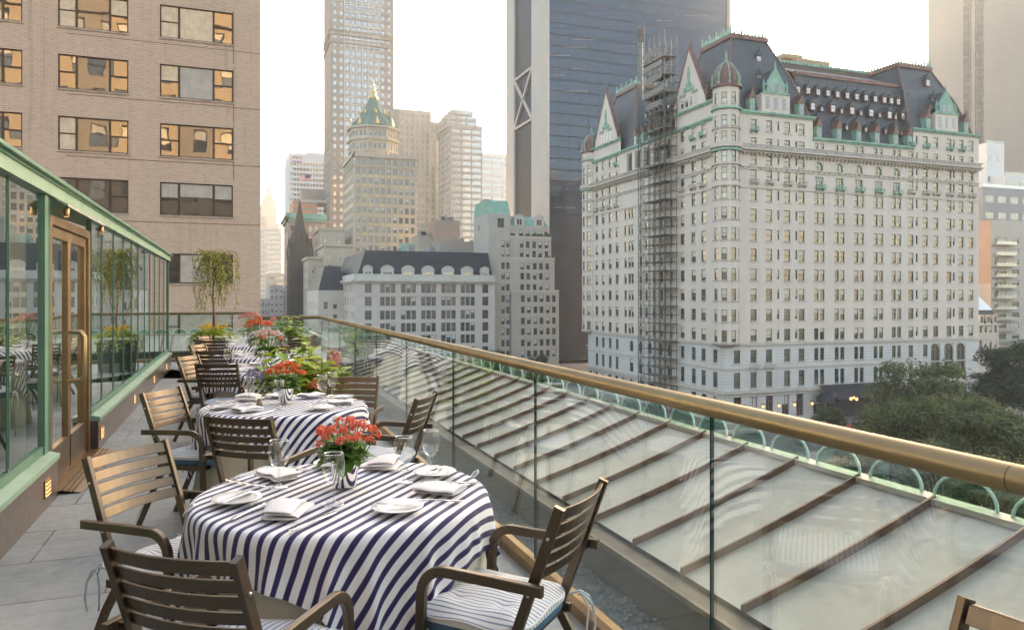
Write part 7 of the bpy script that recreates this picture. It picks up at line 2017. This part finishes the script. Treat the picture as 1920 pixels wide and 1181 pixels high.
def curtain(nm, dark, refl, px_, pz_, line):
    t = NT(nm); co = t.coord(); s = t.node('SeparateXYZ', Vector=co).outputs
    fx = t.math('FRACT', t.math('DIVIDE', s[0], px_)); fz = t.math('FRACT', t.math('DIVIDE', s[2], pz_))
    l = t.math('MAXIMUM', t.math('LESS_THAN', fx, line / px_), t.math('LESS_THAN', fz, line * 1.6 / pz_))
    ix = t.math('FLOOR', t.math('DIVIDE', s[0], px_)); iz = t.math('FLOOR', t.math('DIVIDE', s[2], pz_))
    wn = t.node('TexWhiteNoise', Vector=t.node('CombineXYZ', X=ix, Y=iz, Z=0.0).outputs[0], _noise_dimensions='3D').outputs
    c = t.mix(t.math('MULTIPLY', wn[0], .6), dark, tuple(x * 1.9 for x in dark))
    c = t.mix(l, c, (.012, .012, .014))
    nb = t.node('BsdfGlossy', Color=c4((.66, .80, 1.0)), Roughness=.04, Normal=t.bump(t.noise(t.mapping(co, (.25, .25, .25)), 1.0, 2), .08, .5)).outputs[0]
    f = t.math('MULTIPLY', facing_curve(t, refl, 4.0), t.math('SUBTRACT', 1.0, t.math('MULTIPLY', l, .85)))
    return t.surf(t.node('MixShader', i0=f, i1=t.bsdf(c, .5), i2=nb).outputs[0])


M['black_glass'] = curtain('black_curtain_wall', (.008, .013, .024), .06, 3.5, 3.55, .26)
zb = zon(676, xa, Yg)
b = MB(); b.box(xa, xb - .8, Yg, y1, zb, H); b.build('glass_wall', M['black_glass'], gt)
b = MB(); b.box(xb - .79, xb, Yg - 1.2, y1, GZ, H); b.box(xa - .9, xa - .02, Yg - 1.0, yon(1001, xa), GZ, H); b.box(xa - .9, xa - .02, yon(968, xa), y1, GZ, H)
b.build('travertine_wall', M['travertine'], gt)
b = MB(); q0, q1 = yon(1000.5, xa), yon(968.5, xa); b.box(xa - .3, xa - .02, q0, q1, GZ, H); b.build('dark_recess', plain('dark_recess', (.025, .026, .03), .5), gt)
b = MB()
for k in range(-1, 4):
    z = zon(180, xa, 230) + k * 20 - 8
    if k in (0,):
        b.tube([(xa - .6, q0, z), (xa - .6, q1, z + 16)], 0, rect=(.7, 1.0)); b.tube([(xa - .6, q1, z), (xa - .6, q0, z + 16)], 0, rect=(.7, 1.0)); b.tube([(xa - .6, q0, z - .5), (xa - .6, q1, z - .5)], 0, rect=(.6, .8)); b.tube([(xa - .6, q0, z + 16.5), (xa - .6, q1, z + 16.5)], 0, rect=(.6, .8))
b.build('cross_brace', M['travertine'], gt)
b = MB(); b.box(xa - 2, xb, Yg - .5, y1, GZ, zb - 4); b.box(xa - 3, xb + 2, Yg - 3, y1, zb - 3.99, zb - 1.2); b.build('plinth', M['travertine'], gt)
b = MB(); rnd = random.Random(12)
F = Facade((xa, Yg, 0), (1, 0, 0), (0, -1, 0))
for py, pa, pb, n in ((105, 1030, 1070, 9), (130, 1040, 1090, 12), (75, 1075, 1115, 8), (172, 1060, 1105, 10), (90, 1062, 1100, 7), (390, 1042, 1085, 8), (40, 1230, 1290, 10), (30, 1285, 1330, 8), (355, 1062, 1096, 6), (142, 1035, 1060, 5)):
    for i in range(n):
        if rnd.random() < .75:
            p = lerp(pa, pb, i / n); u = xon(p, Yg) - xa; z = zon(py, xa + u, Yg); F.bar(b, u, u + rnd.uniform(.25, .5), z, z + .2, .0, .03)
b.build('office_light', emit('office_ceiling_light', (1, .70, .38), .11), gt)

# ---- right hand tower and the houses below it
Yr = 230.0; xa = xon(1740, Yr); xb = xa + 130
rt = bldg('tan_tower', 'broad tan stone tower with two dark window strips at the upper right', xa, Yr); H = 150
s0, s1, s2, s3 = (xon(p, Yr) for p in (1806.5, 1822, 1828.5, 1845))
b = MB()
b.prism([(xa, Yr), (s0, Yr), (s0, Yr + 15), (xa + 16, Yr + 15)], GZ, H)
for a, c_ in ((s1, s2), (s3, xb)): b.box(a, c_, Yr, Yr + 15, GZ, H)
b.build('wall', M['tan_panel'], rt)
for a, c_ in ((s0, s1), (s2, s3)):
    b = MB(); b.quad((a, Yr + .9, GZ), (c_, Yr + .9, GZ), (c_, Yr + .9, H), (a, Yr + .9, H), 0)
    for k in range(46): z = GZ + k * 3.7; b.box(a, c_, Yr + .6, Yr + .89, z, z + 1.0, 1)
    for k in range(1, 4): x = lerp(a, c_, k / 4); b.box(x - .1, x + .1, Yr + .5, Yr + .88, GZ, H, 1)
    b.build('window_strip', [M['blue_glass'], M['city_frame']], rt)
Yq = 150.0; xq = xon(1858, Yq)
bb = bldg('balcony_block', 'tan apartment block with stacked glass balconies at the right edge', xq, Yq)
F = Facade((xq, Yq, 0), (1, 0, 0), (0, -1, 0)); G = Facade((xq, Yq, 0), (0, 1, 0), (-1, 0, 0)); zt = zon(412, xq, Yq); W = 42
zs = [zon(450.5 + 20 * k, xq + 8, Yq) for k in range(11)]
for z in zs:
    for u in (xon(1880, Yq) - xq, xon(1904, Yq) - xq, xon(1904, Yq) - xq + 5.5): F.hole(u, z, 3.0, 1.5, 'triple')
    F.hole(2.2, z, 1.6, 1.9, 'casement')
w = MB(); F.wall(w, 0, W, GZ, zt); shell(w, xq, xq + W, Yq, Yq + 22, GZ, zt, 0, 'rbtl'); w.build('wall', M['beige'], bb)
w = MB(); G.bar(w, 0, 22, zt - 18, zt - .02, .01, .05); w.build('brown_panel', M['rose_stone'], bb)
M['balc_glass'] = glass_sheet('balcony_glass', (.75, .85, .85), .2)
b = MB(); gl = MB()
for z in zs:
    F.bar(b, .4, 8.5, z - 1.6, z - 1.4, 0, 1.5); F.bar(gl, .4, 8.5, z - 1.39, z - .45, 1.42, 1.46)
b.build('balcony_slab', M['grey_stone'], bb); gl.build('balcony_glass', M['balc_glass'], bb); put_windows(bb, [F], BW, 41, 60, (0, 2, 3, 5, 7))
for k, (p0, p1, t, bt, Y, m, nm, lab) in enumerate(((1843, 1935, 350, 414, 158, 'grey_stone', 'penthouse', 'pale penthouse storeys with glass screens above the balcony block'), (1850, 1883, 268, 352, 168, 'white_panel', 'penthouse_shaft', 'tall pale grey roof shaft above the penthouse beside the tan tower'), (1884, 1935, 327, 352, 163, 'white_panel', 'roof_pavilion', 'low white roof pavilion at the right edge below the tan tower'))):
    x0, x1 = xon(p0, Y), xon(p1, Y); z0, z1 = zon(bt, x0, Y) - 2, zon(t, x0, Y); r = bldg(nm, lab, x0, Y); b = MB(); b.box(x0, x1, Y, Y + 12, GZ if k == 1 else z0, z1); b.build('wall', M[m], r)
    F = Facade((x0, Y, 0), (1, 0, 0), (0, -1, 0)); b = MB(); h = z1 - z0
    for q in ((.5,) if h < 9 else (.3, .7)):
        for i in range(4 if k != 1 else 2):
            u = (x1 - x0) * (i + .18) / (4 if k != 1 else 2); F.bar(b, u, u + (x1 - x0) * .16, z0 + h * q - .9, z0 + h * q + 1.0, 0, .05)
    F.bar(b, 0, x1 - x0, z1 + .01, z1 + .9, -.1, -.02); b.build('glazing', M['balc_glass'] if k == 0 else M['city_glass'], r)
Yv = 138.0; xv0, xv1 = xon(1833, Yv), xon(1873, Yv); tv = bldg('mansard_house', 'small stone house with a glazed mansard beside the white hotel', xv0, Yv)
F, G = front_side(xv0, xv1, Yv, Yv + 16); zt = zon(608, xv0, Yv); L = xv1 - xv0
zs = [zon(p, xv0, Yv) for p in (617, 645, 672)]; grid(F, frange(1.2, L - 1.2, 4), zs, .9, 1.9)
w = MB(); F.wall(w, 0, L, GZ, zt); G.wall(w, 0, 16, GZ, zt); shell(w, xv0, xv1, Yv, Yv + 16, GZ, zt); w.build('wall', M['lime'], tv); b = MB()
z2 = zon(582, xv0, Yv); z3 = zon(555, xv0, Yv); b.frustum([(xv0, Yv, zt), (xv1, Yv, zt), (xv1, Yv + 16, zt), (xv0, Yv + 16, zt)], [(xv0 + .3, Yv + 1.4, z2), (xv1 - .3, Yv + 1.4, z2), (xv1 - .3, Yv + 15, z2), (xv0 + .3, Yv + 15, z2)]); b.build('mansard_roof', M['bg_slate'], tv)
b = MB()
for u in frange(1.4, L - 1.4, 3): b.box(xv0 + u - .7, xv0 + u + .7, Yv - .05, Yv + 1.6, zt + .1, zt + 2.4, 0); b.box(xv0 + u - .4, xv0 + u + .4, Yv - .1, Yv - .051, zt + .4, zt + 2.0, 1)
b.build('dormer', [M['lime'], M['bg_glass']], tv); b = MB(); b.quad((xv0 + .3, Yv + 1.5, z2 + .05), (xv1 - .3, Yv + 1.5, z2 + .05), (xv1 - 1.4, Yv + 4.5, z3), (xv0 + 1.4, Yv + 4.5, z3)); b.build('studio_skylight', M['skylight'], tv)
c = MB(); F.bar(c, -.3, L + .3, zt - .3, zt + .1, -.1, .5); c.build('cornice', M['lime'], tv); put_windows(tv, [F], BW, 43, 40)

# ---------------------------------------------------------------- streets, trees, small things on the square
def asphalt():
    t = NT('asphalt'); co = t.coord(); n = t.noise(co, .08, 5); n2 = t.noise(co, 1.5, 4)
    c = t.ramp(n, (.35, (.045, .045, .047)), (.65, (.075, .074, .072))); c = t.mix(t.math('MULTIPLY', t.ramp(n2, (.5, (0, 0, 0)), (.7, (1, 1, 1))), .3), c, (.03, .03, .03))
    return t.surf(t.bsdf(c, .85))


M['asphalt'] = asphalt(); M['pave'] = plain('square_paving', (.20, .18, .16), .85, 0, .2, .3)
b = MB(); b.quad((-1700, -1700, GZ - .02), (1700, -1700, GZ - .02), (1700, 1700, GZ - .02), (-1700, 1700, GZ - .02)); tag(b.build('ground', M['asphalt']), 'asphalt streets of the city', 'ground', kind='structure')
b = MB(); b.box(X0 - 7, XE + 3, Y0 - 7, Y0 - .02, GZ - .02, GZ + .12); b.box(X0 - 7, X0 - .02, Y0 + .0, YEa + 4, GZ - .02, GZ + .12); tag(b.build('pavement', M['pave']), 'pavement in front of the white hotel', 'pavement', kind='structure')
b = MB(); b.box(38, 190, 30, 92, GZ - .02, GZ + .13); tag(b.build('square_pavement', M['pave']), 'paved square under the trees', 'pavement', kind='structure')

b = MB(); b.quad((60, -700, GZ + .16), (800, -700, GZ + .16), (800, 28, GZ + .16), (60, 28, GZ + .16)); tag(b.build('park_ground', plain('dark_park_green', (.022, .032, .014), .9, 0, .5, .05)), 'dark green ground of the park', 'park', kind='structure')  # unseen dark sheet added so the low hotel windows mirror dark
TL = {}
for nm, a, q in (('olive', (.030, .043, .012), (.095, .110, .034)), ('dark', (.010, .024, .012), (.034, .056, .024)), ('bright', (.030, .044, .014), (.10, .115, .038))): TL[nm] = leafmat('tree_leaf_' + nm, a, q, .6, .3, .28)
M['bark'] = plain('tree_bark', (.075, .055, .04), .9, 0, .3, 3)


def tree_mesh(seed, R_, H_, nclump, nleaf, leafs, tip=.35):
    """crown of leaf clumps round spreading limbs; returns trunk mesh and crown mesh data"""
    rnd = random.Random(seed); tr = MB(); cr_ = MB()
    tr.tube([(0, 0, 0), (.1, 0, H_ * .2), (0, .1, H_ * .38)], [.38, .30, .24], 8)
    cl = []
    for k in range(nclump):
        a = rnd.uniform(0, 6.283); u = rnd.random(); q = R_ * math.sqrt(rnd.random()) * (1 - tip * u); z = H_ * (.28 + .66 * u * (1 - .35 * (q / R_) ** 2))
        r = R_ * rnd.uniform(.16, .30); cl.append((q * math.cos(a), q * math.sin(a), z, r))
        if k % 2 == 0: tr.tube([(0, 0, H_ * rnd.uniform(.25, .4)), (q * .5 * math.cos(a), q * .5 * math.sin(a), z * .72), (q * math.cos(a), q * math.sin(a), z)], [.14, .09, .04], 5)
    for (x, y, z, r) in cl:
        for _ in range(nleaf):
            u = rnd.uniform(-.6, 1); a = rnd.uniform(0, 6.283); s = math.sqrt(1 - u * u); q = r * rnd.uniform(.55, 1.12)
            d = Vector((s * math.cos(a), s * math.sin(a), u)); p = Vector((x, y, z)) + Vector((d.x * q, d.y * q, d.z * q * .62))
            n = (d + Vector((rnd.uniform(-.8, .8), rnd.uniform(-.8, .8), rnd.uniform(-.2, .9)))).normalized(); t = n.orthogonal().normalized(); w = n.cross(t); L = leafs * rnd.uniform(.45, 1.15); ph = rnd.uniform(0, 6.28)
            t2 = t * math.cos(ph) + w * math.sin(ph); w2 = n.cross(t2)
            cr_.add([p - t2 * L, p - w2 * L * .5, p + t2 * L, p + w2 * L * .5 + n * L * .25], ((0, 1, 2, 3),), 0)
    return tr.mesh('trunk', M['bark']), cr_


protos = []
for sd, (R_, H_, nc, nl) in enumerate(((8.0, 13.0, 76, 170), (7.0, 12.0, 66, 170), (6.0, 14.5, 64, 170))): protos.append((tree_mesh(50 + sd, R_, H_, nc, nl, .30, .35 if sd < 2 else .6), R_, H_))
cm_ = {}
TREES = [  # px of the trunk, crown top row, Y, prototype, spread, leaf, label
    (1735, 676, 84, 0, 1.08, 'olive', 'broad olive green tree before the right end of the white hotel'),
    (1880, 652, 100, 2, 1.1, 'dark', 'tall dark green tree right of the broad olive tree'),
    (1945, 640, 92, 2, 1.1, 'dark', 'dark tree cut by the right edge of the picture'),
    (1672, 752, 72, 1, .78, 'olive', 'olive tree at the left end of the park trees'),
    (1800, 740, 66, 0, .85, 'olive', 'middle tree of the park with a dense olive crown'),
    (1900, 765, 60, 1, .9, 'bright', 'lighter green tree at the right edge above the handrail'),
    (1760, 832, 56, 1, .75, 'bright', 'low bright crown just above the handrail'),
    (1870, 850, 48, 0, .6, 'bright', 'nearest park tree peeking over the handrail at the right'),
    (1553, 762, 104, 1, .42, 'bright', 'small street tree by the hotel entrance canopy'),
    (1010, 664, 176, 1, .5, 'dark', 'small tree at the foot of the stepped beige block'),
    (925, 655, 176, 0, .5, 'dark', 'street tree at the corner of the marble store'),
    (1850, 700, 118, 1, .8, 'dark', 'tree between the hotel end and the mansard house'),
    (1600, 838, 60, 1, .45, 'olive', 'small tree whose top shows above the handrail left of the park'),
]
for (px, py, Y, k, s, lf, lab) in TREES:
    (trm, crb), R_, H_ = protos[k]; X = xon(px, Y); zt = zon(py, X, Y); hz = (zt - GZ) / (H_ * .97)
    r = thing('park_tree', lab, 'tree', (X, Y, GZ), rnd.uniform(0, 6), 'trees of the square'); r.scale = (s, s, hz)
    key = (k, lf)
    if key not in cm_: cm_[key] = crb.mesh('crown', TL[lf])
    link('trunk', trm, r); link('crown', cm_[key], r)


# street lamps and cars
def lamp(px, py_unused, Y, lab):
    X = xon(px, Y); r = thing('street_lamp', lab, 'lamp', (X, Y, GZ), 0, 'lamps before the hotel'); b = MB()
    b.lathe([(.4, .0), (.4, .3), (.2, .5), (.1, .8), (.08, 4.4), (.15, 4.5), (.05, 4.7)], 8, (X, Y, GZ + .12))
    for k in range(4): a = k * math.pi / 2; b.tube([(X, Y, GZ + 4.3), (X + .5 * math.cos(a), Y + .5 * math.sin(a), GZ + 4.2), (X + .7 * math.cos(a), Y + .7 * math.sin(a), GZ + 4.6)], .05, 5)
    b.build('post', M['kerb'], r)
    for k in range(5): a = k * math.pi / 2; q = .7 if k < 4 else 0; b = MB(); b.sphere((X + q * math.cos(a), Y + q * math.sin(a), GZ + (4.85 if k < 4 else 5.1)), .25, 8, 6); b.build('globe', M['lantern'], r)


lamp(1601, 767, 109, 'branched street lamp with glowing globes at the left of the black awning'); lamp(1642, 765, 109.5, 'branched street lamp with glowing globes at the right of the black awning')
M['tyre'] = plain('tyre', (.02, .02, .02), .8); M['car_glass'] = window_glass('car_glass', (.02, .02, .025), .25); M['rim'] = plain('rim', (.5, .5, .5), .3, .8); M['tail'] = plain('tail_lamp', (.5, .02, .02), .3); M['head'] = plain('head_lamp', (.8, .8, .75), .15)


def car(px, Y, rz, col, lab):
    X = xon(px, Y); r = thing('parked_car', lab, 'car', (X, Y, GZ), rz, 'cars by the square'); pm = plain('car_paint', col, .25, .2, .05, 1)
    b = MB(); side = [(-2.2, .35), (-2.2, .85), (-1.9, .95), (-1.0, .98), (.9, .98), (1.6, .92), (2.2, .75), (2.25, .35)]
    b.frustum([(x, -.88, z) for x, z in side], [(x, .88, z) for x, z in side]); cab = [(-1.75, .98), (-1.2, 1.45), (.3, 1.47), (1.05, .98)]
    b.frustum([(x, -.8, z) if z < 1.2 else (x, -.62, z) for x, z in cab], [(x, .8, z) if z < 1.2 else (x, .62, z) for x, z in cab]); b.build('body', pm, r, True, .06)
    b = MB(); sd = [(-1.5, 1.05), (-1.12, 1.38), (.25, 1.40), (.8, 1.05)]
    for s in (-1, 1): b.add([(x, s * (.79 - (z - .98) * .36), z) for x, z in sd], ((0, 1, 2, 3),))
    b.add([(.40, -.6, 1.40), (.40, .6, 1.40), (1.0, .76, 1.04), (1.0, -.76, 1.04)], ((0, 1, 2, 3),)); b.add([(-1.28, -.6, 1.42), (-1.28, .6, 1.42), (-1.76, .76, 1.04), (-1.76, -.76, 1.04)], ((0, 1, 2, 3),)); b.build('windows', M['car_glass'], r, True)
    for x in (-1.4, 1.4):
        for s in (-1, 1):
            b = MB(); b.tube([(x, s * .70, .33), (x, s * .92, .33)], .33, 14); w = b.build('wheel', M['tyre'], r, True); b = MB(); b.tube([(x, s * .91, .33), (x, s * .93, .33)], .19, 10); b.build('rim', M['rim'], w, True)
    for s in (-1, 1):
        b = MB(); b.box(2.18, 2.27, s * .65 - .15, s * .65 + .15, .58, .72); b.build('headlight', M['head'], r, True); b = MB(); b.box(-2.23, -2.18, s * .65 - .15, s * .65 + .15, .62, .8); b.build('tail_light', M['tail'], r, True)


car(1512, 106, 0, (.6, .6, .58), 'white car at the kerb before the hotel corner'); car(1590, 103, 0, (.45, .05, .03), 'red car near the black awning'); car(1130, 150, 1.57, (.03, .03, .035), 'black car on the avenue under the hotel'); car(1160, 128, 1.57, (.55, .42, .05), 'yellow taxi on the avenue under the hotel')
for k, (px, Y) in enumerate(((1573, 98), (1582, 97.5))):
    X = xon(px, Y); r = thing('traffic_cone', ('left', 'right')[k] + ' one of two orange traffic cones on the street before the awning', 'cone', (X, Y, GZ), 0, 'orange cones'); b = MB(); b.box(X - .3, X + .3, Y - .3, Y + .3, GZ, GZ + .05); b.lathe([(.24, .05), (.05, 1.0), (0, 1.0)], 10, (X, Y, GZ)); b.build('cone', plain('cone_orange', (.7, .15, .02)), r)

# ---------------------------------------------------------------- haze, sky, sun, camera
SUN_AZ = R(42.0); SUN_EL = R(14.0)
t = NT('haze_air'); 
pv = t.node('VolumePrincipled', Color=c4((1.0, .965, .92)), Density=.00024, Anisotropy=.35)
t.l.new(pv.outputs[0], t.out.inputs['Volume'])
b = MB(); b.box(-1650, 1650, -1650, 1650, GZ - 1.2, 176); hz = b.build('haze', t.mat); tag(hz, 'pale sunlit haze over the city', 'haze', kind='stuff')
W = bpy.data.worlds.new('World'); S.world = W; W.use_nodes = True
nt = W.node_tree; nt.nodes.clear()
sky = nt.nodes.new('ShaderNodeTexSky'); sky.sky_type = 'NISHITA'; sky.sun_disc = False
sky.sun_elevation = SUN_EL; sky.sun_rotation = SUN_AZ; sky.air_density = 1.0; sky.dust_density = 3.0; sky.ozone_density = .6
bg = nt.nodes.new('ShaderNodeBackground'); bg.inputs[1].default_value = .15
ou = nt.nodes.new('ShaderNodeOutputWorld'); tn = nt.nodes.new('ShaderNodeMix'); tn.data_type = 'RGBA'; tn.blend_type = 'MULTIPLY'; tn.inputs[0].default_value = 1; tn.inputs[7].default_value = (1.045, .99, .92, 1); nt.links.new(sky.outputs[0], tn.inputs[6]); nt.links.new(tn.outputs[2], bg.inputs[0]); nt.links.new(bg.outputs[0], ou.inputs[0])
L = bpy.data.lights.new('sun', 'SUN'); L.energy = 4.0; L.angle = R(.53); L.color = (1, .85, .67)
so = bpy.data.objects.new('sun', L); COL.objects.link(so)
sd = Vector((math.sin(SUN_AZ) * math.cos(SUN_EL), math.cos(SUN_AZ) * math.cos(SUN_EL), math.sin(SUN_EL)))
so.rotation_euler = sd.to_track_quat('Z', 'Y').to_euler(); so.location = (0, 0, 60)
cam = bpy.data.cameras.new('camera'); co_ = bpy.data.objects.new('camera', cam); COL.objects.link(co_); S.camera = co_
co_.location = (0, 0, EYE); co_.rotation_euler = (R(90), 0, -TH); cam.sensor_width = 36; cam.lens = 1397 / 1920 * 36; cam.shift_y = -(590.5 - 557) / 1920
cam.clip_start = .05; cam.clip_end = 6000
S.view_settings.view_transform = 'Standard'; S.view_settings.look = 'None'; S.view_settings.exposure = 2.45; S.view_settings.gamma = 1
c = S.cycles; c.max_bounces = 9; c.diffuse_bounces = 3; c.glossy_bounces = 4; c.transparent_max_bounces = 24; c.transmission_bounces = 4; c.volume_bounces = 1
c.use_denoising = True; c.caustics_reflective = False; c.caustics_refractive = False; c.sample_clamp_indirect = 6
